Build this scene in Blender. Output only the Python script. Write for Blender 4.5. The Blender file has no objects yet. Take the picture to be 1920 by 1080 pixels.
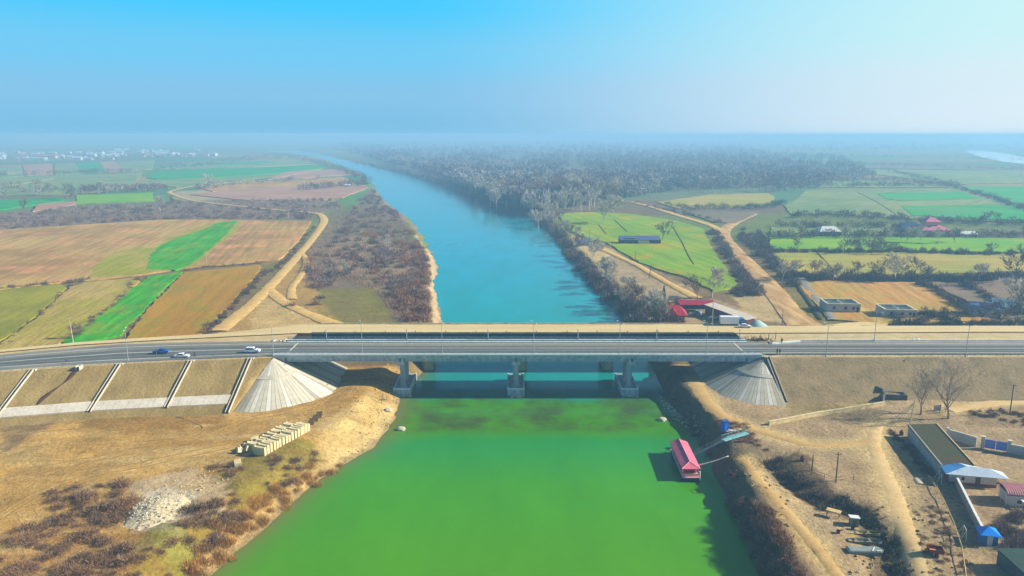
import bpy, bmesh, math, random
import numpy as np
from mathutils import Vector, Matrix

random.seed(7)
C = bpy.context.scene.collection
sc = bpy.context.scene
R = math.radians

# ------------------------------------------------------------------ camera
F = 1400.0
CAMZ = 72.0
PITCH = R(11.6)
SP, CP = math.sin(PITCH), math.cos(PITCH)
cam = bpy.data.cameras.new('camera')
cam.sensor_width = 36.0
cam.lens = 36.0 * F / 1920.0
cam.clip_start = 0.5
cam.clip_end = 80000
camo = bpy.data.objects.new('camera', cam)
C.objects.link(camo)
camo.location = (0, 0, CAMZ)
camo.rotation_euler = (R(90) - PITCH, 0, 0)
sc.camera = camo


def P(px, py, z=4.0):
    """ground point at height z seen at a spot of the 1920x1080 photograph"""
    u = (px - 960.0) / F
    v = (py - 540.0) / F
    t = (CAMZ - z) / (v * CP + SP)
    return (u * t, t * (CP - v * SP))


def PP(pts, z=4.0):
    return [P(a, b, z) for a, b in pts]


def Z(px, py, y, z0=None):
    """height of what is seen at that spot at distance y"""
    v = (py - 540.0) / F
    t = y / (CP - v * SP)
    return CAMZ - t * (v * CP + SP)


# ------------------------------------------------------------------ light
SUN_EL = R(28)
wd = bpy.data.worlds.new('World')
sc.world = wd
wd.use_nodes = True
nt = wd.node_tree
nt.nodes.clear()
out = nt.nodes.new('ShaderNodeOutputWorld')
bg = nt.nodes.new('ShaderNodeBackground')
sky = nt.nodes.new('ShaderNodeTexSky')
sky.sky_type = 'NISHITA'
sky.sun_disc = False
sky.sun_elevation = SUN_EL
sky.sun_rotation = R(74)
sky.altitude = 0
sky.air_density = 1.0
sky.dust_density = 0.6
sky.ozone_density = 1.5
EXPO = 0.86
BGS = 0.05
hsv = nt.nodes.new('ShaderNodeHueSaturation')
hsv.inputs['Saturation'].default_value = 1.2
nt.links.new(sky.outputs[0], hsv.inputs['Color'])
tcw = nt.nodes.new('ShaderNodeTexCoord')
sxw = nt.nodes.new('ShaderNodeSeparateXYZ')
nt.links.new(tcw.outputs['Generated'], sxw.inputs[0])


def srgb(r, g, b, k=1.0):
    def f(c):
        c /= 255.0
        return c / 12.92 if c <= 0.04045 else ((c + 0.055) / 1.055) ** 2.4
    return (f(r) * k, f(g) * k, f(b) * k, 1.0)


def sky_ramp(stops):
    r = nt.nodes.new('ShaderNodeValToRGB')
    r.color_ramp.interpolation = 'EASE'
    k = 1.0 / (2 ** EXPO)
    e = r.color_ramp.elements
    e[0].position, e[0].color = stops[0][0], srgb(*stops[0][1], k)
    e[1].position, e[1].color = stops[-1][0], srgb(*stops[-1][1], k)
    for p_, c_ in stops[1:-1]:
        q = e.new(p_)
        q.color = srgb(*c_, k)
    nt.links.new(sxw.outputs['Z'], r.inputs[0])
    return r


def vscale(sock, k):
    m = nt.nodes.new('ShaderNodeVectorMath')
    m.operation = 'SCALE'
    m.inputs['Scale'].default_value = k
    nt.links.new(sock, m.inputs[0])
    return m.outputs[0]


def smix(a, b, f):
    m = nt.nodes.new('ShaderNodeMix')
    m.data_type = 'RGBA'
    for i, v in ((6, a), (7, b), (0, f)):
        nt.links.new(v, m.inputs[i])
    return m.outputs[2]


def sstepn(sock, lo, hi):
    m = nt.nodes.new('ShaderNodeMapRange')
    m.interpolation_type = 'SMOOTHSTEP'
    m.inputs['From Min'].default_value = lo
    m.inputs['From Max'].default_value = hi
    nt.links.new(sock, m.inputs['Value'])
    return m.outputs[0]


# low hazy sky: azure away from the sun, almost white towards it
away = sky_ramp([(0.0, (124, 190, 228)), (0.05, (135, 197, 235)), (0.10, (116, 204, 246)), (0.16, (74, 204, 255)), (0.4, (60, 170, 240))])
toward = sky_ramp([(0.0, (226, 240, 249)), (0.06, (220, 240, 248)), (0.12, (206, 245, 248)), (0.4, (150, 220, 250))])
low = smix(away.outputs[0], toward.outputs[0], sstepn(sxw.outputs['X'], -0.15, 0.62))
mixed = smix(vscale(low, 1.0 / BGS), hsv.outputs[0], sstepn(sxw.outputs['Z'], 0.17, 0.5))
nt.links.new(mixed, bg.inputs[0])
bg.inputs[1].default_value = BGS
nt.links.new(bg.outputs[0], out.inputs[0])

sun = bpy.data.lights.new('sun', 'SUN')
sun.energy = 5.0
sun.angle = R(0.5)
sun.color = (1.0, 0.93, 0.80)
suno = bpy.data.objects.new('sun', sun)
C.objects.link(suno)
SUN_AZ = R(1.5)   # from +x towards +y
sd = Vector((math.cos(SUN_EL) * math.cos(SUN_AZ), math.cos(SUN_EL) * math.sin(SUN_AZ), math.sin(SUN_EL)))
suno.rotation_euler = sd.to_track_quat('Z', 'Y').to_euler()
suno.location = (200, 200, 200)

vs = sc.view_settings
vs.view_transform = 'Standard'
vs.look = 'None'
vs.exposure = EXPO
vs.gamma = 1
sc.render.engine = 'CYCLES'
sc.cycles.use_denoising = True
sc.cycles.volume_bounces = 1
sc.cycles.max_bounces = 8
sc.cycles.transparent_max_bounces = 8


# ------------------------------------------------------------------ materials
def S(r, g, b):
    def f(c):
        c /= 255.0
        return c / 12.92 if c <= 0.04045 else ((c + 0.055) / 1.055) ** 2.4
    c = (f(r), f(g), f(b))
    m = sum(c) / 3
    return tuple(max(0.004, m + (k - m) * 1.3) for k in c) + (1.0,)


MATS = {}


def newmat(name):
    m = bpy.data.materials.new(name)
    m.use_nodes = True
    b = m.node_tree.nodes['Principled BSDF']
    return m, m.node_tree, b


def ramp(nt, lo, hi, c1, c2):
    r = nt.nodes.new('ShaderNodeValToRGB')
    r.color_ramp.elements[0].position = lo
    r.color_ramp.elements[1].position = hi
    r.color_ramp.elements[0].color = c1
    r.color_ramp.elements[1].color = c2
    return r


def noise(nt, vec, scale, detail=4, rough=0.55):
    n = nt.nodes.new('ShaderNodeTexNoise')
    n.inputs['Scale'].default_value = scale
    n.inputs['Detail'].default_value = detail
    n.inputs['Roughness'].default_value = rough
    if vec is not None:
        nt.links.new(vec, n.inputs['Vector'])
    return n


def mixc(nt, a, b, f, mode='MIX'):
    m = nt.nodes.new('ShaderNodeMix')
    m.data_type = 'RGBA'
    m.blend_type = mode
    for s, v in ((6, a), (7, b), (0, f)):
        if hasattr(v, 'links') or hasattr(v, 'is_output'):
            nt.links.new(v, m.inputs[s])
        else:
            m.inputs[s].default_value = v
    return m.outputs[2]


def M(name, c1, c2=None, scale=0.6, rough=0.85, bump=0.0, metal=0.0, spec=0.3, rnd=0.0, streak=None, world=False):
    """weathered surface: two tones mixed by noise, optional per-object variation"""
    if name in MATS:
        return MATS[name]
    m, nt, b = newmat(name)
    if c2 is None:
        c2 = tuple(min(1, c * 0.72) for c in c1[:3]) + (1,)
    if world:
        g = nt.nodes.new('ShaderNodeNewGeometry')
        vec = g.outputs['Position']
    else:
        tc = nt.nodes.new('ShaderNodeTexCoord')
        vec = tc.outputs['Object']
    if streak:
        mp = nt.nodes.new('ShaderNodeMapping')
        mp.inputs['Scale'].default_value = streak
        nt.links.new(vec, mp.inputs['Vector'])
        svec = mp.outputs[0]
    else:
        svec = vec
    n = noise(nt, svec, scale, 5, 0.6)
    r = ramp(nt, 0.32, 0.68, c1, c2)
    nt.links.new(n.outputs[0], r.inputs[0])
    col = r.outputs[0]
    n2 = noise(nt, vec, scale * 7, 3, 0.6)
    r2 = ramp(nt, 0.25, 0.75, (0.8, 0.8, 0.8, 1), (1.15, 1.15, 1.15, 1))
    nt.links.new(n2.outputs[0], r2.inputs[0])
    col = mixc(nt, col, r2.outputs[0], 1.0, 'MULTIPLY')
    if rnd:
        oi = nt.nodes.new('ShaderNodeObjectInfo')
        rr = ramp(nt, 0, 1, (1 - rnd, 1 - rnd * 0.9, 1 - rnd * 0.8, 1), (1 + rnd, 1 + rnd * 0.85, 1 + rnd * 0.7, 1))
        nt.links.new(oi.outputs['Random'], rr.inputs[0])
        col = mixc(nt, col, rr.outputs[0], 1.0, 'MULTIPLY')
    nt.links.new(col, b.inputs['Base Color'])
    b.inputs['Roughness'].default_value = rough
    b.inputs['Metallic'].default_value = metal
    b.inputs['Specular IOR Level'].default_value = spec
    if bump:
        bp = nt.nodes.new('ShaderNodeBump')
        bp.inputs['Strength'].default_value = 0.6
        bp.inputs['Distance'].default_value = bump
        nt.links.new(n2.outputs[0], bp.inputs['Height'])
        nt.links.new(bp.outputs[0], b.inputs['Normal'])
    MATS[name] = m
    return m


# ------------------------------------------------------------------ scene helpers
def tag(o, label=None, cat=None, group=None, kind=None):
    if label:
        o['label'] = label
        if len(label.split()) > 16:
            print('LONG', label)
    if cat:
        o['category'] = cat
    if group:
        o['group'] = group
    if kind:
        o['kind'] = kind
    return o


def thing(name, label, cat, loc=(0, 0, 0), rz=0.0, group=None, rot=None):
    o = bpy.data.objects.new(name, None)
    o.empty_display_size = 0.5
    C.objects.link(o)
    o.location = loc
    o.rotation_euler = rot if rot else (0, 0, rz)
    return tag(o, label, cat, group)


def copy_tree(o, parent=None):
    c = o.copy()
    C.objects.link(c)
    if parent is not None:
        c.parent = parent
    for ch in KIDS.get(o.name, []):
        copy_tree(ch, c)
    KIDS[c.name] = [x for x in KIDS.get(o.name, [])]
    return c


KIDS = {}


class MB:
    def __init__(s):
        s.v, s.f, s.m = [], [], []
        s.M = None

    def add(s, verts, faces, mi=0):
        b = len(s.v)
        if s.M is not None:
            verts = [tuple(s.M @ Vector(p)) for p in verts]
        s.v += [tuple(p) for p in verts]
        s.f += [tuple(i + b for i in f) for f in faces]
        s.m += [mi] * len(faces)
        return s

    def box(s, c, d, rz=0.0, mi=0, taper=1.0, rx=0.0, ry=0.0):
        hx, hy, hz = d[0] / 2, d[1] / 2, d[2] / 2
        pts = []
        rot = Matrix.Rotation(rz, 3, 'Z') @ Matrix.Rotation(ry, 3, 'Y') @ Matrix.Rotation(rx, 3, 'X')
        for k, zz in ((1, -hz), (taper, hz)):
            for x, y in ((-hx, -hy), (hx, -hy), (hx, hy), (-hx, hy)):
                p = rot @ Vector((x * k, y * k, zz))
                pts.append((p.x + c[0], p.y + c[1], p.z + c[2]))
        return s.add(pts, [(3, 2, 1, 0), (4, 5, 6, 7), (0, 1, 5, 4), (1, 2, 6, 5), (2, 3, 7, 6), (3, 0, 4, 7)], mi)

    def prism(s, poly, z0, z1, mi=0, scale=1.0):
        n = len(poly)
        cx = sum(p[0] for p in poly) / n
        cy = sum(p[1] for p in poly) / n
        v = [(p[0], p[1], z0) for p in poly] + [(cx + (p[0] - cx) * scale, cy + (p[1] - cy) * scale, z1) for p in poly]
        f = [tuple(range(n - 1, -1, -1)), tuple(range(n, 2 * n))] + [(i, (i + 1) % n, n + (i + 1) % n, n + i) for i in range(n)]
        return s.add(v, f, mi)

    def tube(s, p0, p1, r0, r1=None, n=6, mi=0, cap=True):
        r1 = r0 if r1 is None else r1
        a, b = Vector(p0), Vector(p1)
        d = (b - a)
        if d.length < 1e-6:
            return s
        d.normalize()
        u = d.orthogonal().normalized()
        w = d.cross(u)
        v = []
        for q, r in ((a, r0), (b, r1)):
            for i in range(n):
                t = 2 * math.pi * i / n
                v.append(tuple(q + u * (r * math.cos(t)) + w * (r * math.sin(t))))
        f = [(i, (i + 1) % n, n + (i + 1) % n, n + i) for i in range(n)]
        if cap:
            f += [tuple(range(n - 1, -1, -1)), tuple(range(n, 2 * n))]
        return s.add(v, f, mi)

    def path(s, pts, r, n=6, mi=0):
        for a, b in zip(pts[:-1], pts[1:]):
            s.tube(a, b, r, r, n, mi)
        return s

    def quad(s, *p, mi=0):
        return s.add(p, [tuple(range(len(p)))], mi)

    def lathe(s, prof, c=(0, 0, 0), n=16, mi=0):
        v, f = [], []
        for r, z in prof:
            for i in range(n):
                t = 2 * math.pi * i / n
                v.append((c[0] + r * math.cos(t), c[1] + r * math.sin(t), c[2] + z))
        k = len(prof)
        for j in range(k - 1):
            for i in range(n):
                f.append((j * n + i, j * n + (i + 1) % n, (j + 1) * n + (i + 1) % n, (j + 1) * n + i))
        f.append(tuple(range(n - 1, -1, -1)))
        f.append(tuple((k - 1) * n + i for i in range(n)))
        return s.add(v, f, mi)

    def sheet(s, rows, mi=0):
        """rows of points (equal length) joined as a grid"""
        n = len(rows[0])
        v = [p for r in rows for p in r]
        f = [(j * n + i, j * n + i + 1, (j + 1) * n + i + 1, (j + 1) * n + i) for j in range(len(rows) - 1) for i in range(n - 1)]
        return s.add(v, f, mi)

    def build(s, name, mats, parent=None, smooth=False, bevel=0.0):
        me = bpy.data.meshes.new(name)
        me.from_pydata(s.v, [], s.f)
        for m in (mats if isinstance(mats, (list, tuple)) else [mats]):
            me.materials.append(m)
        if len(me.materials) > 1:
            me.polygons.foreach_set('material_index', s.m)
        if smooth:
            me.polygons.foreach_set('use_smooth', [True] * len(me.polygons))
        me.update()
        o = bpy.data.objects.new(name, me)
        C.objects.link(o)
        if parent is not None:
            o.parent = parent
            KIDS.setdefault(parent.name, []).append(o)
        if bevel:
            md = o.modifiers.new('bevel', 'BEVEL')
            md.width = bevel
            md.segments = 2
            md.limit_method = 'ANGLE'
        return o


def npmesh(name, V, Fc, mats, mi=None, parent=None, smooth=False):
    """mesh object from numpy arrays; Fc is (n,k) with constant k"""
    me = bpy.data.meshes.new(name)
    n, k = Fc.shape
    me.vertices.add(len(V))
    me.vertices.foreach_set('co', np.ascontiguousarray(V, dtype=np.float32).ravel())
    me.loops.add(n * k)
    me.loops.foreach_set('vertex_index', np.ascontiguousarray(Fc, dtype=np.int32).ravel())
    me.polygons.add(n)
    me.polygons.foreach_set('loop_start', np.arange(0, n * k, k, dtype=np.int32))
    me.polygons.foreach_set('loop_total', np.full(n, k, dtype=np.int32))
    for m in (mats if isinstance(mats, (list, tuple)) else [mats]):
        me.materials.append(m)
    if mi is not None:
        me.polygons.foreach_set('material_index', np.ascontiguousarray(mi, dtype=np.int32))
    if smooth:
        me.polygons.foreach_set('use_smooth', np.ones(n, dtype=bool))
    me.update(calc_edges=True)
    return me


def link(name, me, parent=None):
    o = bpy.data.objects.new(name, me)
    C.objects.link(o)
    if parent is not None:
        o.parent = parent
        KIDS.setdefault(parent.name, []).append(o)
    return o


# ------------------------------------------------------------------ noise + polygons in numpy
def _h(ix, iy, s):
    n = (ix * 374761393 + iy * 668265263 + s * 1442695041) & 0x7fffffff
    n = ((n ^ (n >> 13)) * 1274126177) & 0x7fffffff
    return ((n ^ (n >> 16)) & 0xffff) / 65535.0


def vnoise(x, y, s=0):
    x = np.asarray(x, dtype=np.float64)
    y = np.asarray(y, dtype=np.float64)
    ix = np.floor(x).astype(np.int64)
    iy = np.floor(y).astype(np.int64)
    fx, fy = x - ix, y - iy
    fx = fx * fx * (3 - 2 * fx)
    fy = fy * fy * (3 - 2 * fy)
    a, b = _h(ix, iy, s), _h(ix + 1, iy, s)
    c, d = _h(ix, iy + 1, s), _h(ix + 1, iy + 1, s)
    return (a * (1 - fx) + b * fx) * (1 - fy) + (c * (1 - fx) + d * fx) * fy


def fbm(x, y, s=0, o=4):
    t, a, k = 0, 0.5, 1.0
    for i in range(o):
        t = t + a * vnoise(np.asarray(x) * k + 17.3 * i, np.asarray(y) * k - 9.1 * i, s + i)
        a *= 0.5
        k *= 2.03
    return t - 0.47


def inpoly(x, y, poly):
    r = np.zeros(np.shape(x), dtype=bool)
    n = len(poly)
    for i in range(n):
        x0, y0 = poly[i]
        x1, y1 = poly[(i + 1) % n]
        if y0 == y1:
            continue
        c = ((y0 > y) != (y1 > y)) & (x < (x1 - x0) * (y - y0) / (y1 - y0) + x0)
        r ^= c
    return r


def linedist(x, y, pts, closed=False):
    d = np.full(np.shape(x), 1e18)
    seq = list(zip(pts[:-1], pts[1:])) + ([(pts[-1], pts[0])] if closed else [])
    for (x0, y0), (x1, y1) in seq:
        dx, dy = x1 - x0, y1 - y0
        t = np.clip(((x - x0) * dx + (y - y0) * dy) / max(dx * dx + dy * dy, 1e-9), 0, 1)
        d = np.minimum(d, (x - x0 - t * dx) ** 2 + (y - y0 - t * dy) ** 2)
    return np.sqrt(d)


def sstep(a, b, x):
    t = np.clip((x - a) / (b - a), 0, 1)
    return t * t * (3 - 2 * t)


# ------------------------------------------------------------------ terrain
LB = PP([(300, 1160), (395, 1080), (432, 1043), (482, 1003), (542, 950), (592, 905), (640, 872), (700, 838), (730, 803), (746, 772),
         (752, 745), (772, 718), (800, 690), (818, 660), (826, 630), (828, 604), (826, 580), (818, 560), (812, 530), (822, 500), (806, 470),
         (790, 440), (770, 415), (745, 395), (718, 375), (705, 355), (700, 345), (690, 334), (668, 322), (645, 312), (615, 301), (585, 293),
         (555, 288), (520, 285), (440, 283)], 0)
RB = PP([(1480, 1160), (1428, 1080), (1398, 1000), (1370, 942), (1345, 890), (1335, 850), (1308, 818), (1288, 790), (1262, 758), (1244, 735),
         (1228, 700), (1215, 660), (1200, 630), (1180, 604), (1150, 560), (1095, 512), (1058, 470), (1020, 425), (985, 402), (950, 389),
         (900, 372), (850, 353), (800, 336), (750, 323), (700, 312), (660, 303), (630, 296), (600, 289), (570, 284), (520, 281), (440, 279)], 0)
RIVER = LB + RB[::-1]
DITCH = PP([(1445, 862), (1462, 885), (1490, 915), (1540, 940), (1600, 955), (1640, 985), (1665, 1030), (1680, 1085)], 4.2)
TOEL, TOER = 3.3, 4.6
NEAR_TRACKS = [
    ([(1728, 1130, 4.6), (1716, 1060, 4.6), (1700, 1000, 4.4), (1682, 940, 4.2), (1656, 880, 4.0), (1640, 840, 3.8), (1642, 808, 3.4), (1662, 788, 3)], 4.6, 0),
    ([(1392, 862, 2.6), (1420, 900, 3.0), (1462, 950, 3.2), (1506, 1000, 3.2), (1552, 1060, 3.2), (1600, 1120, 3.2)], 4.2, 1),
    ([(1780, 770, 4), (1850, 757, 5), (1920, 750, 5), (2050, 742, 5)], 4.6, 0),
    ([(1298, 712, 5), (1335, 765, 4.5), (1385, 795, 4.2), (1445, 816, 4), (1530, 836, 3.4), (1640, 830, 3)], 4.4, 1),
]
FLAT = []


for pts_, z_, m_ in NEAR_TRACKS:
    FLAT.append((PP([(a, b) for a, b, c in pts_], z_), max(c for a, b, c in pts_) / 2, m_))


def side_right(x, y):
    """True right of the river's middle"""
    ly = np.array([p[1] for p in LB[:25]])
    mid = np.array([(p[0]) for p in LB[:25]])
    o = np.argsort(ly)
    return x > np.interp(y, ly[o], mid[o]) + 20


def Hf(x, y, fine=True):
    x = np.asarray(x, dtype=np.float64)
    y = np.asarray(y, dtype=np.float64)
    right = side_right(x, y)
    near = y < 216
    L = np.where(near, np.where(right, TOER, TOEL), 4.0)
    nd = np.full(x.shape, 1e4)
    ins = np.zeros(x.shape, dtype=bool)
    m = (np.abs(x) < 1800) & (y < 3600)
    if m.any():
        nd[m] = linedist(x[m], y[m], RIVER, True)
        ins[m] = inpoly(x[m], y[m], RIVER)
        sdist = np.where(ins[m], -nd[m], nd[m]) + np.clip(y[m] / 170, .6, 4) * (2.0 * fbm(x[m] / 9, y[m] / 9, 15) + 1.2 * fbm(x[m] / 2.7, y[m] / 2.7, 16))
        ins[m] = sdist < 0
        nd[m] = np.abs(sdist)
    amp = np.where(y < 210, np.where(right, 0.75, 1.0), np.where(y < 420, 0.5, 0.12))
    if fine:
        k = right & near & (np.abs(x) < 260)
        if k.any():
            td = np.full(int(k.sum()), 1e3)
            for pl, hw_, m_ in FLAT:
                td = np.minimum(td, linedist(x[k], y[k], pl) - hw_)
            amp[k] = amp[k] * (0.12 + 0.88 * sstep(0, 2.5, td))
        L = L + amp * (1.3 * fbm(x / 14, y / 14, 3) + 0.5 * fbm(x / 3.5, y / 3.5, 9)) * sstep(0, 9, nd)
        # spoil ridge along the left near bank
        L = L + np.where(near & ~right, 1.1 * np.exp(-((nd - 11) / 5.0) ** 2) * (0.6 + fbm(x / 6, y / 6, 21)), 0)
        dd = np.full(x.shape, 1e3)
        k = right & (y < 190) & (np.abs(x) < 200)
        if k.any():
            dd[k] = linedist(x[k], y[k], DITCH)
        L = L - 1.7 * np.exp(-(dd / 2.6) ** 2)
    w = np.where(near, np.where(right, 3.2, 9.0), np.where(right, 5.0, 3.0)) + np.maximum(0, y - 300) * 0.012
    prof = L * np.clip(nd / w, 0, 1) ** np.where(right, 0.75, 0.9)
    if fine:
        prof = prof + np.where(nd < w, amp * 0.9 * fbm(x / 2.4, y / 2.4, 5) * sstep(0, 2.5, nd), 0)
    z = np.where(ins, -np.minimum(2.5, 0.45 * nd), np.minimum(prof, L + 9))
    return z


def H(x, y):
    return float(Hf(np.array([x]), np.array([y]))[0])


def axis_vals(near, step, far, g):
    a = list(np.arange(0, near, step))
    s = step
    v = a[-1]
    while v < far:
        s *= g
        v += s
        a.append(v)
    return np.array(a)


xa = axis_vals(300, 1.5, 26000, 1.055)
XS = np.concatenate([-xa[:0:-1], xa])
ys_near = np.arange(62, 262, 1.15)
ya = [ys_near[-1]]
s_ = 1.15
while ya[-1] < 32000:
    s_ *= 1.014
    ya.append(ya[-1] + s_)
YS = np.concatenate([ys_near, np.array(ya[1:])])
GX, GY = np.meshgrid(XS, YS)
gx, gy = GX.ravel(), GY.ravel()
gz = Hf(gx, gy)

# --- soil colours of the ground
PAL = dict(ochre=S(176, 144, 96), ochre_d=S(140, 110, 68), tan=S(174, 154, 126), straw=S(192, 170, 126), brown=S(120, 102, 78), olive=S(118, 112, 58),
           green=S(96, 116, 44), grey=S(196, 186, 168), dark=S(70, 60, 46), rust=S(138, 100, 66), purple=S(120, 104, 92), sand=S(198, 176, 134),
           soil=S(160, 140, 112), mud=S(92, 84, 68))
cols = np.zeros((len(gx), 3))
right = side_right(gx, gy)
near = gy < 216
jx = gx + 5.0 * fbm(gx / 7, gy / 7, 40) + np.maximum(0, gy - 300) * 0.01 * fbm(gx / 40, gy / 40, 41) * 6
jy = gy + 5.0 * fbm(gx / 7, gy / 7, 43) + np.maximum(0, gy - 300) * 0.01 * fbm(gx / 40, gy / 40, 44) * 6


def setc(mask, name, f=1.0):
    c = np.array(PAL[name][:3])
    if np.isscalar(f):
        f = np.full(len(gx), f)
    cols[mask] = cols[mask] * (1 - f[mask])[:, None] + c[None] * f[mask][:, None]


cols[:] = PAL['olive'][:3]
# patchwork of far fields
ang = R(12)
rx = gx * math.cos(ang) + gy * math.sin(ang)
ry = -gx * math.sin(ang) + gy * math.cos(ang)
ci = np.floor(rx / 260 + 0.35 * np.floor(ry / 150)).astype(np.int64)
cj = np.floor(ry / 150).astype(np.int64)
hh = _h(ci, cj, 5)
mosaic = [S(120, 118, 70), S(92, 124, 72), S(140, 120, 84), S(104, 112, 66), S(84, 116, 80), S(150, 134, 96), S(110, 96, 76)]
for i, c in enumerate(mosaic):
    k = (hh * len(mosaic)).astype(int) == i
    cols[k & (gy > 480)] = c[:3]
setc(near & ~right, 'ochre')
setc(near & ~right, 'ochre_d', np.clip(1.6 * fbm(gx / 18, gy / 9, 51) + 0.1, 0, 0.6))
setc(near & ~right, 'straw', np.clip(2.2 * fbm(gx / 26 + gy / 60, gy / 5, 57), 0, 0.7))
setc(near & right, 'soil')
setc(near & right, 'tan', np.clip(2.0 * fbm(gx / 12, gy / 12, 61) + 0.3, 0, 0.9))
setc(near & right, 'brown', np.clip(2.0 * fbm(gx / 5, gy / 9, 67), 0, 0.6))
mid = (gy >= 216) & (gy < 480)
setc(mid & ~right, 'brown')
setc(mid & ~right, 'olive', np.clip(1.8 * fbm(gx / 16, gy / 16, 71) + 0.3, 0, 0.8))
setc(mid & right, 'brown')
setc(mid & right, 'olive', np.clip(1.8 * fbm(gx / 20, gy / 20, 73) + 0.3, 0, 0.8))


def zone(pts, name, f=1.0, z=4.0, jit=True):
    w = PP(pts, z)
    ax = np.array(w)
    lo, hi = ax.min(0) - 12, ax.max(0) + 12
    k = (gx > lo[0]) & (gx < hi[0]) & (gy > lo[1]) & (gy < hi[1])
    mk = np.zeros(len(gx), dtype=bool)
    mk[k] = inpoly((jx if jit else gx)[k], (jy if jit else gy)[k], w)
    setc(mk, name, f)


# left near lot
zone([(240, 905), (350, 880), (420, 905), (420, 950), (340, 1010), (260, 1000)], 'grey', 0.45, 3.3)
zone([(265, 930), (330, 905), (368, 940), (345, 985), (285, 1000), (255, 965)], 'grey', 0.85, 3.3)
zone([(400, 880), (500, 835), (590, 830), (600, 870), (470, 940), (430, 960)], 'olive', 0.8, 3.3)
zone([(290, 990), (420, 960), (400, 1010), (330, 1080), (240, 1080)], 'green', 0.55, 3.3)
zone([(0, 980), (150, 980), (300, 1000), (300, 1090), (0, 1090)], 'rust', 0.35, 3.3)
zone([(150, 790), (310, 765), (440, 770), (400, 800), (190, 815)], 'ochre_d', 0.75, 3.3)
zone([(0, 800), (110, 765), (125, 785), (0, 850)], 'brown', 0.8, 3.3)  # brown patch paints the shade of a gully into the ground colour
zone([(600, 800), (700, 730), (740, 745), (715, 830), (650, 860), (600, 850)], 'straw', 0.65, 3.3)
zone([(380, 1000), (480, 920), (600, 850), (640, 870), (540, 950), (430, 1040), (360, 1080)], 'rust', 0.4, 3.0)
# right near lot
zone([(1380, 880), (1420, 880), (1470, 960), (1440, 980), (1395, 930)], 'straw', 0.6, 4.2)
zone([(1460, 860), (1500, 850), (1560, 920), (1650, 960), (1700, 1085), (1640, 1085), (1620, 990), (1500, 940)], 'dark', 0.75, 4.2)
zone([(1250, 700), (1290, 700), (1320, 770), (1400, 830), (1460, 900), (1500, 1085), (1380, 1085), (1350, 900), (1290, 800)], 'mud', 0.65, 2.5)
zone([(1400, 900), (1470, 940), (1560, 1080), (1420, 1080)], 'rust', 0.35, 4.2)
zone([(1470, 700), (1700, 690), (1700, 750), (1480, 780)], 'olive', 0.35, 4.6)
zone([(1790, 760), (1930, 760), (1930, 800), (1810, 800)], 'brown', 0.55, 4.6)
for pl, hw_, m_ in FLAT:
    k = right & near & (np.abs(gx) < 260)
    td = np.full(len(gx), 1e3)
    td[k] = linedist(jx[k] * .35 + gx[k] * .65, jy[k] * .35 + gy[k] * .65, pl)
    setc(td < hw_ + 4, 'sand', np.clip(0.75 * (1 - sstep(hw_ * .6, hw_ + 2.5, td)), 0, 1))
# beyond the bridge, left bank
zone([(400, 630), (500, 535), (560, 480), (600, 560), (650, 615)], 'ochre', 0.75)
zone([(470, 600), (490, 555), (560, 575), (600, 612), (480, 620)], 'sand', 0.5)
zone([(590, 550), (720, 520), (750, 560), (750, 610), (600, 612)], 'olive', 0.55)
zone([(575, 470), (620, 400), (740, 395), (810, 500), (800, 600), (745, 605), (700, 540), (600, 545)], 'purple', 0.65)
zone([(600, 470), (680, 430), (760, 470), (780, 540), (720, 520), (640, 510)], 'tan', 0.4)
zone([(780, 430), (825, 500), (822, 560), (830, 606), (812, 606), (806, 540), (800, 480)], 'tan', 0.85)
zone([(330, 400), (600, 400), (640, 370), (690, 350), (600, 330), (330, 360)], 'tan', 0.75)
zone([(0, 398), (140, 384), (330, 378), (600, 392), (590, 412), (300, 412), (0, 432)], 'purple', 0.85)
zone([(300, 378), (460, 372), (640, 378), (640, 400), (330, 392)], 'purple', 0.8)
# beyond the bridge, right bank
zone([(1000, 420), (1060, 440), (1160, 470), (1300, 540), (1310, 575), (1160, 600), (1080, 500)], 'tan', 0.75)
zone([(1080, 440), (1150, 470), (1130, 500), (1070, 480)], 'straw', 0.7)
zone([(1170, 470), (1290, 525), (1260, 540), (1150, 480)], 'brown', 0.6)
zone([(1180, 575), (1340, 560), (1420, 590), (1400, 625), (1180, 612)], 'soil', 0.85)
zone([(1330, 430), (1360, 430), (1430, 540), (1540, 610), (1420, 610), (1390, 540)], 'purple', 0.7)
zone([(1360, 540), (1440, 545), (1470, 605), (1400, 600)], 'sand', 0.6)
zone([(1190, 380), (1420, 395), (1400, 415), (1340, 415)], 'purple', 0.85)
zone([(600, 275), (700, 300), (850, 345), (960, 392), (1000, 425), (1180, 380), (1440, 362), (1500, 345), (1480, 300), (1400, 272), (1200, 262), (900, 258), (600, 262)], 'purple', 0.45)
zone([(1470, 530), (1930, 525), (1930, 600), (1600, 610)], 'brown', 0.6)
zone([(668, 395), (690, 350), (706, 345), (760, 400), (800, 450), (760, 420)], 'purple', 0.85)
setc(near & ~right, 'ochre_d', np.clip(2.4 * fbm(gx / 7 + gy / 21, gy / 2.2, 58) - .1, 0, .55))
setc(near & ~right, 'sand', np.clip(2.4 * fbm(gx / 9 - gy / 30, gy / 1.7, 59) - .2, 0, .5))
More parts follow.
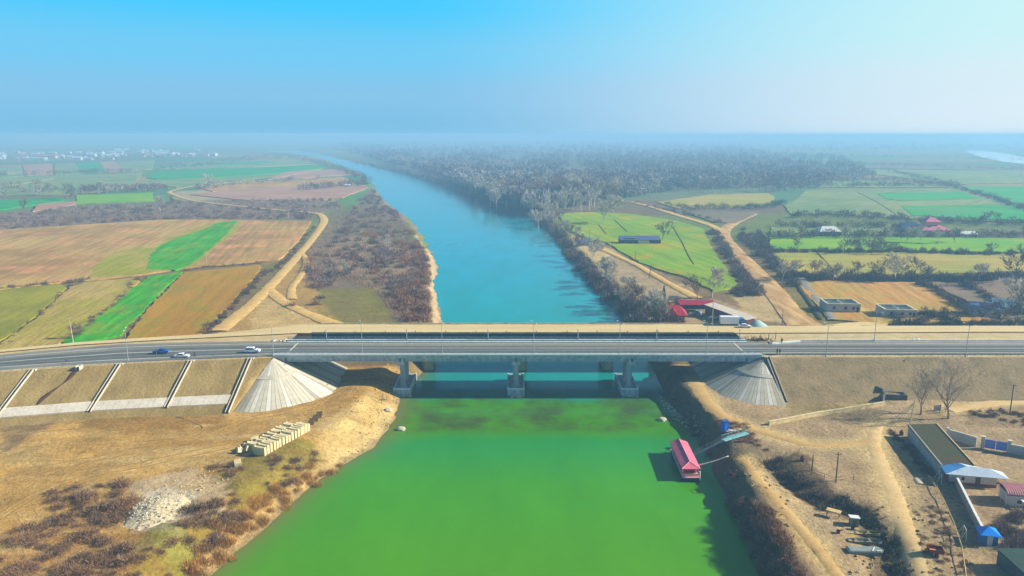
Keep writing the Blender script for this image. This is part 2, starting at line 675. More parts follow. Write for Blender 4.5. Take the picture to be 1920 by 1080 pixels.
# wet edge by the water
nd0 = np.full(len(gx), 1e4)
kk = (np.abs(gx) < 1200) & (gy < 1500)
nd0[kk] = linedist(gx[kk], gy[kk], RIVER, True)
setc(near & ~right & (nd0 < 3.0), 'sand', 0.55)
setc(near & (nd0 < 0.9), 'mud', 0.6)
setc(near & right & (nd0 < 5.0), 'mud', 0.7)
cols *= (1 + 0.35 * fbm(gx / 2.5, gy / 2.5, 81))[:, None]
cols = np.clip(cols, 0.01, 0.8)

nx, ny = len(XS), len(YS)
ii = (np.arange(ny - 1)[:, None] * nx + np.arange(nx - 1)[None]).ravel()
Fq = np.stack([ii, ii + 1, ii + nx + 1, ii + nx], 1)
gm, nt_, b_ = newmat('soil_and_grass')
at = nt_.nodes.new('ShaderNodeAttribute')
at.attribute_name = 'soil'
gp = nt_.nodes.new('ShaderNodeNewGeometry')
n1 = noise(nt_, gp.outputs['Position'], 1.1, 6, 0.7)
r1 = ramp(nt_, 0.3, 0.7, (0.66, 0.66, 0.65, 1), (1.28, 1.28, 1.27, 1))
nt_.links.new(n1.outputs[0], r1.inputs[0])
n3 = noise(nt_, gp.outputs['Position'], 0.12, 5, 0.6)
r3 = ramp(nt_, 0.3, 0.7, (0.78, 0.8, 0.82, 1), (1.16, 1.14, 1.1, 1))
nt_.links.new(n3.outputs[0], r3.inputs[0])
cc = mixc(nt_, at.outputs['Color'], r1.outputs[0], 1.0, 'MULTIPLY')
cc = mixc(nt_, cc, r3.outputs[0], 1.0, 'MULTIPLY')
nt_.links.new(cc, b_.inputs['Base Color'])
b_.inputs['Roughness'].default_value = 0.95
b_.inputs['Specular IOR Level'].default_value = 0.1
bp_ = nt_.nodes.new('ShaderNodeBump')
bp_.inputs['Strength'].default_value = 0.7
bp_.inputs['Distance'].default_value = 0.6
nt_.links.new(n1.outputs[0], bp_.inputs['Height'])
nt_.links.new(bp_.outputs[0], b_.inputs['Normal'])
gme = npmesh('ground', np.stack([gx, gy, gz], 1), Fq, gm, smooth=True)
ca = gme.color_attributes.new('soil', 'FLOAT_COLOR', 'POINT')
ca.data.foreach_set('color', np.concatenate([cols, np.ones((len(cols), 1))], 1).astype(np.float32).ravel())
ground = tag(link('ground', gme), kind='structure')

# ------------------------------------------------------------------ water
wm, nw, bw = newmat('river_water')
g = nw.nodes.new('ShaderNodeNewGeometry')
sx = nw.nodes.new('ShaderNodeSeparateXYZ')
nw.links.new(g.outputs['Position'], sx.inputs[0])
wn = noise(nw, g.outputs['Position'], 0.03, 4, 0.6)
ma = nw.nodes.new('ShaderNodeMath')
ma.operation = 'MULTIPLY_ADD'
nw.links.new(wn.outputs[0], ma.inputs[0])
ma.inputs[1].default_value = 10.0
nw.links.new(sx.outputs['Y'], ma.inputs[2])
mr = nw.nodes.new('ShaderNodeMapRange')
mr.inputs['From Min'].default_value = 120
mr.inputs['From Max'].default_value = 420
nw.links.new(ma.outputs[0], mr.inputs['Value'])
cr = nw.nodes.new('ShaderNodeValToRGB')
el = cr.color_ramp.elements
WATER = [(0.0, (0.070, 0.275, 0.001)), (0.10, (0.050, 0.275, 0.002)), (0.175, (0.018, 0.245, 0.028)), (0.20, (0.056, 0.245, 0.001)), (0.262, (0.050, 0.245, 0.003)), (0.285, (0.001, 0.225, 0.180)), (0.55, (0.001, 0.270, 0.250)), (1.0, (0.001, 0.250, 0.300))]  # green to upstream teal; the bridge shadow's blue is partly put into this colour
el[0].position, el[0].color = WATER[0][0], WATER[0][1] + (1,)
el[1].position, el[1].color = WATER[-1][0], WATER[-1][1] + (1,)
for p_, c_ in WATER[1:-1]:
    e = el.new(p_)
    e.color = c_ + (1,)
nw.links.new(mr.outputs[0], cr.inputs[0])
# weed and silt drifting just below the bridge
wn2 = noise(nw, g.outputs['Position'], 0.075, 7, 0.7)
band = nw.nodes.new('ShaderNodeMapRange')
band.interpolation_type = 'SMOOTHSTEP'
band.inputs['From Min'].default_value = 170
band.inputs['From Max'].default_value = 178
nw.links.new(sx.outputs['Y'], band.inputs['Value'])
band2 = nw.nodes.new('ShaderNodeMapRange')
band2.interpolation_type = 'SMOOTHSTEP'
band2.inputs['From Min'].default_value = 215
band2.inputs['From Max'].default_value = 196
nw.links.new(sx.outputs['Y'], band2.inputs['Value'])
wr = ramp(nw, 0.42, 0.62, (0, 0, 0, 1), (1, 1, 1, 1))
nw.links.new(wn2.outputs[0], wr.inputs[0])
mm = nw.nodes.new('ShaderNodeMath')
mm.operation = 'MULTIPLY'
nw.links.new(band.outputs[0], mm.inputs[0])
nw.links.new(band2.outputs[0], mm.inputs[1])
mm2 = nw.nodes.new('ShaderNodeMath')
mm2.operation = 'MULTIPLY'
nw.links.new(mm.outputs[0], mm2.inputs[0])
nw.links.new(wr.outputs[0], mm2.inputs[1])
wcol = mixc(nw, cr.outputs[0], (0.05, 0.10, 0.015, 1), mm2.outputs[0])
wmap = nw.nodes.new('ShaderNodeMapping')
wmap.inputs['Scale'].default_value = (1, .35, 1)
nw.links.new(g.outputs['Position'], wmap.inputs['Vector'])
wn4 = noise(nw, wmap.outputs[0], 0.06, 6, 0.65)
wr4 = ramp(nw, 0.3, 0.7, (0.86, 0.88, 0.8, 1), (1.14, 1.08, 1.2, 1))
nw.links.new(wn4.outputs[0], wr4.inputs[0])
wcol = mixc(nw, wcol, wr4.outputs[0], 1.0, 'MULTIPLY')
sat_ = nw.nodes.new('ShaderNodeAttribute')
sat_.attribute_name = 'shallow'
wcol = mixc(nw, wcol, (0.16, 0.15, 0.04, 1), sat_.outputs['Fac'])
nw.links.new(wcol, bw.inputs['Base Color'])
bw.inputs['Roughness'].default_value = 0.12
bw.inputs['IOR'].default_value = 1.33
bw.inputs['Specular IOR Level'].default_value = 0.25
wb = nw.nodes.new('ShaderNodeBump')
wb.inputs['Strength'].default_value = 0.18
wb.inputs['Distance'].default_value = 0.05
wn3 = noise(nw, g.outputs['Position'], 1.3, 3, 0.5)
nw.links.new(wn3.outputs[0], wb.inputs['Height'])
nw.links.new(wb.outputs[0], bw.inputs['Normal'])
shx = np.arange(-120, 121, 1.5)
shy = np.arange(60, 262, 1.5)
SX, SY = np.meshgrid(shx, shy)
rx_, ry_ = SX.ravel(), SY.ravel()
x0_, x1_, y1_ = shx[0], shx[-1], shy[-1]
extra = np.array([(-2500, 60), (x0_, 60), (x0_, y1_), (-2500, y1_), (x1_, 60), (2500, 60), (2500, y1_), (x1_, y1_), (-2500, 3700), (2500, 3700)], dtype=float)
RV = np.concatenate([np.stack([rx_, ry_, 0 * rx_], 1), np.concatenate([extra, np.zeros((10, 1))], 1)])
kx, ky = len(shx), len(shy)
qi = (np.arange(ky - 1)[:, None] * kx + np.arange(kx - 1)[None]).ravel()
RF = np.stack([qi, qi + 1, qi + kx + 1, qi + kx], 1)
e0 = kx * ky
RF = np.concatenate([RF, np.array([(e0, e0 + 1, e0 + 2, e0 + 3), (e0 + 4, e0 + 5, e0 + 6, e0 + 7), (e0 + 3, e0 + 6, e0 + 9, e0 + 8)])])
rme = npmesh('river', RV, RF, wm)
sh = np.exp(-linedist(rx_ + 1.5 * fbm(rx_ / 5, ry_ / 5, 7), ry_, LB[:14]) / 2.6)
shv = np.concatenate([sh, np.zeros(10)])
sa = rme.color_attributes.new('shallow', 'FLOAT_COLOR', 'POINT')
sa.data.foreach_set('color', np.stack([shv, shv, shv, np.ones(len(shv))], 1).astype(np.float32).ravel())
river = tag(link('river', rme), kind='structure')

lm, nl, bl = newmat('lake_water')
bl.inputs['Base Color'].default_value = (0.72, 0.76, 0.78, 1)
bl.inputs['Roughness'].default_value = 0.18
bl.inputs['IOR'].default_value = 1.33
mb = MB()
mb.add([p + (4.9,) for p in PP([(1806, 282), (1850, 283), (1892, 289), (1935, 299), (1990, 312), (1935, 309), (1880, 303), (1840, 295)], 4.9)], [tuple(range(8))])
tag(mb.build('lake', lm), kind='structure')

# ------------------------------------------------------------------ haze
hm, nh, bh = newmat('haze')
nh.nodes.remove(bh)
pv = nh.nodes.new('ShaderNodeVolumePrincipled')
pv.inputs['Color'].default_value = (0.33, 0.62, 0.91, 1)
pv.inputs['Density'].default_value = 0.00047
pv.inputs['Anisotropy'].default_value = 0.08
nh.links.new(pv.outputs[0], nh.nodes['Material Output'].inputs['Volume'])
mb = MB()
mb.box((0, 16400, 36.0), (60000, 34000, 81.0))
tag(mb.build('haze', hm), kind='stuff')


# ------------------------------------------------------------------ fields
def field_mat(name, c1, c2, dirpx=None, patch=0.02, c3=None, streak=0.5, amt=1.0, thr=(0.4, 0.62)):
    m, nt, b = newmat(name)
    g = nt.nodes.new('ShaderNodeNewGeometry')
    mp = nt.nodes.new('ShaderNodeMapping')
    a = 0.0
    if dirpx:
        (x0, y0), (x1, y1) = P(*dirpx[0]), P(*dirpx[1])
        a = math.atan2(y1 - y0, x1 - x0)
    mp.inputs['Rotation'].default_value = (0, 0, -a)
    nt.links.new(g.outputs['Position'], mp.inputs['Vector'])
    mp2 = nt.nodes.new('ShaderNodeMapping')
    mp2.inputs['Scale'].default_value = (0.06, 1, 1)
    nt.links.new(mp.outputs[0], mp2.inputs['Vector'])
    ns = noise(nt, mp2.outputs[0], streak, 5, 0.7)
    npz = noise(nt, mp.outputs[0], patch, 5, 0.6)
    r = ramp(nt, thr[0], thr[1], c1, c2)
    nt.links.new(npz.outputs[0], r.inputs[0])
    col = r.outputs[0]
    if c3:
        n3 = noise(nt, mp.outputs[0], patch * 2.3, 4, 0.6)
        r3 = ramp(nt, 0.5, 0.64, (0, 0, 0, 1), (1, 1, 1, 1))
        nt.links.new(n3.outputs[0], r3.inputs[0])
        col = mixc(nt, col, c3, r3.outputs[0])
    rs = ramp(nt, 0.3, 0.7, (1 - 0.34 * amt,) * 3 + (1,), (1 + 0.3 * amt,) * 3 + (1,))
    nt.links.new(ns.outputs[0], rs.inputs[0])
    col = mixc(nt, col, rs.outputs[0], 1.0, 'MULTIPLY')
    nf = noise(nt, g.outputs['Position'], 0.9, 4, 0.7)
    rf = ramp(nt, 0.3, 0.7, (0.7,) * 3 + (1,), (1.25,) * 3 + (1,))
    nt.links.new(nf.outputs[0], rf.inputs[0])
    col = mixc(nt, col, rf.outputs[0], 1.0, 'MULTIPLY')
    nt.links.new(col, b.inputs['Base Color'])
    b.inputs['Roughness'].default_value = 0.95
    b.inputs['Specular IOR Level'].default_value = 0.1
    return m


TAN, TAND = S(172, 146, 98), S(150, 120, 80)
OLV, OLVD = S(142, 136, 48), S(120, 118, 44)
GRN, GRND = S(66, 136, 16), S(78, 148, 28)
OCH, OCHD = S(156, 122, 40), S(136, 124, 38)
PINK = S(170, 138, 122)
TEAL, TEALG = S(40, 132, 70), S(70, 140, 76)
SAGE, SAGED = S(134, 142, 96), S(112, 128, 88)
nfield = [0]


def subdiv(poly, step):
    o = []
    for i in range(len(poly)):
        a, b = poly[i], poly[(i + 1) % len(poly)]
        d = math.hypot(b[0] - a[0], b[1] - a[1])
        n = max(1, int(d / step))
        o += [(a[0] + (b[0] - a[0]) * k / n, a[1] + (b[1] - a[1]) * k / n) for k in range(n)]
    return o


def field(pts, mat, lift=0.0, name='field', raw=False):
    w = pts if raw else PP(pts, 4.0)
    dist = sum(p[1] for p in w) / len(w)
    w = subdiv(w, max(2.5, dist * 0.012))
    rnd = random.Random(len(w) + nfield[0])
    j = min(2.0, 0.5 + dist * 0.0012)
    w = [(x + rnd.uniform(-j, j) * 0.7, y + rnd.uniform(-j, j)) for x, y in w]
    nfield[0] += 1
    z = 4.0 + 0.42 + lift + dist * 0.0004
    bmm = bmesh.new()
    vs_ = [bmm.verts.new((x, y, z)) for x, y in w]
    # skirt so the sheet meets the soil as a low bank
    f = bmm.faces.new(vs_)
    if f.normal.z < 0 or f.calc_area() == 0:
        pass
    bmesh.ops.triangulate(bmm, faces=[f], ngon_method='EAR_CLIP')
    bmesh.ops.recalc_face_normals(bmm, faces=bmm.faces[:])
    bmm.normal_update()
    if sum(fc.normal.z for fc in bmm.faces) < 0:
        for fc in bmm.faces:
            fc.normal_flip()
    n = len(w)
    lo = [bmm.verts.new((x, y, z - 1.2)) for x, y in w]
    for i in range(n):
        bmm.faces.new((vs_[i], vs_[(i + 1) % n], lo[(i + 1) % n], lo[i]))
    me = bpy.data.meshes.new(name)
    bmm.to_mesh(me)
    bmm.free()
    me.materials.append(mat)
    return tag(link(name, me), kind='structure')


dirA = ((130, 640), (330, 510))
f_tan = field_mat('stubble', TAN, TAND, ((0, 560), (300, 420)), 0.02, S(186, 142, 104), 0.35)
f_olv = field_mat('olive_meadow', OLV, OLVD, dirA, 0.03, None, 0.5, 0.6)
f_mix = field_mat('stubble_and_weeds', S(168, 146, 96), S(150, 140, 72), dirA, 0.03, None, 0.8, 1.1)
f_grn = field_mat('winter_wheat', GRN, GRND, dirA, 0.03, S(112, 140, 48), 0.5, 1.2)
f_och = field_mat('ochre_fallow', OCH, S(150, 112, 42), dirA, 0.03, S(136, 124, 38), 0.3, 0.6)
f_yg = field_mat('sprouting_field', S(140, 138, 58), S(166, 146, 92), ((200, 510), (400, 430)), 0.04, None, 0.4, 0.8)
f_pink = field_mat('ploughed_pink', PINK, S(158, 126, 104), ((300, 370), (640, 350)), 0.02, None, 0.3, 0.8)
f_teal = field_mat('dark_green_crop', TEAL, TEALG, ((0, 330), (400, 320)), 0.02, None, 0.3, 0.6)
f_sage = field_mat('sage_pasture', SAGE, SAGED, ((0, 340), (400, 325)), 0.012, None, 0.25, 1.0)
f_mead = field_mat('bright_meadow', S(112, 142, 24), S(136, 152, 40), ((1100, 440), (1350, 530)), 0.02, S(150, 146, 66), 0.2, 0.9, (0.38, 0.66))
f_rtan = field_mat('dry_pasture', S(166, 150, 92), S(140, 142, 74), ((1450, 480), (1900, 490)), 0.02, None, 0.25, 0.8)
f_gard = field_mat('garden_grass', S(104, 150, 60), S(126, 156, 56), ((1450, 460), (1900, 462)), 0.03, None, 0.3, 0.6)
f_plot = field_mat('building_plot', S(164, 142, 86), S(176, 140, 92), ((1560, 540), (1640, 600)), 0.03, S(182, 140, 88), 0.4, 1.0)
f_far = field_mat('far_green_crop', S(58, 146, 74), S(92, 140, 84), ((1500, 370), (1900, 385)), 0.012, None, 0.12, 0.8)
f_purp = field_mat('bare_plough', S(128, 112, 96), S(112, 108, 84), ((1500, 560), (1900, 560)), 0.02, None, 0.4, 0.8)

# left of the river
field([(-160, 452), (0, 432), (120, 425), (300, 413), (430, 413), (585, 415), (562, 450), (522, 490), (480, 492), (340, 505), (250, 519), (160, 527), (40, 540), (-160, 566)], f_tan)
field([(165, 522), (185, 492), (215, 475), (285, 462), (330, 440), (395, 420), (455, 415), (440, 440), (400, 468), (366, 500), (250, 517)], f_yg, 0.05)
field([(274, 506), (282, 480), (306, 458), (345, 444), (392, 428), (412, 418), (446, 416), (420, 445), (382, 480), (352, 500), (330, 509), (296, 507)], f_grn, 0.10)
field([(-200, 585), (0, 546), (108, 534), (126, 540), (70, 592), (0, 642), (-200, 720)], f_olv)
field([(132, 540), (160, 531), (250, 523), (262, 527), (232, 562), (180, 600), (126, 640), (100, 652), (-100, 690), (0, 648), (72, 596)], f_mix)
field([(278, 520), (340, 512), (312, 540), (272, 580), (222, 632), (140, 648), (118, 644), (170, 606)], f_grn)
field([(346, 512), (490, 498), (484, 512), (440, 562), (392, 612), (375, 632), (234, 640), (274, 584)], f_och)
field([(0, 376), (112, 371), (122, 377), (0, 394), (-120, 404), (-120, 388)], f_teal)
field([(143, 367), (285, 362), (287, 378), (143, 383)], f_gard)
field([(60, 398), (140, 384), (150, 378), (70, 383)], f_pink)
field([(355, 366), (470, 352), (640, 348), (690, 352), (640, 372), (470, 377)], f_pink)
field([(370, 352), (520, 340), (640, 332), (676, 345), (520, 350), (400, 360)], f_tan)
field([(540, 322), (640, 318), (665, 328), (560, 334), (500, 338)], f_pink)
field([(0, 334), (120, 330), (268, 324), (252, 344), (210, 358), (120, 366), (0, 368), (-160, 372), (-160, 340)], f_sage)
field([(275, 334), (300, 322), (600, 310), (610, 316), (470, 330), (300, 338)], f_teal)
field([(262, 346), (275, 338), (470, 332), (560, 322), (595, 316), (540, 328), (400, 346), (330, 352)], f_sage)
field([(300, 318), (360, 305), (540, 298), (600, 308), (480, 314)], f_sage)
field([(300, 311), (500, 303), (520, 306), (310, 315)], f_teal, 0.2)
field([(42, 310), (95, 307), (100, 328), (50, 330)], f_pink)
field([(102, 309), (140, 306), (160, 326), (104, 329)], f_sage)
field([(140, 306), (185, 304), (200, 322), (160, 326)], f_teal)
field([(186, 305), (215, 303), (235, 320), (202, 323)], f_pink)
field([(-80, 315), (38, 311), (44, 331), (-80, 336)], f_sage)
field([(216, 304), (290, 301), (285, 318), (236, 321)], f_sage)
# right of the river
field([(1046, 402), (1110, 398), (1190, 403), (1270, 416), (1318, 430), (1336, 470), (1364, 508), (1384, 538), (1340, 548), (1290, 522), (1240, 508), (1200, 494), (1160, 470), (1138, 456), (1100, 448), (1062, 430)], f_mead)
field([(1446, 472), (1600, 474), (1912, 478), (2060, 482), (2060, 520), (1900, 511), (1640, 518), (1560, 520), (1500, 512), (1462, 498)], f_rtan)
field([(1444, 447), (1560, 444), (1900, 448), (2000, 452), (2000, 474), (1880, 474), (1660, 471), (1440, 468)], f_gard)
field([(1446, 428), (1530, 424), (1660, 428), (1700, 441), (1560, 442), (1444, 444)], f_sage)
field([(1470, 386), (1496, 372), (1512, 357), (1790, 355), (1850, 372), (1920, 393), (2040, 416), (1900, 418), (1700, 411), (1560, 403), (1482, 402)], f_sage)
field([(1645, 364), (1800, 361), (1842, 374), (1690, 378), (1660, 374)], f_far, 0.3)
field([(1690, 388), (1890, 386), (1940, 402), (1940, 417), (1800, 412), (1710, 405)], f_far, 0.3)
field([(1232, 380), (1330, 366), (1440, 363), (1452, 370), (1440, 388), (1350, 391), (1270, 392)], f_rtan)
field([(1490, 532), (1560, 527), (1722, 531), (1790, 560), (1862, 604), (1640, 610), (1560, 600), (1530, 572)], f_plot)
field([(1735, 530), (1930, 520), (1990, 560), (1960, 590), (1880, 600), (1800, 560)], f_purp)
field([(1500, 343), (1640, 337), (1780, 352), (1520, 352)], f_sage)
field([(1560, 318), (1920, 320), (1920, 344), (1790, 346), (1660, 330)], f_sage)
field([(1640, 310), (1920, 313), (1920, 320), (1560, 316)], f_purp)
field([(1800, 350), (1930, 350), (1990, 390), (1900, 382)], f_far)
field([(1280, 398), (1420, 400), (1380, 420), (1342, 418)], f_purp)


# ------------------------------------------------------------------ tracks
def ribbon(pts, mat, lift=0.10, name='track', z=4.0, jit=0.25, step=2.0, kind='structure', seed=1, raise_=0.0):
    """pts: (px, py, width m)"""
    w = [P(a, b, z) + (c,) for a, b, c in pts]
    dense = []
    for i in range(len(w) - 1):
        p0 = w[max(0, i - 1)]
        p1, p2 = w[i], w[i + 1]
        p3 = w[min(len(w) - 1, i + 2)]
        d = math.hypot(p2[0] - p1[0], p2[1] - p1[1])
        n = max(2, int(d / max(step, p1[1] * 0.006)))
        for k in range(n):
            t = k / n
            dense.append(tuple(0.5 * ((2 * p1[q]) + (-p0[q] + p2[q]) * t + (2 * p0[q] - 5 * p1[q] + 4 * p2[q] - p3[q]) * t * t + (-p0[q] + 3 * p1[q] - 3 * p2[q] + p3[q]) * t ** 3) for q in range(3)))
    dense.append(w[-1])
    rnd = random.Random(seed)
    rows = []
    X, Y = [], []
    for i, (x, y, ww) in enumerate(dense):
        a = dense[max(0, i - 1)]
        b = dense[min(len(dense) - 1, i + 1)]
        dx, dy = b[0] - a[0], b[1] - a[1]
        l = math.hypot(dx, dy) or 1
        nx_, ny_ = -dy / l, dx / l
        h = ww / 2
        for o in (-1, -0.5, 0, 0.5, 1):
            oo = o * h + (rnd.uniform(-jit, jit) * (1 if abs(o) == 1 else 0.2))
            X.append(x + nx_ * oo)
            Y.append(y + ny_ * oo)
    Zs = Hf(np.array(X), np.array(Y))
    mb = MB()
    for i in range(len(dense)):
        r = []
        for o in range(5):
            k = i * 5 + o
            ed = -0.25 if o in (0, 4) else 0
            r.append((X[k], Y[k], Zs[k] + lift + raise_ + ed + Y[k] * 0.0004))
        rows.append(r)
    mb.sheet(rows)
    o = mb.build(name, mat, smooth=True)
    return tag(o, kind=kind)


m_track = M('track_dust', S(206, 178, 128), S(184, 152, 104), 0.35, 0.95, world=True, spec=0.1)
m_track_pale = M('track_pale', S(214, 194, 156), S(190, 166, 122), 0.35, 0.95, world=True, spec=0.1)
m_track_rust = M('track_rust', S(200, 172, 130), S(150, 118, 84), 0.22, 0.95, world=True, spec=0.1, streak=(1.6, 0.25, 1))
m_near_pale = M('track_near_pale', S(202, 180, 140), S(186, 160, 120), 0.3, 0.95, bump=0.05, world=True, spec=0.1)
m_near = M('track_near', S(188, 162, 120), S(170, 142, 102), 0.3, 0.95, bump=0.05, world=True, spec=0.1)
ribbon([(408, 622, 7), (450, 590, 6), (500, 545, 5.5), (550, 490, 5), (585, 450, 5), (606, 420, 6), (606, 408, 6), (590, 400, 5), (520, 394, 5), (430, 385, 5), (360, 376, 5), (328, 366, 5), (318, 360, 5), (345, 353, 5)], m_track, 0.35, 'dirt_track', seed=3)
ribbon([(500, 540, 5), (530, 565, 5), (575, 588, 5), (640, 612, 7)], m_track, 0.32, 'dirt_track', seed=4)
ribbon([(560, 473, 3.5), (574, 486, 3.5), (568, 510, 3.5), (548, 540, 3.5), (548, 562, 4)], m_track, 0.3, 'dirt_track', seed=5)
ribbon([(345, 353, 5), (420, 345, 5), (500, 338, 5), (560, 326, 5), (602, 318, 6)], m_track_pale, 0.5, 'dirt_track', seed=6)
ribbon([(0, 352, 5), (60, 343, 5), (100, 336, 4)], m_track_pale, 0.9, 'dirt_track', seed=7)
ribbon([(1510, 612, 13), (1482, 585, 10), (1450, 545, 10), (1408, 500, 9), (1375, 465, 8), (1358, 440, 8), (1366, 425, 9), (1390, 412, 8), (1415, 402, 7)], m_track_rust, 0.35, 'dirt_track', seed=8)
ribbon([(1358, 438, 6), (1330, 422, 6), (1270, 404, 6), (1220, 388, 6), (1185, 379, 6)], m_track, 0.35, 'dirt_track', seed=9)
ribbon([(1540, 618, 6), (1600, 609, 5), (1665, 610, 5)], m_track_pale, 0.4, 'dirt_track', seed=10)
ribbon([(1130, 468, 4), (1190, 495, 4), (1260, 535, 4), (1310, 560, 5)], m_track, 0.3, 'footpath', seed=11)
for i, (pts, zt, mt) in enumerate(NEAR_TRACKS):
    ribbon(pts, (m_near_pale, m_near)[mt], 0.07, 'dirt_track', z=zt, jit=0.5, step=1.0, seed=12 + i)
m_rut = M('tyre_soil', S(128, 104, 68), S(150, 124, 84), 0.5, 0.95, world=True)
for i, pts in enumerate(([(-20, 905, .5), (120, 868, .5), (260, 842, .5), (390, 812, .5), (470, 782, .5), (560, 765, .5), (640, 725, .5)], [(-20, 915, .5), (120, 878, .5), (262, 850, .5), (395, 818, .5), (476, 787, .5), (566, 770, .5), (648, 730, .5)],
                         [(0, 960, .45), (90, 915, .45), (200, 882, .45), (330, 855, .45), (430, 832, .45)], [(0, 972, .45), (96, 924, .45), (206, 890, .45), (336, 862, .45), (436, 838, .45)],
                         [(60, 815, .5), (180, 800, .5), (300, 792, .5), (420, 780, .5)], [(180, 855, .4), (250, 830, .4), (340, 822, .4), (380, 800, .4), (330, 782, .4)])):
    ribbon(pts, m_rut, 0.04, 'tyre_track', z=3.3, jit=0.12, step=1.0, seed=40 + i)
# thin field ditches and wheel lines
m_ditch = M('ditch_soil', S(74, 70, 42), S(58, 56, 34), 0.3, 0.95, world=True)
for pts in ([(1262, 428, 0.9), (1278, 455, 0.9), (1290, 480, 0.9), (1301, 498, 0.9)], [(1122, 422, 0.8), (1136, 440, 0.8)], [(1152, 414, 0.8), (1176, 436, 0.8)],
            [(1528, 472, 1.2), (1548, 492, 1.2), (1568, 516, 1.2)], [(1608, 362, 2.2), (1640, 378, 2.2), (1678, 402, 2.2)]):
    ribbon(pts, m_ditch, 0.62, 'field_ditch', jit=0.1, seed=20)
ribbon([(1500, 524, 5), (1530, 560, 4), (1562, 602, 3.5)], M('canal_concrete', S(150, 146, 136), S(110, 106, 98), 0.4, world=True), 0.5, 'irrigation_canal', seed=16)
ribbon([(1486, 524, 2.5), (1510, 555, 2), (1540, 600, 2)], m_ditch, 0.5, 'field_ditch', seed=17)

# ------------------------------------------------------------------ road embankment
DECK = 12.0
XL, XR = -63.0, 65.4
FY, BY = 198.4, 213.6
front_l = [P(a, b, DECK) for a, b in [(-300, 732), (-120, 708), (0, 698), (80, 692), (220, 683), (355, 677), (480, 672)]] + [(-66.0, 197.4)]
bx = [P(a, b, DECK) for a, b in [(-300, 690), (-120, 668), (0, 656), (150, 642), (300, 632), (400, 626), (590, 606)]]
m_slope = M('dry_grass_slope', S(158, 138, 98), S(128, 110, 74), 0.22, 0.95, bump=0.3, world=True, streak=(1, 0.35, 1))
m_slope_r = M('dry_grass_slope_brown', S(146, 128, 100), S(116, 104, 76), 0.2, 0.95, bump=0.3, world=True)
m_sand = M('gravel_shoulder', S(194, 176, 140), S(168, 148, 112), 0.25, 0.95, bump=0.06, world=True)


def embank(front, backf, toe, mats, slope=2.2, edge=None):
    rows_f, rows_t, rows_b = [], [], []
    st = []
    for (x0, y0), (x1, y1) in zip(front[:-1], front[1:]):
        n = max(1, int(math.hypot(x1 - x0, y1 - y0) / 2.0))
        st += [(x0 + (x1 - x0) * k / n, y0 + (y1 - y0) * k / n) for k in range(n)]
    st.append(front[-1])
    mb = MB()
    rf, rt, rb = [], [], []
    for x, y in st:
        drop = DECK - toe + 1.5
        yb = backf(x)
        rr = []
        for k in range(9):
            t = k / 8
            xx, yy = x, y - slope * drop * t
            if edge:
                xx = edge(x, t)
            zz = DECK - drop * t + (0 if k == 0 else 0.35 * float(fbm(xx / 3.0, yy / 3.0, 33)))
            rr.append((xx, yy, zz))
        rf.append(rr[::-1])
        rt.append([(x, y + (yb - y) * k / 6.0, DECK + (0.12 * float(fbm(x / 4, (y + (yb - y) * k / 6.0) / 4, 37)) if 0 < k < 6 else 0)) for k in range(7)])
        rb.append([(x, yb, DECK), (x, yb + 0.8 * (DECK - 4), 4 + 0.8), (x, yb + 1.6 * (DECK - 3.0), 3.0)])
    for rws, mi in ((rf, 0), (rt, 1), (rb, 0)):
        mb.sheet(rws, mi)
    o = mb.build('embankment', mats, smooth=True)
    return tag(o, kind='structure')


def back_left(x):
    return float(np.interp(x, [p[0] for p in bx], [p[1] for p in bx]))


embank(front_l, back_left, TOEL, [m_slope, m_sand], 2.2, lambda x, t: min(x, -66.0 - 5.4 * t))
yb_r = 231.5
front_r = [(69.0, 197.4), (90, 197.6), (150, 197.6), (420, 198.0)]
embank(front_r, lambda x: yb_r, TOER, [m_slope_r, m_sand], 2.0, lambda x, t: max(x, 69.0 + 0.5 * t))


# concrete end slopes and quarter cones
m_conc = M('panel_concrete_a', S(198, 192, 176), S(182, 175, 158), 0.5, 0.85, world=True)
m_conc2 = M('panel_concrete_b', S(170, 164, 148), S(156, 149, 132), 0.5, 0.85, world=True)
m_conc3 = M('panel_concrete_c', S(214, 210, 198), S(200, 195, 181), 0.5, 0.85, world=True)
m_joint = M('panel_joint', S(96, 88, 74), S(76, 70, 60), 0.5, world=True)
m_kerb = M('kerb_concrete', S(196, 190, 176), S(172, 164, 148), 0.4, 0.85)


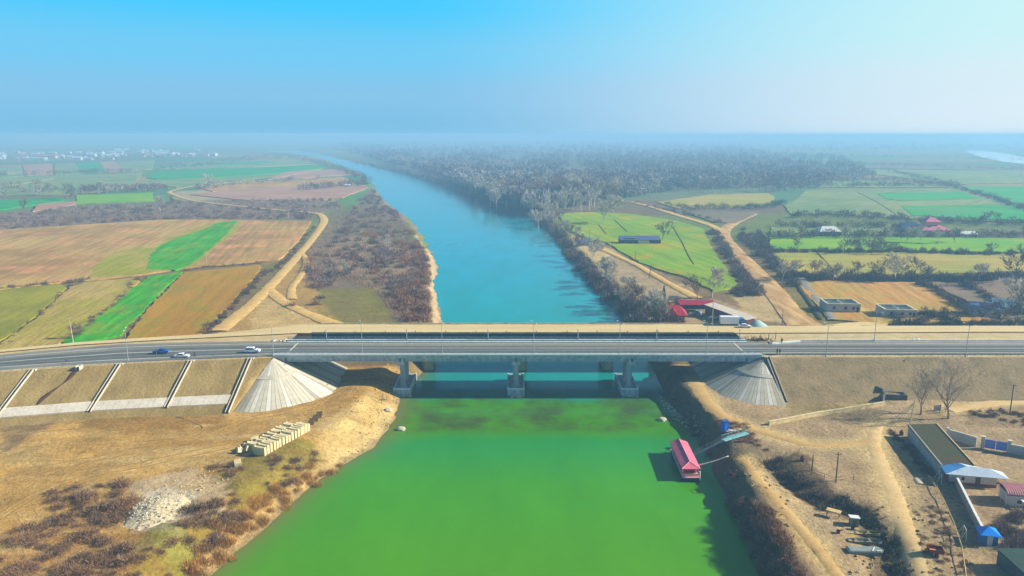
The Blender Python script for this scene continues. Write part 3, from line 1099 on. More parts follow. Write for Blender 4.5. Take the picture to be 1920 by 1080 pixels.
def cone(label, cx, cy, sgn, toe, rx, ry, A0=-16):
    root = thing('embankment_cone', label, 'embankment cone', (cx, cy, 0))
    A1 = 90

    def pt(a, r, dz=0.0):
        t = R(a)
        zz = 11.7 + (toe - 0.35 - 11.7) * r
        return (sgn * rx * r * math.sin(t), -ry * r * math.cos(t), zz + dz)
    ringr = 0.36
    for nm, r0, r1, n in (('upper_paving', 0.02, ringr - 0.02, 11), ('lower_paving', ringr + 0.05, 1.0, 23)):
        mb = MB()
        mb.add([p for i in range(31) for p in (pt(A0 + (A1 - A0) * i / 30, r0, -0.10), pt(A0 + (A1 - A0) * i / 30, r1, -0.10))], [(2 * i, 2 * i + 1, 2 * i + 3, 2 * i + 2) for i in range(30)], 3)
        for i in range(n):
            a0 = A0 + (A1 - A0) * (i + 0.035) / n
            a1 = A0 + (A1 - A0) * (i + 0.965) / n
            mi = random.Random(i * 7 + n).choice([0, 0, 1, 2])
            dz = random.Random(i * 3 + n).uniform(0.0, 0.05)
            seg = 4
            rowsA = []
            for q in range(seg + 1):
                r = r0 + (r1 - r0) * q / seg
                rowsA.append([pt(a0, r, dz), pt((a0 + a1) / 2, r, dz), pt(a1, r, dz)])
            mb.sheet(rowsA, mi)
        mb.build(nm, [m_conc, m_conc2, m_conc3, m_joint], root)
    mb = MB()
    rows = []
    for i in range(31):
        a = A0 + (A1 - A0) * i / 30
        rows.append([pt(a, ringr - 0.02, -0.12), pt(a, ringr - 0.02, 0.16), pt(a, ringr + 0.05, 0.20), pt(a, ringr + 0.055, -0.12)])
    mb.sheet(rows)
    mb.build('bench_ring', m_kerb, root)
    mb = MB()
    rows = []
    for i in range(31):
        a = A0 + (A1 - A0) * i / 30
        rows.append([pt(a, 0.995, -0.4), pt(a, 0.995, 0.14), pt(a, 1.025, 0.14), pt(a, 1.03, -0.8)])
    mb.sheet(rows)
    mb.build('toe_kerb', m_kerb, root)
    # straight paving below the end of the deck
    mb = MB()
    n = 13
    mb.quad((0, 0, 11.55), (sgn * rx, 0, toe - 0.5), (sgn * rx, 17.5, toe - 0.5), (0, 17.5, 11.55), mi=3)
    for i in range(n):
        y0 = 17.4 * (i + 0.04) / n
        y1 = 17.4 * (i + 0.96) / n
        mi = random.Random(i * 5 + n).choice([0, 1, 2])
        mb.quad((0, y0, 11.7), (sgn * rx, y0, toe - 0.35), (sgn * rx, y1, toe - 0.35), (0, y1, 11.7), mi=mi)
    mb.build('end_slope_paving', [m_conc, m_conc2, m_conc3, m_joint], root)
    return root


cone('cream sunlit concrete quarter cone at the bridge end above the concrete block stack', -66.0, 197.4, 1, TOEL, 17.6, 19.4)
cone('grey shaded concrete quarter cone at the bridge end above the pink boat', 69.0, 197.4, -1, TOER - 0.3, 17.0, 19.2, -3)


# concrete apron on the left slope
def slope_pt(x, s, slope=2.2, lift=0.3):
    """on the left front slope, s metres below the crest (vertical)"""
    y = float(np.interp(x, [p[0] for p in front_l], [p[1] for p in front_l]))
    return (x, y - slope * s, DECK - s + lift)


m_apron = M('apron_concrete', S(212, 204, 190), S(188, 180, 164), 0.25, 0.85, world=True)
root = thing('concrete_apron', 'long pale concrete strip along the foot of the road slope crossed by drain chutes', 'concrete apron', (0, 0, 0))
xs_ = list(np.linspace(-190, -72.5, 40))
for a, b in zip(xs_[:-1], xs_[1:]):
    mb = MB()
    g_ = 0.05
    a_, b_ = a + g_, b - g_
    p = [slope_pt(a_, 5.9), slope_pt(b_, 5.9), slope_pt(b_, 7.25), slope_pt(a_, 7.25)]
    q = [(x, y, z - 0.3) for x, y, z in p]
    mb.add(p + q, [(0, 3, 2, 1), (4, 5, 6, 7), (0, 1, 5, 4), (1, 2, 6, 5), (2, 3, 7, 6), (3, 0, 4, 7)])
    mb.build('slab', m_apron, root)


def chute(x, s0, s1, label, slope=2.2, fpt=slope_pt):
    root = thing('drain_chute', label, 'drain chute', fpt(x, s0)[:2] + (fpt(x, s0)[2] - 0.3,), group=None)
    ox, oy, oz = root.location
    for nm, dx, w, h, mt in (('side_wall', -0.42, 0.15, 0.5, m_kerb), ('side_wall', 0.42, 0.15, 0.5, m_kerb), ('channel_floor', 0, 0.69, 0.32, M('chute_floor', S(60, 52, 42), S(44, 40, 34)))):
        mb = MB()
        p0, p1 = fpt(x, s0), fpt(x, s1)
        v = []
        for p in (p0, p1):
            for ddx, dz in ((-w / 2, -0.5), (w / 2, -0.5), (w / 2, h - 0.3), (-w / 2, h - 0.3)):
                v.append((dx + ddx, p[1] - oy, p[2] + dz - oz))
        mb.add(v, [(0, 1, 2, 3), (7, 6, 5, 4), (0, 4, 5, 1), (1, 5, 6, 2), (2, 6, 7, 3), (3, 7, 4, 0)])
        mb.build(nm, mt, root)
    mb = MB()
    mb.box((0, 0.3, 0.05), (2.0, 0.9, 0.5))
    mb.build('inlet', m_kerb, root)
    return root


for px, lab in ((80, 'narrow concrete drain chute on the left slope farthest from the bridge'), (222, 'narrow concrete drain chute on the slope beside the eroded gully'),
                (357, 'narrow concrete drain chute on the slope below the white saloon car')):
    x = P(px, 684 if px < 300 else 677, DECK)[0]
    chute(x, 0.1, 7.4, lab)
chute(-71.6, 0.1, 8.6, 'long concrete drain chute down to the ground right beside the cream cone')


def slope_pt_r(x, s, slope=2.0, lift=0.3):
    return (x, 197.5 - slope * s, DECK - s + lift)


chute(70.4, 0.1, 7.6, 'concrete drain chute down the slope beside the grey shaded cone', fpt=slope_pt_r)
# eroded gully with its outlet block
root = thing('culvert_outlet', 'white concrete culvert outlet at the top of the eroded slope gully', 'culvert outlet', slope_pt(P(155, 686, DECK)[0], 0.5))
mb = MB()
mb.box((-0.45, 0, 0.3), (0.3, 1.8, 1.1)).box((0.45, 0, 0.3), (0.3, 1.8, 1.1)).box((0, 0.75, 0.5), (0.6, 0.3, 0.9))
mb.build('headwall', m_kerb, root, bevel=0.03)
mb = MB()
mb.box((0, -0.1, 0.15), (0.6, 1.4, 0.3))
mb.build('channel', M('chute_floor', None), root)
gx0 = P(150, 688, DECK)[0]
mb = MB()
rows = []
for k in range(24):
    t = k / 23
    x = gx0 - 0.5 - 2.9 * t + 0.5 * math.sin(6 * t)
    p = slope_pt(x, 1.0 + 4.7 * t)
    w = 0.45 + 0.25 * math.sin(9 * t + 1)
    rows.append([(p[0] - w, p[1], p[2] - 0.05), (p[0], p[1], p[2] + 0.06), (p[0] + w, p[1], p[2] - 0.05)])
mb.sheet(rows)
tag(mb.build('eroded_gully', M('gully_soil', S(92, 66, 40), S(64, 48, 32), 0.8, world=True)), kind='structure')

# asphalt
m_asph = M('asphalt', S(102, 104, 102), S(76, 78, 77), 0.22, 0.85, world=True, streak=(0.05, 1, 1))
m_asph_l = M('asphalt_worn', S(134, 132, 124), S(102, 102, 97), 0.22, 0.85, world=True, streak=(0.05, 1, 1))
m_paint = M('road_paint', S(206, 204, 190), S(180, 178, 164), 0.5, 0.7, world=True)
ra = [P(a, b, DECK) for a, b in [(-300, 722), (-120, 702), (0, 693), (80, 688), (220, 680), (355, 674), (480, 669.5)]] + [(XL, 199.6)]
rbk = [P(a, b, DECK) for a, b in [(-300, 690), (-120, 676), (0, 667), (80, 659), (220, 647), (355, 643), (480, 641)]] + [(XL, 212.6)]


def lane(fr, f0, f1, z, mat, name, parent=None, front=ra, back=rbk):
    mb = MB()
    st = []
    for (p0, p1, q0, q1) in zip(front[:-1], front[1:], back[:-1], back[1:]):
        n = 8
        for k in range(n):
            t = k / n
            a = (p0[0] + (p1[0] - p0[0]) * t, p0[1] + (p1[1] - p0[1]) * t)
            b = (q0[0] + (q1[0] - q0[0]) * t, q0[1] + (q1[1] - q0[1]) * t)
            st.append((a, b))
    st.append((front[-1], back[-1]))
    rows = []
    for a, b in st:
        rows.append([(a[0] + (b[0] - a[0]) * f, a[1] + (b[1] - a[1]) * f, z) for f in (f0, (f0 + f1) / 2, f1)])
    mb.sheet(rows)
    o = mb.build(name, mat, parent)
    if parent is None:
        tag(o, kind='structure')
    return o


def marks(front, back, parent):
    lane(0, 0.115, 0.140, DECK + 0.215, m_paint, 'edge_line', parent, front, back)
    lane(0, 0.800, 0.825, DECK + 0.215, m_paint, 'edge_line', parent, front, back)
    lane(0, 0.455, 0.480, DECK + 0.215, m_paint, 'centre_line', parent, front, back)
    lane(0, 0.300, 0.455, DECK + 0.204, m_asph, 'wheel_lane', parent, front, back)
    lane(0, 0.145, 0.27, DECK + 0.204, m_asph, 'wheel_lane', parent, front, back)
    lane(0, 0.50, 0.66, DECK + 0.204, m_asph, 'wheel_lane', parent, front, back)


rd = lane(0, 0, 1, DECK + 0.20, m_asph_l, 'road')
marks(ra, rbk, rd)
fr_r, bk_r = [(XR, 199.6), (150, 199.6), (430, 199.8)], [(XR, 212.6), (150, 212.6), (430, 212.8)]
rd = lane(0, 0, 1, DECK + 0.20, m_asph_l, 'road', None, fr_r, bk_r)
marks(fr_r, bk_r, rd)
# old sandy road on both shores
ra2 = [P(a, b, DECK) for a, b in [(-120, 673), (0, 662), (150, 648), (300, 639), (400, 634), (560, 626)]] + [(-61.0, 222.0)]
rb2 = [P(a, b, DECK) for a, b in [(-120, 669), (0, 657.5), (150, 643), (300, 633), (400, 627.5), (560, 611)]] + [(-61.0, 233.0)]
m_sandroad = M('sandy_road', S(206, 188, 150), S(188, 168, 128), 0.22, 0.95, bump=0.05, world=True, streak=(0.12, 1, 1))
lane(0, 0, 1, DECK + 0.3, m_sandroad, 'sandy_road', None, ra2, rb2)
lane(0, 0, 1, DECK + 0.3, m_sandroad, 'sandy_road', None, [(67.5, 222), (150, 223.5), (430, 224)], [(67.5, 231), (150, 231), (430, 231)])

# ------------------------------------------------------------------ the road bridge
m_bconc = M('bridge_concrete', S(190, 198, 202), S(142, 150, 156), 0.9, 0.8, streak=(1, 1, .12))
m_bpale = M('bridge_parapet', S(238, 242, 240), S(220, 226, 226), 0.4, 0.75)
m_walk = M('sidewalk_concrete', S(186, 198, 198), S(166, 178, 180), 0.3, 0.85)
m_steel = M('galvanised_steel', S(170, 178, 182), S(146, 154, 160), 1.5, 0.45, metal=0.4)
m_dark = M('dark_steel', S(46, 50, 54), S(34, 36, 40), 1.0, 0.6)

bridge = thing('road_bridge', 'long grey concrete road bridge on three river piers with railings and lane markings', 'bridge', (0, 0, 0))
XA, XB = -66.2, 69.2
mid = (XL + XR) / 2
LEN = XB - XA


def bbox(x0, x1, y0, y1, z0, z1):
    return ((x0 + x1) / 2, (y0 + y1) / 2, (z0 + z1) / 2), (x1 - x0, y1 - y0, z1 - z0)


mb = MB()
mb.box(*bbox(XA, XB, FY, BY, 11.55, 12.02))
mb.build('deck_slab', m_bconc, bridge)
mb = MB()
mb.box(*bbox(XL, XR, 200.3, 211.7, 12.03, 12.16))
asp = mb.build('asphalt', m_asph_l, bridge)
for nm, y0, y1, mt, z in (('wheel_lane', 202.2, 203.7, m_asph, 12.166), ('wheel_lane', 204.2, 205.6, m_asph, 12.166), ('wheel_lane', 206.5, 208.0, m_asph, 12.166),
                          ('edge_line', 201.5, 201.75, m_paint, 12.171), ('centre_line', 205.9, 206.15, m_paint, 12.171), ('edge_line', 210.2, 210.45, m_paint, 12.171)):
    mb = MB()
    mb.quad((XL, y0, z), (XR, y0, z), (XR, y1, z), (XL, y1, z))
    mb.build(nm, mt, asp)
for nm, y0, y1 in (('sidewalk', FY + 0.05, 200.3), ('sidewalk', 211.7, BY - 0.05)):
    mb = MB()
    mb.box(*bbox(XA, XB, y0, y1, 12.02, 12.34))
    mb.build(nm, m_walk, bridge)
for y in (FY + 0.12, BY - 0.12):
    mb = MB()
    mb.box(*bbox(XA, XB, y - 0.26, y + 0.26, 12.34, 12.62))
    pp = mb.build('parapet', m_bpale, bridge)
    mb = MB()
    n = 68
    for i in range(n + 1):
        x = XA + LEN * i / n
        mb.box((x, y, 13.02), (0.10, 0.10, 0.8))
    for z in (12.85, 13.12, 13.42):
        mb.box((mid, y, z), (LEN, 0.08, 0.08))
    mb.build('railing', m_steel, pp)
for y in (200.45, 211.55):
    mb = MB()
    n = 45
    for i in range(n + 1):
        mb.box((XA + LEN * i / n, y, 12.65), (0.1, 0.1, 0.7))
    mb.box((mid, y, 12.86), (LEN, 0.07, 0.32))
    mb.build('guardrail', m_steel, bridge)
for x, s in ((XL, -1), (XR, 1)):
    mb = MB()
    mb.quad((x - 0.45, 200.4, 12.178), (x + 0.45, 200.4, 12.178), (x + 0.45, 211.6, 12.178), (x - 0.45, 211.6, 12.178))
    mb.build('expansion_joint', m_paint, bridge)
    mb = MB()
    mb.box(*bbox(min(x, x + s * 3.2), max(x, x + s * 3.2), FY + 0.3, BY - 0.3, 6.5, 11.55))
    mb.box(*bbox(min(x, x - s * 1.1), max(x, x - s * 1.1), FY + 0.4, BY - 0.4, 6.5, 9.55))
    mb.build('abutment', m_bconc, bridge)
PX = [-31.0, 1.1, 33.2]
ends = [XL + 0.3] + PX + [XR - 0.3]
for a, b in zip(ends[:-1], ends[1:]):
    for i in range(6):
        y = FY + 0.9 + i * (BY - FY - 1.8) / 5
        mb = MB()
        L_ = b - a - 0.16
        c = (a + b) / 2
        mb.box((c, y, 11.45), (L_, 1.5, 0.2)).box((c, y, 10.98), (L_, 0.34, 0.74)).box((c, y, 10.47), (L_, 0.7, 0.28))
        mb.build('girder', m_bconc, bridge)
for x in PX:
    mb = MB()
    mb.box((x, 207.0, 0.6), (4.9, 14.2, 2.5))
    mb.box((x, 199.9 + 0.16, 2.0), (4.9, 0.32, 0.3), mi=1).box((x - 2.29, 207.0, 2.0), (0.32, 13.5, 0.3), mi=1).box((x + 2.29, 207.0, 2.0), (0.32, 13.5, 0.3), mi=1)
    pier = mb.build('pier', [m_bconc, m_bpale], bridge)
    pier['label'] = 'concrete pier footing with raised pale rim'
    for y in (202.9, 209.4):
        mb = MB()
        st = [(math.cos(t) * 0.78, math.sin(t) * 1.0) for t in [2 * math.pi * k / 20 for k in range(20)]]
        mb.prism([(x + p[0], y + p[1]) for p in st], 2.2, 9.3)
        mb.prism([(x + p[0] * 1.35, y + p[1] * 1.3) for p in st], 1.85, 2.3)
        mb.build('column', m_bconc, pier)
    mb = MB()
    mb.box((x, 206.0, 9.8), (2.3, 14.4, 1.0))
    mb.box((x - 0.62, FY + 0.15, 10.8), (0.4, 0.7, 1.0)).box((x + 0.62, FY + 0.15, 10.8), (0.4, 0.7, 1.0))
    mb.build('cap_beam', m_bconc, pier)
# broken concrete at the feet of the piers
m_rub = M('pale_rubble', S(206, 200, 184), S(170, 160, 140), 1.2, 0.9)
m_rubt = M('tan_rubble', S(200, 178, 134), S(160, 138, 98), 1.2, 0.9)


def rubble(name, spots, smin, smax, mat, kind='stuff', seed=1):
    rnd = random.Random(seed)
    mb = MB()
    for x, y, z in spots:
        s = rnd.uniform(smin, smax)
        mb.box((x, y, z + s * 0.15), (s * rnd.uniform(.7, 1.6), s * rnd.uniform(.7, 1.3), s * rnd.uniform(.4, .9)), rnd.uniform(0, 3.1), rx=rnd.uniform(-.5, .5), ry=rnd.uniform(-.5, .5), taper=rnd.uniform(.5, .95))
    return tag(mb.build(name, mat), kind=kind)


rr = random.Random(3)
rubble('rubble', [(x + rr.uniform(-2.4, 2.4), 199.3 + rr.uniform(-0.7, 0.5), 0.0) for x in PX for _ in range(9)], 0.35, 0.95, m_rub, seed=5)
sp = []
for _ in range(150):
    p = P(rr.gauss(715, 30), rr.uniform(770, 850), 1.0)
    if not inpoly(np.array([p[0]]), np.array([p[1]]), RIVER)[0]:
        sp.append((p[0], p[1], H(*p)))
for _ in range(60):
    p = P(rr.uniform(695, 800), rr.uniform(690, 760), 1.0)
    if not inpoly(np.array([p[0]]), np.array([p[1]]), RIVER)[0]:
        sp.append((p[0], p[1], H(*p)))
rubble('rubble', sp, 0.15, 0.5, m_rubt, seed=8)
sp = []
for _ in range(170):
    t = rr.random()
    p = P(1236 + 70 * t + rr.gauss(0, 5), 745 + 70 * t + rr.gauss(0, 3), 0.0)
    sp.append((p[0], p[1], max(0.05, H(*p))))
rubble('rubble', sp, 0.18, 0.5, m_rub, seed=9)
for px, py, lab in ((1242, 788, 'lone pale boulder in the green water below the bridge'), (752, 806, 'pale snag breaking the water near the left bank'), (728, 776, 'white boulder at the left water edge below the pier')):
    x, y = P(px, py, 0)
    bm = bmesh.new()
    bmesh.ops.create_icosphere(bm, subdivisions=3, radius=0.9)
    for v in bm.verts:
        k = 1 + 0.5 * float(fbm(v.co.x * 2 + px, v.co.y * 2 + v.co.z, 3))
        v.co = Vector((v.co.x * k * 1.2, v.co.y * k, v.co.z * k * 0.7))
    me = bpy.data.meshes.new('boulder')
    bm.to_mesh(me)
    bm.free()
    me.materials.append(m_rub)
    o = link('boulder', me)
    o.location = (x, y, max(0.2, H(x, y) + 0.2))
    tag(o, lab, 'boulder')

# ------------------------------------------------------------------ the old bridge
m_old = M('old_bridge_panel', S(70, 84, 92), S(48, 58, 66), 0.3, 0.8, streak=(1, 1, 0.2))
m_oldc = M('old_concrete', S(190, 178, 148), S(150, 138, 112), 0.4, 0.9)
old = thing('old_bridge', 'older parallel bridge with sandy unpaved deck and dark ribbed side panels', 'bridge', (0, 0, 0))
OX0, OX1 = -61.5, 68.2
OL, OM = OX1 - OX0, (OX0 + OX1) / 2
mb = MB()
mb.box(*bbox(OX0, OX1, 221.9, 233.2, 11.2, 12.25))
mb.build('deck', m_oldc, old)
mb = MB()
rows = []
for k in range(66):
    x = OX0 - 0.3 + (OL + 0.6) * k / 65
    rows.append([(x, 222.35 + (10.4) * j / 6, 12.27 + 0.1 * float(vnoise(x / 3, j, 4))) for j in range(7)])
mb.sheet(rows)
mb.build('sand_cover', m_sandroad, old, smooth=True)
for y in (222.0, 233.05):
    mb = MB()
    mb.box(*bbox(OX0, OX1, y - 0.28, y + 0.28, 12.25, 12.62))
    for k in range(14):
        mb.box((OX0 + 4 + k * 9.3, y, 12.8), (0.25, 0.2, 0.5))
    mb.build('kerb', m_oldc, old)
for y, s in ((221.72, -1), (233.3, 1)):
    mb = MB()
    mb.box(*bbox(OX0, OX1, y - 0.12, y + 0.12, 9.6, 12.2))
    for k in range(54):
        mb.box((OX0 + 1.2 + k * 2.4, y + s * 0.2, 10.9), (0.22, 0.3, 2.5))
    for z in (9.7, 12.1):
        mb.box((OM, y + s * 0.16, z), (OL, 0.36, 0.16))
    mb.build('side_panel', m_old, old)
for x in (-26.5, 2.9, 29.8):
    mb = MB()
    mb.lathe([(1.9, -2), (1.9, 6.0), (2.1, 6.1), (2.1, 6.9), (1.5, 7.0), (1.5, 9.6)], (x, 224.5, 0), 24)
    mb.lathe([(1.9, -2), (1.9, 6.0), (2.1, 6.1), (2.1, 6.9), (1.5, 7.0), (1.5, 9.6)], (x, 230.8, 0), 24)
    mb.box((x, 227.6, 9.2), (2.4, 10.5, 1.0))
    mb.build('pier', m_oldc, old)
for x in (-44.0, 49.0):
    mb = MB()
    for y in (224, 227.5, 231):
        mb.lathe([(0.55, 0), (0.55, 9.2)], (x, y, 0), 12)
    mb.box((x, 227.6, 9.4), (1.4, 10.5, 0.9))
    mb.build('trestle', m_oldc, old)

# ------------------------------------------------------------------ roadside furniture
m_lamp = M('lamp_paint', S(166, 172, 174), S(146, 152, 156), 2.0, 0.45, metal=0.2)
m_glassd = M('lamp_glass', S(220, 222, 216), S(200, 202, 198), 4.0, 0.2)


def lamp(px, py, y, z, label, group, src=[None]):
    x = (px - 960.0) / F * ((CAMZ - z) / (((py - 540) / F) * CP + SP))
    if src[0] is None:
        r = thing('street_lamp', label, 'street lamp', (x, y, z), R(20), group)
        mb = MB()
        mb.box((0, 0, 0.08), (0.5, 0.5, 0.16)).tube((0, 0, 0.1), (0, 0, 0.9), 0.16, 0.14, 10)
        mb.build('base', m_lamp, r)
        mb = MB()
        mb.tube((0, 0, 0.8), (0, 0, 8.6), 0.10, 0.06, 10)
        mb.build('pole', m_lamp, r)
        for s in (-1, 1):
            mb = MB()
            mb.path([(0, 0, 8.4), (0, s * 0.5, 8.85), (0, s * 1.4, 9.15)], 0.05, 8)
            arm = mb.build('arm', m_lamp, r)
            mb = MB()
            mb.box((0, s * 1.75, 9.2), (0.26, 0.75, 0.14), taper=0.7, rx=s * 0.12)
            mb.build('lamp_head', m_glassd, arm)
        src[0] = r
        return r
    r = copy_tree(src[0])
    r.location = (x, y, z)
    r['label'] = label
    r['group'] = group
    return r


lf = [(677, 'between the cream cone and the first pier'), (828, 'between the first and the middle pier'), (1001, 'just past the middle pier'), (1163, 'beside the third pier'), (1327, 'above the grey cone')]
for px, w in lf:
    lamp(px, 668, FY + 0.75, 12.34, 'slim pale street lamp on the bridge front, ' + w, 'street lamps along the front side of the bridge')
for i, px in enumerate((611, 762, 915, 1084, 1232, 1388)):
    x = (px - 960.0) / F * ((CAMZ - 12.3) / (((640 - 540) / F) * CP + SP))
    mb = MB()
    mb.box((0, 0, .1), (.4, .4, .2)).tube((0, 0, .1), (0, 0, 3.0), .13, .11, 8).lathe([(.16, 3.0), (.16, 3.12), (.05, 3.2)], (0, 0, 0), 8)
    o = mb.build('marker_post', m_lamp)
    o.location = (x, BY - .12, 12.62)
    tag(o, 'short white post on the back bridge railing, ' + ('closest to the cream cone', 'second from the cream cone', 'above the gap before the middle pier', 'past the middle pier', 'second from the brushwood heap', 'closest to the brushwood heap')[i], 'post', 'white posts along the back railing')
for px, py, y, lab in ((513, 668, 198.2, 'slim pale street lamp at the top of the cream cone'), (240, 679, None, 'slim pale street lamp on the left road near the blue pickup'),
                       (1553, 671, 198.3, 'slim pale street lamp on the road edge above the brown grass slope'), (1817, 671, 198.3, 'slim pale street lamp on the road edge beyond the two bare trees'),
                       (1638, 639, 213.7, 'slim pale street lamp on the far edge of the right road')):
    if y is None:
        y = P(px, py, 12)[1]
    lamp(px, py, y, 12.05, lab, None) if False else lamp(px, py, y, 12.05, lab, 'street lamps on the road approaches')

m_wood = M('weathered_wood', S(120, 104, 84), S(92, 78, 64), 2.0, 0.9)
m_cpole = M('concrete_pole', S(196, 188, 168), S(168, 160, 140), 1.5, 0.85)


def pole(px, py, z, h, label, mat=None, lean=0.0, cross=True, rad=0.13, group=None, rz=0.0):
    x, y = P(px, py, z)
    z = max(z, H(x, y)) if z < 11 else z
    r = thing('utility_pole', label, 'utility pole', (x, y, z - 0.1), group=group, rot=(lean * 0.4, lean, rz))
    mb = MB()
    mb.tube((0, 0, 0), (0, 0, h), rad * 1.25, rad * 0.8, 8)
    mb.build('shaft', mat or m_wood, r)
    if cross:
        mb = MB()
        mb.box((0, -rad, h - 0.35), (1.3, 0.1, 0.12))
        cb = mb.build('crossarm', mat or m_wood, r)
        mb = MB()
        for k in (-0.55, 0, 0.55):
            mb.lathe([(0.05, 0), (0.07, 0.1), (0.04, 0.2)], (k, -rad, h - 0.28 + 0.0), 8)
        mb.build('insulator', m_glassd, cb)
    return r


pole(138, 646, 4.3, 9, 'tall pale utility pole at the corner of the bright green strip', m_cpole, -0.06)
pole(388, 499, 4.2, 8, 'pale utility pole on the field edge beside the bright green patch', m_cpole)
pole(541, 410, 4.2, 9, 'pale utility pole beside the bend of the dusty track', m_cpole)
pole(1893, 778, 4.8, 8, 'brown utility pole beside the sandy track past the bare trees')
pole(1567, 906, 4.4, 6.2, 'taller thin wooden pole standing on the slope above the ditch')
pole(1522, 886, 4.4, 3.6, 'short thin wooden post above the ditch', cross=False)
pole(1466, 611, 8, 5.6, 'thin brown pole beside the rutted track', cross=False, rad=0.1)
pole(1190, 491, 4.2, 6, 'leaning wooden pole on the dry meadow nearest the riverside bushes', None, 0.10, True)
pole(1217, 521, 4.2, 6.6, 'leaning dark braced pole on the meadow edge nearest the bridge', None, 0.12, True, 0.18)
pole(1105, 452, 4.2, 8, 'thin dark pole between the small shed and the river', cross=False, rad=0.1)
pole(1125, 462, 4.2, 8, 'thin pale pole between the small shed and the barn', m_cpole, cross=False, rad=0.1)
pole(1145, 470, 4.2, 6, 'short pale pole at the end of the footpath near the barn', m_cpole, -0.1, cross=False, rad=0.12)
pole(1335, 612, 10, 9.5, 'white pole in the yard beside the long pale roof', m_cpole, cross=False, rad=0.12)
# braced pole by the green roof
x, y = P(1705, 800, 4.6)
r = thing('utility_pole', 'pale pole with three bracing struts at the corner of the green roofed barn', 'utility pole', (x, y, 4.6))
mb = MB()
mb.tube((0, 0, 0), (0.9, 0.6, 6.4), 0.14, 0.1, 8)
mb.build('shaft', m_cpole, r)
for ex in ((-6.3, -0.6, 0), (-3.6, 0.8, 0), (-1.8, 1.6, 0)):
    mb = MB()
    mb.tube(ex, (0.8, 0.55, 5.8), 0.05, 0.05, 6)
    mb.build('strut', m_cpole, r)

# right roadside guardrail
r = thing('guardrail', 'grey steel guardrail along the road edge above the brown slope', 'guardrail', (72, 198.6, 12.0))
mb = MB()
for k in range(70):
    mb.box((2 * k + 4, 0, 0.35), (0.12, 0.14, 0.75))
mb.build('post', m_steel, r)
r.children[0]['kind'] = 'stuff'
mb = MB()
mb.box((72, -0.1, 0.62), (138, 0.06, 0.34))
mb.build('rail', m_steel, r)
r = thing('guardrail', 'grey steel guardrail along the curving road edge above the drain chutes', 'guardrail', (0, 0, 0))
mb = MB()
mp_ = MB()
pts = []
for (x0, y0), (x1, y1) in zip(front_l[:-1], front_l[1:]):
    n = max(1, int(math.hypot(x1 - x0, y1 - y0) / 2.0))
    pts += [(x0 + (x1 - x0) * k / n, y0 + 0.5 + (y1 - y0) * k / n) for k in range(n)]
for a, b in zip(pts[:-1], pts[1:]):
    mp_.box((a[0], a[1], 12.3), (0.12, 0.12, 0.7))
    mb.add([(a[0], a[1] - .1, 12.42), (b[0], b[1] - .1, 12.42), (b[0], b[1] - .1, 12.72), (a[0], a[1] - .1, 12.72), (a[0], a[1] - .05, 12.42), (b[0], b[1] - .05, 12.42), (b[0], b[1] - .05, 12.72), (a[0], a[1] - .05, 12.72)],
           [(0, 1, 2, 3), (7, 6, 5, 4), (3, 2, 6, 7), (0, 4, 5, 1)])
mp_.build('post', m_steel, r)['kind'] = 'stuff'
mb.build('rail', m_steel, r)
# white kerb and stones at the far right edge of the road
for px, lab in ((1435, 'pale concrete kerb length lying along the far road edge past the bridge'),):
    x0, y0 = P(1447, 645, 12.2)
    x1, y1 = P(1500, 641, 12.2)
    mb = MB()
    mb.box(((x0 + x1) / 2, (y0 + y1) / 2, 12.4), (math.hypot(x1 - x0, y1 - y0), 0.5, 0.5), math.atan2(y1 - y0, x1 - x0))
    tag(mb.build('kerb_block', m_bpale, bevel=0.05), lab, 'kerb')
x0, y0 = P(1500, 641, 12.2)
mb = MB()
mb.box((150 + x0, 213.9, 12.25), (300, 0.35, 0.5))
tag(mb.build('kerb_line', m_bpale), 'long pale kerb between the right road and the sandy verge', 'kerb')
x, y = P(540, 641, 12.2)
rubble('rubble', [(x + rr.gauss(0, 2.2), y + rr.gauss(0.9, 0.5), 12.1) for _ in range(40)], 0.3, 0.9, m_rub, seed=12)
x, y = P(1712, 637, 12.2)
rubble('rubble', [(x + rr.gauss(0, 1.8), y + rr.gauss(0.3, 0.3), 12.1) for _ in range(14)], 0.3, 0.7, m_bpale, seed=13)
# brushwood and debris heap at the right end between the bridges
m_twigd = M('brushwood', S(92, 72, 54), S(66, 54, 44), 2.0, 0.95)
x, y = P(1422, 640, 12.0)
mb = MB()
for _ in range(130):
    a, b = rr.gauss(0, 2.4), rr.gauss(0.9, 0.7)
    d = Vector((rr.gauss(0, 1), rr.gauss(0, 1), rr.uniform(0.1, 1.2))).normalized() * rr.uniform(0.8, 2.2)
    mb.tube((x + a, y + b, 12.0), (x + a + d.x, y + b + d.y, 12.0 + d.z), 0.07, 0.03, 5)
tag(mb.build('brushwood_heap', m_twigd), 'dark tangled brushwood heap at the far right end of the bridge', 'brushwood')
for px, py, h, lab in ((1441, 634, 1.7, 'short dark post on the sand near the brushwood heap'), (1454, 634, 2.0, 'taller dark post on the sand beside the brushwood heap')):
    x, y = P(px, py, 12.1)
    mb = MB()
    mb.tube((0, 0, 0), (0.05, 0, h), 0.12, 0.1, 7).lathe([(0.2, 0), (0.16, 0.15)], (0, 0, 0), 8)
    o = mb.build('post', m_wood)
    o.name = 'wooden_post'
    o.location = (x, y, 12.0)
    tag(o, lab, 'post')

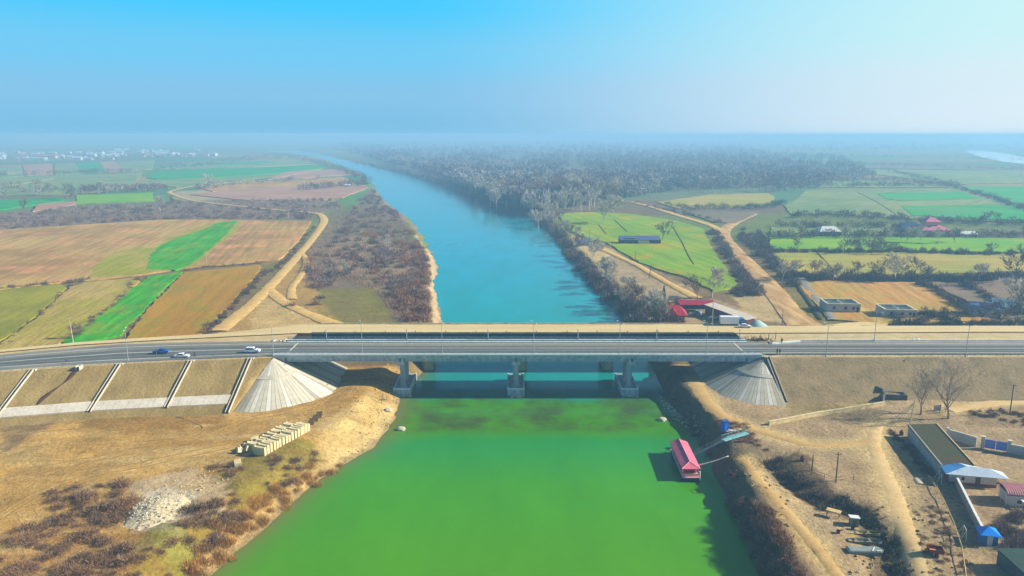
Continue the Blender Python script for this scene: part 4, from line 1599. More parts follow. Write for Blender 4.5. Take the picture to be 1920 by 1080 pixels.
# ------------------------------------------------------------------ vehicles
m_tyre = M('tyre_rubber', S(30, 30, 32), S(22, 22, 24), 3.0, 0.8)
m_rim = M('wheel_rim', S(160, 164, 168), S(120, 124, 128), 3.0, 0.4, metal=0.6)
m_wglass = M('car_glass', S(28, 36, 46), S(22, 28, 36), 1.0, 0.12, spec=0.6)
m_head = M('headlight', S(226, 228, 224), S(210, 212, 208), 4.0, 0.2)
m_tail = M('taillight', S(150, 26, 20), S(120, 20, 16), 4.0, 0.3)


def paint(name, c):
    return M(name, c, tuple(k * 0.94 for k in c[:3]) + (1,), 0.7, 0.32, spec=0.5)


W_CAR = paint('white_paint', S(226, 228, 230))
B_CAR = paint('blue_paint', S(40, 92, 150))
G_CAR = paint('grey_paint', S(120, 126, 132))
D_CAR = paint('dark_paint', S(44, 50, 58))


def car(label, x, y, z, rz, mat, style='saloon', group=None):
    r = thing('parked_car' if style != 'pickup' else 'pickup', label, 'car', (x, y, z), rz, group)
    r.scale = (.9, .9, .9) if style != 'pickup' else (.84, .86, .86)
    prof = {
        'saloon': ([(-2.2, .35), (-2.25, .75), (-2.15, .95), (-1.45, 1.0), (-.95, 1.42), (.35, 1.45), (1.0, .98), (1.95, .85), (2.2, .7), (2.2, .35)], (-1.38, 1.0, -.9, 1.38, .3, 1.41, .93, 1.0)),
        'suv': ([(-2.2, .4), (-2.25, .9), (-2.2, 1.1), (-2.0, 1.7), (-1.8, 1.78), (.3, 1.78), (.95, 1.18), (2.0, 1.05), (2.25, .85), (2.25, .4)], (-2.08, 1.15, -1.85, 1.7, .25, 1.72, .88, 1.18)),
        'pickup': ([(-2.6, .5), (-2.6, 1.08), (-.7, 1.08), (-.62, 1.7), (-.4, 1.78), (.5, 1.76), (1.15, 1.2), (2.3, 1.1), (2.55, .9), (2.55, .5)], (-.58, 1.18, -.45, 1.7, .48, 1.7, 1.08, 1.2)),
        'van': ([(-2.3, .4), (-2.35, 1.0), (-2.3, 2.0), (-2.1, 2.12), (1.0, 2.1), (1.75, 1.3), (2.3, 1.05), (2.35, .8), (2.35, .4)], (-2.1, 1.35, -2.05, 1.95, .95, 1.95, 1.62, 1.35)),
    }[style]
    pr, gl = prof
    hw = 0.86
    mb = MB()
    n = len(pr)
    rows = []
    for yy, k in ((-hw, 1), (-hw * .98, 1), (hw * .98, 1), (hw, 1)):
        pass
    v = []
    for s in (-1, 1):
        for (a, b) in pr:
            tumble = 0.0 if b < 1.05 else 0.22 * min(1, (b - 1.05) / 0.5)
            v.append((a, s * (hw - tumble), b))
    f = [tuple(range(n)), tuple(range(2 * n - 1, n - 1, -1))]
    for i in range(n):
        f.append((i, n + i, n + (i + 1) % n, (i + 1) % n))
    mb.add(v, f)
    mb.build('body', mat, r, bevel=0.07)
    for s in (-1, 1):
        mb = MB()
        q = [(gl[0], gl[1]), (gl[2], gl[3]), (gl[4], gl[5]), (gl[6], gl[7])]
        w = []
        for a, b in q:
            tumble = 0.0 if b < 1.05 else 0.22 * min(1, (b - 1.05) / 0.5)
            w.append((a, s * (hw - tumble + 0.015), b + (0.02 if b < 1.25 else -0.03)))
        mb.add(w, [(0, 1, 2, 3) if s < 0 else (3, 2, 1, 0)])
        mb.build('side_window', m_wglass, r)
    mb = MB()
    wx0, wz0, wx1, wz1 = gl[4] + 0.08, gl[5] - 0.01, gl[6] + 0.04, gl[7] + 0.04
    mb.quad((wx0, -0.58, wz0), (wx1 + .03, -0.74, wz1 + .01), (wx1 + .03, 0.74, wz1 + .01), (wx0, 0.58, wz0))
    mb.build('windscreen', m_wglass, r)
    for sx_ in (-1.35, 1.35):
        for s in (-1, 1):
            mb = MB()
            mb.tube((sx_, s * 0.66, .33), (sx_, s * 0.90, .33), .33, .33, 14)
            wv = mb.build('wheel', m_tyre, r)
            mb = MB()
            mb.tube((sx_, s * 0.89, .33), (sx_, s * 0.915, .33), .19, .17, 10)
            mb.build('rim', m_rim, wv)
    front = max(p[0] for p in pr)
    back = min(p[0] for p in pr)
    for s in (-1, 1):
        mb = MB()
        mb.box((front - 0.0, s * 0.62, .72), (.08, .34, .16))
        mb.build('headlight', m_head, r)
        mb = MB()
        mb.box((back + 0.02, s * 0.66, .82), (.08, .26, .18))
        mb.build('tail_light', m_tail, r)
    return r


def atz(px, py, z):
    return P(px, py, z) + (z,)


x, y, z = atz(303, 663, DECK + 0.2)
car('blue pickup driving on the left road', x, y, z, R(4), B_CAR, 'pickup')
x, y, z = atz(342, 670.5, DECK + 0.1)
car('white saloon car stopped on the near verge of the left road beside a pedestrian', x, y, z, R(3), W_CAR, 'saloon')
x, y, z = atz(474, 661, DECK + 0.2)
car('white off-road car driving on the road towards the bridge beside the cream cone', x, y, z, R(1), W_CAR, 'suv')
x, y, z = atz(1396, 615.5, DECK)
car('white saloon car parked in front of the truck cab by the yard', x, y, DECK + 0.2, R(-6), W_CAR, 'saloon')
YARD = 4.3
x, y, z = atz(1310, 592, YARD)
car('pale grey van parked in the yard under the red shed roof', x, y, z, R(-60), G_CAR, 'van')
x, y, z = atz(1287, 590, YARD)
car('dark car parked in the shade of the red shed roof', x, y, z, R(-75), D_CAR, 'saloon')
x, y, z = atz(1338, 598, YARD)
car('white car parked against the dark wall of the long pale roof', x, y, z, R(10), W_CAR, 'saloon')
x, y, z = atz(976, 642.5, DECK + 0.25)
car('dark car standing at the far kerb over the middle bridge pier', x, 212.0, 12.2, R(180), D_CAR, 'saloon') if False else None

# truck
x, y = P(1380, 611, DECK)
tr = thing('truck', 'white box truck with blue cab parked on the sand beside the long pale roof', 'truck', (x, y, DECK), R(-3))
mb = MB()
mb.box((-2.3, 0, 2.0), (5.8, 2.3, 2.3))
mb.build('cargo_box', W_CAR, tr, bevel=0.05)
mb = MB()
mb.add([(0.75, s * 1.1, zz) for s in (-1, 1) for zz in (0.6,)] + [(2.6, -1.1, .6), (2.6, 1.1, .6), (.75, -1.1, 2.7), (.75, 1.1, 2.7), (2.2, -1.05, 2.7), (2.2, 1.05, 2.7), (2.6, -1.1, 1.6), (2.6, 1.1, 1.6)],
       [(0, 1, 3, 2), (4, 6, 7, 5), (0, 4, 5, 1), (0, 2, 8, 6, 4), (1, 5, 7, 9, 3), (2, 3, 9, 8), (8, 9, 7, 6)])
cab = mb.build('cab', paint('cab_blue', S(70, 116, 140)), tr, bevel=0.05)
mb = MB()
mb.quad((2.62, -.95, 1.65), (2.62, .95, 1.65), (2.26, .9, 2.6), (2.26, -.9, 2.6))
mb.build('windscreen', m_wglass, cab)
mb = MB()
mb.box((-1.2, 0, .7), (7.4, .9, .25))
mb.build('chassis', m_dark, tr)
for wx in (-4.2, -3.2, 1.7):
    for s in (-1, 1):
        mb = MB()
        mb.tube((wx, s * .8, .48), (wx, s * 1.12, .48), .48, .48, 14)
        wv = mb.build('wheel', m_tyre, tr)
        mb = MB()
        mb.tube((wx, s * 1.11, .48), (wx, s * 1.14, .48), .25, .22, 10)
        mb.build('rim', m_rim, wv)

# small farm trailer on the near right lot
x, y = P(1753, 1040, 4.6)
tl = thing('farm_trailer', 'rusty red tipping trailer parked on the dirt beside the pale track', 'trailer', (x, y, H(x, y)), R(-14))
m_rust = M('rusty_red', S(128, 62, 44), S(96, 48, 36), 1.6, 0.8)
m_pinkbed = M('faded_bed', S(206, 150, 124), S(180, 126, 104), 1.0, 0.85)
mb = MB()
mb.box((0, 0, .75), (2.1, 1.6, .08))
mb.build('bed', m_pinkbed, tl)
for c, d, nm in (((0, .82, 1.0), (2.2, .07, .6), 'side_board'), ((0, -.82, 1.0), (2.2, .07, .6), 'side_board'), ((1.07, 0, 1.0), (.07, 1.58, .6), 'end_board'), ((-1.07, 0, 1.0), (.07, 1.58, .6), 'end_board')):
    mb = MB()
    mb.box(c, d)
    mb.build(nm, m_rust, tl)
for s in (-1, 1):
    mb = MB()
    mb.tube((0, s * .78, .34), (0, s * .98, .34), .34, .34, 14)
    wv = mb.build('wheel', m_tyre, tl)
    mb = MB()
    mb.tube((0, s * .97, .34), (0, s * 1.0, .34), .17, .15, 10)
    mb.build('rim', m_rust, wv)
mb = MB()
mb.tube((1.0, -.5, .6), (2.2, 0, .45), .05).tube((1.0, .5, .6), (2.2, 0, .45), .05).box((0, 0, .55), (2.0, .5, .2))
mb.build('drawbar', m_rust, tl)


# ------------------------------------------------------------------ people
m_skin = M('skin', S(186, 138, 108), S(170, 124, 96), 6.0, 0.6)
m_hair = M('dark_hair', S(30, 24, 20), S(22, 18, 16), 8.0, 0.7)


def skinned(name, pts, edges, rad, mat, parent):
    me = bpy.data.meshes.new(name)
    me.from_pydata(pts, edges, [])
    me.materials.append(mat)
    o = bpy.data.objects.new(name, me)
    C.objects.link(o)
    o.parent = parent
    md = o.modifiers.new('skin', 'SKIN')
    for i, v in enumerate(me.skin_vertices[0].data if me.skin_vertices else []):
        v.radius = (rad[i], rad[i])
    ss = o.modifiers.new('sub', 'SUBSURF')
    ss.levels = ss.render_levels = 1
    return o


def person(label, x, y, z, rz, jacket, trousers, stride=0.18, h=1.74, cap=None):
    r = thing('person', label, 'person', (x, y, z), rz)
    k = h / 1.74
    s = stride

    def V(*p):
        return (p[0] * k, p[1] * k, p[2] * k)
    # 0 pelvis
    pts = [V(0, 0, .94), V(0, 0, 1.15), V(.02, 0, 1.38), V(.02, 0, 1.49), V(.05, 0, 1.60), V(.05, 0, 1.70)]
    edges = [(0, 1), (1, 2), (2, 3), (3, 4), (4, 5)]
    rad = [.13, .13, .15, .055, .09, .075]

    def limb(start, seq):
        a = start
        for p, q in seq:
            pts.append(V(*p))
            rad.append(q)
            edges.append((a, len(pts) - 1))
            a = len(pts) - 1
        return a
    for sd_, st in ((1, s), (-1, -s)):
        limb(0, [((0, sd_ * .10, .88), .09), ((st * .55 + .03, sd_ * .10, .50), .062), ((st, sd_ * .10, .09), .045), ((st + .16, sd_ * .11, .04), .035)])
        hnd = limb(2, [((.01, sd_ * .20, 1.37), .065), ((-st * .4 - .02, sd_ * .26, 1.10), .045), ((-st * .7 + .06, sd_ * .26, .86), .032), ((-st * .7 + .08, sd_ * .26, .79), .034)])
        bx_, by_, bz_ = pts[hnd]
        for fi in range(4):
            b0 = (-st * .7 + .06 + fi * .018, sd_ * (.255 + .004 * fi), .72 - .008 * (1.5 - abs(fi - 1.5)))
            limb(hnd, [(b0, .009), ((b0[0] + .006, b0[1] - sd_ * .012, b0[2] - .035), .008)])
        limb(hnd, [((-st * .7 + .13, sd_ * .25, .77), .010), ((-st * .7 + .14, sd_ * .245, .735), .009)])
    body = skinned('body', pts, edges, [a * k for a in rad], m_skin, r)
    # jacket
    pj = [V(0, 0, .90), V(0, 0, 1.15), V(.02, 0, 1.38), V(.02, 0, 1.45)]
    ej = [(0, 1), (1, 2), (2, 3)]
    rj = [.165, .16, .175, .08]
    for sd_, st in ((1, s), (-1, -s)):
        b = len(pj)
        pj += [V(.01, sd_ * .20, 1.37), V(-st * .4 - .02, sd_ * .26, 1.10), V(-st * .7 + .05, sd_ * .26, .88)]
        ej += [(2, b), (b, b + 1), (b + 1, b + 2)]
        rj += [.09, .068, .052]
    skinned('jacket', pj, ej, [a * k for a in rj], jacket, r)
    pt_ = [V(0, 0, .95)]
    et, rt = [], [.155]
    for sd_, st in ((1, s), (-1, -s)):
        b = len(pt_)
        pt_ += [V(0, sd_ * .10, .86), V(st * .55 + .03, sd_ * .10, .50), V(st, sd_ * .10, .10)]
        et += [(0, b), (b, b + 1), (b + 1, b + 2)]
        rt += [.115, .085, .07]
    skinned('trousers', pt_, et, [a * k for a in rt], trousers, r)
    mb = MB()
    mb.lathe([(.096, -.02), (.105, .05), (.09, .11), (.05, .145), (.01, .15)], (.035 * k, 0, 1.64 * k), 12)
    mb.build('hair', m_hair, r, smooth=True)
    return r


m_blk = M('black_cloth', S(34, 34, 40), S(24, 24, 28), 6.0, 0.9)
m_navy = M('navy_cloth', S(40, 46, 62), S(28, 32, 44), 6.0, 0.9)
x, y, z = atz(365, 669.5, DECK + 0.1)
person('person in dark clothes walking on the verge beside the white saloon car', x, y, z, R(170), m_blk, m_navy)
x, y, z = atz(1457, 664, DECK + 0.2)
person('person in black clothes walking on the road, nearer the grey cone of the pair', x, y, z, R(180), m_blk, m_blk)
x, y, z = atz(1462, 664.5, DECK + 0.2)
person('person in dark navy clothes walking on the road, farther from the grey cone', x, y, z, R(185), m_navy, m_blk, 0.12, 1.8)
x, y, z = atz(1465.5, 644, DECK + 0.2)
person('person in dark clothes standing by the pale kerb across the road from the walkers', x, y, z, R(60), m_blk, m_navy, 0.05)
x, y, z = atz(1441, 646, DECK + 0.2)
person('person in pale jacket and dark trousers standing near the brushwood heap', x, y, z, R(-60), M('pale_jacket', S(206, 200, 190), None, 6.0, 0.9), m_blk, 0.05)

# ------------------------------------------------------------------ the pink boat
m_pink = M('pink_roof_paint', S(216, 130, 146), S(198, 110, 126), 0.8, 0.5)
m_pinkp = M('pink_trim', S(232, 186, 184), S(220, 168, 168), 1.0, 0.6)
m_hull = M('hull_blue', S(36, 50, 78), S(26, 38, 62), 0.8, 0.5)
m_dred = M('dark_red_panel', S(120, 34, 28), S(92, 26, 24), 1.0, 0.7)
m_white = M('white_enamel', S(226, 226, 222), S(206, 206, 200), 1.0, 0.5)
bA, bB = P(1273, 828, 2.9), P(1296, 877, 2.9)
bdir = (bB[0] - bA[0], bB[1] - bA[1])
blen = math.hypot(*bdir)
bang = math.atan2(bdir[1], bdir[0])
bc = ((bA[0] + bB[0]) / 2, (bA[1] + bB[1]) / 2)
boat = thing('houseboat', 'moored houseboat with pink hipped roof and dark blue hull by the right bank', 'boat', (bc[0], bc[1], 0), bang)
hl, hwid = blen / 2, 2.05
mb = MB()
rows = []
for x, w in ((-hl - .6, 1.5), (-hl + .6, 1.95), (0, 2.1), (hl - .8, 2.0), (hl + .9, 1.7)):
    rows.append([(x, -w, .75), (x, -w * .9, -.5), (x, w * .9, -.5), (x, w, .75)])
mb.sheet(rows)
mb.add(rows[0], [(0, 1, 2, 3)]).add(rows[-1], [(3, 2, 1, 0)])
mb.add([p for r_ in rows for p in (r_[0], r_[3])], [(2 * i, 2 * i + 2, 2 * i + 3, 2 * i + 1) for i in range(4)])
mb.build('hull', m_hull, boat)
mb = MB()
mb.box((0, 0, .80), (2 * hl + .9, 3.7, .12))
mb.build('deck', m_pinkp, boat)
mb = MB()
mb.box((-.7, 0, 1.75), (2 * hl - 2.0, 3.3, 1.9))
cabn = mb.build('cabin', m_pinkp, boat)
for s in (-1, 1):
    for k in range(6):
        mb = MB()
        mb.box((-hl + 2.2 + k * (2 * hl - 4.4) / 5, s * 1.66, 1.9), (1.5, .05, .9))
        mb.build('window', m_wglass, cabn)
mb = MB()
mb.box((hl - 1.68, 0, 1.72), (.06, 2.6, 1.6))
mb.build('front_opening', m_dred, boat)
for s in (-1, 1):
    for xx in (hl - .15,):
        mb = MB()
        mb.box((xx, s * 1.62, 1.75), (.16, .16, 1.9))
        mb.build('porch_post', m_pinkp, boat)
mb = MB()
mb.box((hl - .1, 0, 1.15), (.1, 3.1, .55))
mb.build('porch_rail', m_pinkp, boat)
ez, rz_ = 2.72, 3.55
a, b, w = -hl - .3, hl + .25, 2.0
mb = MB()
v = [(a, -w, ez), (b, -w, ez), (b, w, ez), (a, w, ez), (a + .15, 0, rz_), (b - 1.9, 0, rz_)]
v += [(x_, y_, z_ - .14) for x_, y_, z_ in v[:4]]
mb.add(v, [(0, 1, 5, 4), (2, 3, 4, 5), (1, 2, 5), (3, 0, 4), (0, 6, 7, 1), (1, 7, 8, 2), (2, 8, 9, 3), (3, 9, 6, 0), (9, 8, 7, 6)])
rf = mb.build('roof', m_pink, boat)
mb = MB()
mb.path([(a + .1, 0, rz_ + .03), (b - 1.9, 0, rz_ + .03)], .07)
mb.tube((b - 1.9, 0, rz_ + .03), (b, -w, ez + .03), .06).tube((b - 1.9, 0, rz_ + .03), (b, w, ez + .03), .06)
mb.build('ridge_cap', m_pinkp, rf)
mb = MB()
for s in (-1.2, 0, 1.2):
    mb.tube((-hl - .9, s, .8), (-hl - .9, s, 1.9), .04)
mb.tube((-hl - .9, -1.2, 1.9), (-hl - .9, 1.2, 1.9), .04).tube((-hl - .9, -1.2, 1.4), (-hl - .9, 1.2, 1.4), .03)
mb.build('stern_rail', m_white, boat)
mb = MB()
mb.tube((hl + .5, 1.75, .2), (hl + .45, 1.78, 2.3), .16, .16, 8)
mb.build('fender_post', m_white, boat)

m_gang = M('gangway_paint', S(150, 190, 196), S(116, 156, 160), 1.0, 0.6)
x0, y0 = P(1302, 852, 1.4)
z1 = z2 = 5.0
for _ in range(4):
    x1, y1 = P(1356, 825, z1)
    z1 = max(H(x1 + a, y1 + b) for a in (-1.5, 0, 1.5) for b in (-1, 0, 1)) + .9
    x2, y2 = P(1401, 811, z2)
    z2 = max(H(x2 + a, y2 + b) for a in (-1.5, 0, 1.5) for b in (-1, 0, 1)) + .7
gw = thing('gangway', 'long pale blue gangway from the bank to the pink roofed boat', 'gangway', (x0, y0, 1.4))
for (pa, pb, ww, mt) in (((0, 0, 0), (x1 - x0, y1 - y0, z1 - 1.4), .9, M('gangway_worn', S(160, 178, 168), S(124, 142, 134), 1.0)), ((x1 - x0, y1 - y0, z1 - 1.4), (x2 - x0, y2 - y0, z2 - 1.4), 1.15, m_gang)):
    d = Vector(pb) - Vector(pa)
    nrm = Vector((-d.y, d.x, 0)).normalized()
    mb = MB()
    pts = [Vector(pa) - nrm * ww / 2, Vector(pb) - nrm * ww / 2, Vector(pb) + nrm * ww / 2, Vector(pa) + nrm * ww / 2]
    mb.add([tuple(p) for p in pts] + [tuple(p - Vector((0, 0, .18))) for p in pts], [(0, 1, 2, 3), (7, 6, 5, 4), (0, 4, 5, 1), (1, 5, 6, 2), (2, 6, 7, 3), (3, 7, 4, 0)])
    mb.build('walkway', mt, gw)
    mb = MB()
    n = 7
    for s in (-1, 1):
        for k in range(n + 1):
            p = Vector(pa) + d * k / n + nrm * s * ww / 2
            mb.tube(tuple(p), tuple(p + Vector((0, 0, .9))), .025, .025, 5)
        pa2, pb2 = Vector(pa) + nrm * s * ww / 2 + Vector((0, 0, .9)), Vector(pb) + nrm * s * ww / 2 + Vector((0, 0, .9))
        mb.tube(tuple(pa2), tuple(pb2), .03, .03, 5)
    mb.build('handrail', mt, gw)
x0, y0 = P(1311, 872, 1.1)
z1 = 5.0
for _ in range(4):
    x1, y1 = P(1366, 855, z1)
    z1 = max(H(x1 + a, y1) for a in (-2.5, -1.2, 0, 1.2)) + .5
rg = thing('rope_footbridge', 'plank footbridge strung from the bank to the bow of the pink roofed boat', 'footbridge', (x0, y0, 1.1))
d = Vector((x1 - x0, y1 - y0, z1 - 1.1))
nrm = Vector((-d.y, d.x, 0)).normalized()
n = 15
for k in range(n):
    t = (k + .5) / n
    p = d * t + Vector((0, 0, -.2 * math.sin(math.pi * t)))
    mb = MB()
    mb.box(tuple(p), (d.length / n * .62, .8, .08), math.atan2(d.y, d.x))
    mb.build('plank', M('pale_plank', S(206, 200, 184), S(176, 168, 150), 2.0, .85), rg)
mb = MB()
for s in (-.42, .42):
    mb.path([tuple(d * (k / 10) + nrm * s + Vector((0, 0, -.2 * math.sin(math.pi * k / 10) - .06))) for k in range(11)], .035, 5)
mb.build('rope', m_wood, rg)
# blue cabin on the bank
x, y = P(1358, 813, 3.6)
bk = thing('blue_cabin', 'small bright blue cabin standing on the bank above the gangway', 'cabin', (x, y, H(x, y) - .2), R(12))
mbl = paint('cabin_blue', S(26, 112, 206))
mb = MB()
mb.box((0, 0, 1.2), (1.3, 1.3, 2.4))
mb.build('wall', mbl, bk)
mb = MB()
mb.box((0, 0, 2.46), (1.5, 1.5, .12))
mb.build('roof', M('cabin_roof', S(70, 90, 130), None), bk)
mb = MB()
mb.box((0, -.67, 1.0), (.7, .05, 1.9))
dr = mb.build('door', paint('cabin_blue_door', S(60, 140, 220)), bk)
mb = MB()
mb.box((.25, -.71, 1.0), (.05, .05, .16))
mb.build('handle', m_steel, dr)
x, y = P(1368, 818, 3.4)
mb = MB()
mb.box((0, 0, .1), (2.2, .35, .08), .3).box((.5, .5, .14), (1.8, .3, .08), -.5)
o = mb.build('pale_board', m_white)
o.location = (x, y, H(x, y) + .1)
tag(o, 'pale boards lying on the bank beside the blue cabin', 'board')
# rusty winch frame by the bank
x, y = P(1373, 893, 3.2)
wf = thing('winch_frame', 'rusty steel winch frame on the bank beside the bow of the boat', 'winch frame', (x, y, H(x, y) - .1), R(15))
m_rst = M('rust_steel', S(96, 54, 36), S(64, 40, 30), 2.0, .85)
mb = MB()
for a, b in ((-.7, -.8), (.7, -.8), (-.7, .8), (.7, .8)):
    mb.tube((a, b, 0), (a * .9, b * .9, 1.5), .07, .06, 6)
for z_ in (.8, 1.5):
    for a, b, c_, d_ in ((-.66, -.75, .66, -.75), (-.66, .75, .66, .75), (-.66, -.75, -.66, .75), (.66, -.75, .66, .75)):
        mb.tube((a, b, z_), (c_, d_, z_), .05, .05, 6)
mb.build('frame', m_rst, wf)
mb = MB()
mb.tube((0, -.7, 1.0), (0, .7, 1.0), .3, .3, 12).tube((0, -.75, 1.0), (0, -.65, 1.0), .42, .42, 12).tube((0, .65, 1.0), (0, .75, 1.0), .42, .42, 12)
mb.build('drum', m_rst, wf)
mb = MB()
mb.path([(.8, 0, .2), (.9, 0, 1.7), (3.0, -.8, 1.7), (3.0, -.8, .3)], .05, 6)
mb.build('handrail', m_rst, wf)
x, y = P(1385, 838, 3.6)
mb = MB()
mb.tube((-1, 0, .25), (1.2, .2, .3), .22, .2, 10).box((.6, .6, .2), (1.6, .5, .35), .3)
mb.tube((1.4, .5, .1), (3.6, 1.2, .5), .08, .06, 6).tube((2.4, .4, .1), (2.5, 1.5, .9), .06)
o = mb.build('scrap_iron', m_rst)
o.location = (x, y, H(x, y))
tag(o, 'rusty scrap iron lying on the bank past the gangway', 'scrap iron')

# ------------------------------------------------------------------ concrete blocks on the dirt lot
m_blk1 = M('block_concrete', S(212, 200, 166), S(192, 178, 144), 0.9, 0.85, rnd=0.08)
pA, pB = P(496, 858, 3.3), P(582, 812, 3.3)
dv = Vector((pB[0] - pA[0], pB[1] - pA[1], 0))
bl_len = dv.length
dv.normalize()
pn = Vector((-dv.y, dv.x, 0))
blk = None
rb = random.Random(11)


def block(pos, rz, size, label, group, tilt=(0, 0)):
    global blk
    mb = MB()
    sx_, sy_, sz_ = size
    mb.box((0, 0, sz_ / 2), (sx_, sy_, sz_))
    mb.box((0, sy_ * .5 - .18, sz_ + .06), (sx_ * .9, .22, .12)).box((0, -sy_ * .5 + .18, sz_ + .06), (sx_ * .9, .22, .12))
    o = mb.build('concrete_block', m_blk1, bevel=.04)
    o.location = pos
    o.rotation_euler = (tilt[0], tilt[1], rz)
    tag(o, label, 'concrete block', group)
    return o


rzb = math.atan2(dv.y, dv.x)
s_ = 0.0
while s_ < bl_len:
    w = rb.uniform(.62, .82)
    p = Vector((pA[0], pA[1], 0)) + dv * (s_ + w / 2)
    dep = rb.uniform(2.7, 3.3)
    q = p + pn * dep / 2
    block((q.x, q.y, H(q.x, q.y) - .05), rzb + rb.uniform(-.05, .05), (w, dep, rb.uniform(1.75, 2.1)), 'pale concrete block standing in the front row of the stack', 'concrete blocks in the front row')
    s_ += w + rb.uniform(.12, .4)
s_ = 1.5
while s_ < bl_len - 1.0:
    w = rb.uniform(.62, .82)
    p = Vector((pA[0], pA[1], 0)) + dv * (s_ + w / 2) + pn * 3.7
    dep = rb.uniform(2.4, 3.0)
    q = p + pn * dep / 2
    block((q.x, q.y, H(q.x, q.y) - .05), rzb + rb.uniform(-.12, .12), (w, dep, rb.uniform(1.5, 1.9)), 'pale concrete block standing in the back row of the stack', 'concrete blocks in the back row')
    s_ += w + rb.uniform(.15, .7)
for k in range(13):
    px, py = 448 + rb.uniform(0, 46), 842 - rb.uniform(-10, 16)
    py = 838 - (px - 470) * .35 + rb.uniform(-7, 8)
    x, y = P(px, py, 3.3)
    block((x, y, H(x, y) + .1), rb.uniform(0, 3), (.6, rb.uniform(1.2, 2.2), rb.uniform(.7, 1.3)), 'tumbled concrete block lying at the dark end of the block stack', 'tumbled blocks', (rb.uniform(-.7, .7), rb.uniform(-.5, .5)))
for px, py in ((585, 799), (592, 793), (599, 786)):
    x, y = P(px, py, 3.3)
    root = thing('trough_block', {585: 'U-shaped concrete trough block closest to the block stack', 592: 'middle U-shaped concrete trough block past the stack', 599: 'U-shaped concrete trough block farthest from the stack'}[px], 'concrete block', (x, y, H(x, y)), rzb + .5, 'trough blocks')
    mb = MB()
    mb.box((0, 0, .15), (1.5, 1.4, .3)).box((-.65, 0, .75), (.2, 1.4, .9)).box((.65, 0, .75), (.2, 1.4, .9))
    mb.build('shell', M('block_concrete_dark', S(150, 128, 96), S(120, 98, 72), 1.0), root)
x, y = P(447, 876, 3.3)
o = block((x, y, H(x, y)), .4, (1.4, 1.6, 1.2), 'single white concrete cube block among the bushes below the stack', None, (.2, -.1))
x, y = P(300, 958, 3.2)
# gravel heap
bm = bmesh.new()
bmesh.ops.create_grid(bm, x_segments=60, y_segments=60, size=1)
for v in bm.verts:
    r2 = math.hypot(v.co.x, v.co.y)
    u_, w_ = v.co.x * 6.4, v.co.y * 8.0
    z_ = 2.0 * max(0, 1 - r2 ** 1.6) + (0.3 * float(fbm((u_ + 5) / 1.5, w_ / 1.5, 91)) + 0.2 * float(fbm(u_ / .5, w_ / .5, 92))) * (1 if r2 < 1 else 0) - (.6 if r2 > .98 else 0)
    v.co = Vector((u_, w_, z_))
me = bpy.data.meshes.new('gravel_heap')
bm.to_mesh(me)
bm.free()
me.materials.append(M('pale_gravel', S(222, 210, 184), S(176, 160, 128), 1.6, .95, bump=.2))
o = link('gravel_heap', me)
o.location = (x, y, H(x, y) - .3)
tag(o, 'heap of pale broken stone among the bushes on the dirt lot', 'stone heap')
sp = []
for _ in range(520):
    p = (x + rr.gauss(0, 4.2), y + rr.gauss(0, 5.5))
    r2 = math.hypot((p[0] - x) / 6.4, (p[1] - y) / 8)
    sp.append((p[0], p[1], H(*p) + 2.0 * max(0, 1 - r2 ** 1.6) - .2))
rubble('rubble', sp, .08, .26, m_rub, seed=15)
sp = []
for _ in range(90):
    p = P(rr.gauss(380, 45), rr.gauss(905, 22), 3.3)
    sp.append((p[0], p[1], H(*p)))
rubble('rubble', sp, .1, .4, m_rubt, seed=16)
# timber prop on the left shore beside the pier
x, y = P(714, 748, 3.0)
pf = thing('timber_prop', 'leaning timber prop frame at the bank edge beside the first pier', 'timber frame', (x, y, H(x, y) - .2))
for nm, a, b in (('strut', (0, 0, 0), (.6, .2, 3.0)), ('strut', (1.3, 0, 0), (.7, .2, 3.0)), ('rail', (-.6, 0, 1.0), (1.5, .1, 1.2))):
    mb = MB()
    mb.tube(a, b, .11, .1, 6)
    mb.build(nm, m_wood if nm == 'rail' else m_cpole, pf)

# ------------------------------------------------------------------ buildings and yards on the right shore
m_wall = M('plaster', S(208, 202, 190), S(184, 176, 162), .5, .9)
m_wallb = M('grey_block_wall', S(176, 176, 174), S(150, 150, 150), .6, .9)
m_brick = M('brick_red', S(134, 84, 70), S(110, 68, 58), .8, .9)
m_roofm = M('mossy_roof', S(58, 70, 44), S(80, 66, 44), .22, .95)
m_tin = M('pale_tin', S(214, 224, 232), S(196, 206, 216), .5, .4, metal=.2)
m_tinb = M('blue_tin', S(120, 170, 214), S(104, 152, 198), .5, .4, metal=.2)
m_win = M('dark_window', S(44, 52, 62), S(34, 40, 48), 1.0, .2)
m_door = M('door_paint', S(104, 84, 70), S(84, 66, 56), 1.0, .7)


def wbox(parent, nm, c, d, mat, rz=0):
    mb = MB()
    mb.box(c, d, rz)
    return mb.build(nm, mat, parent)


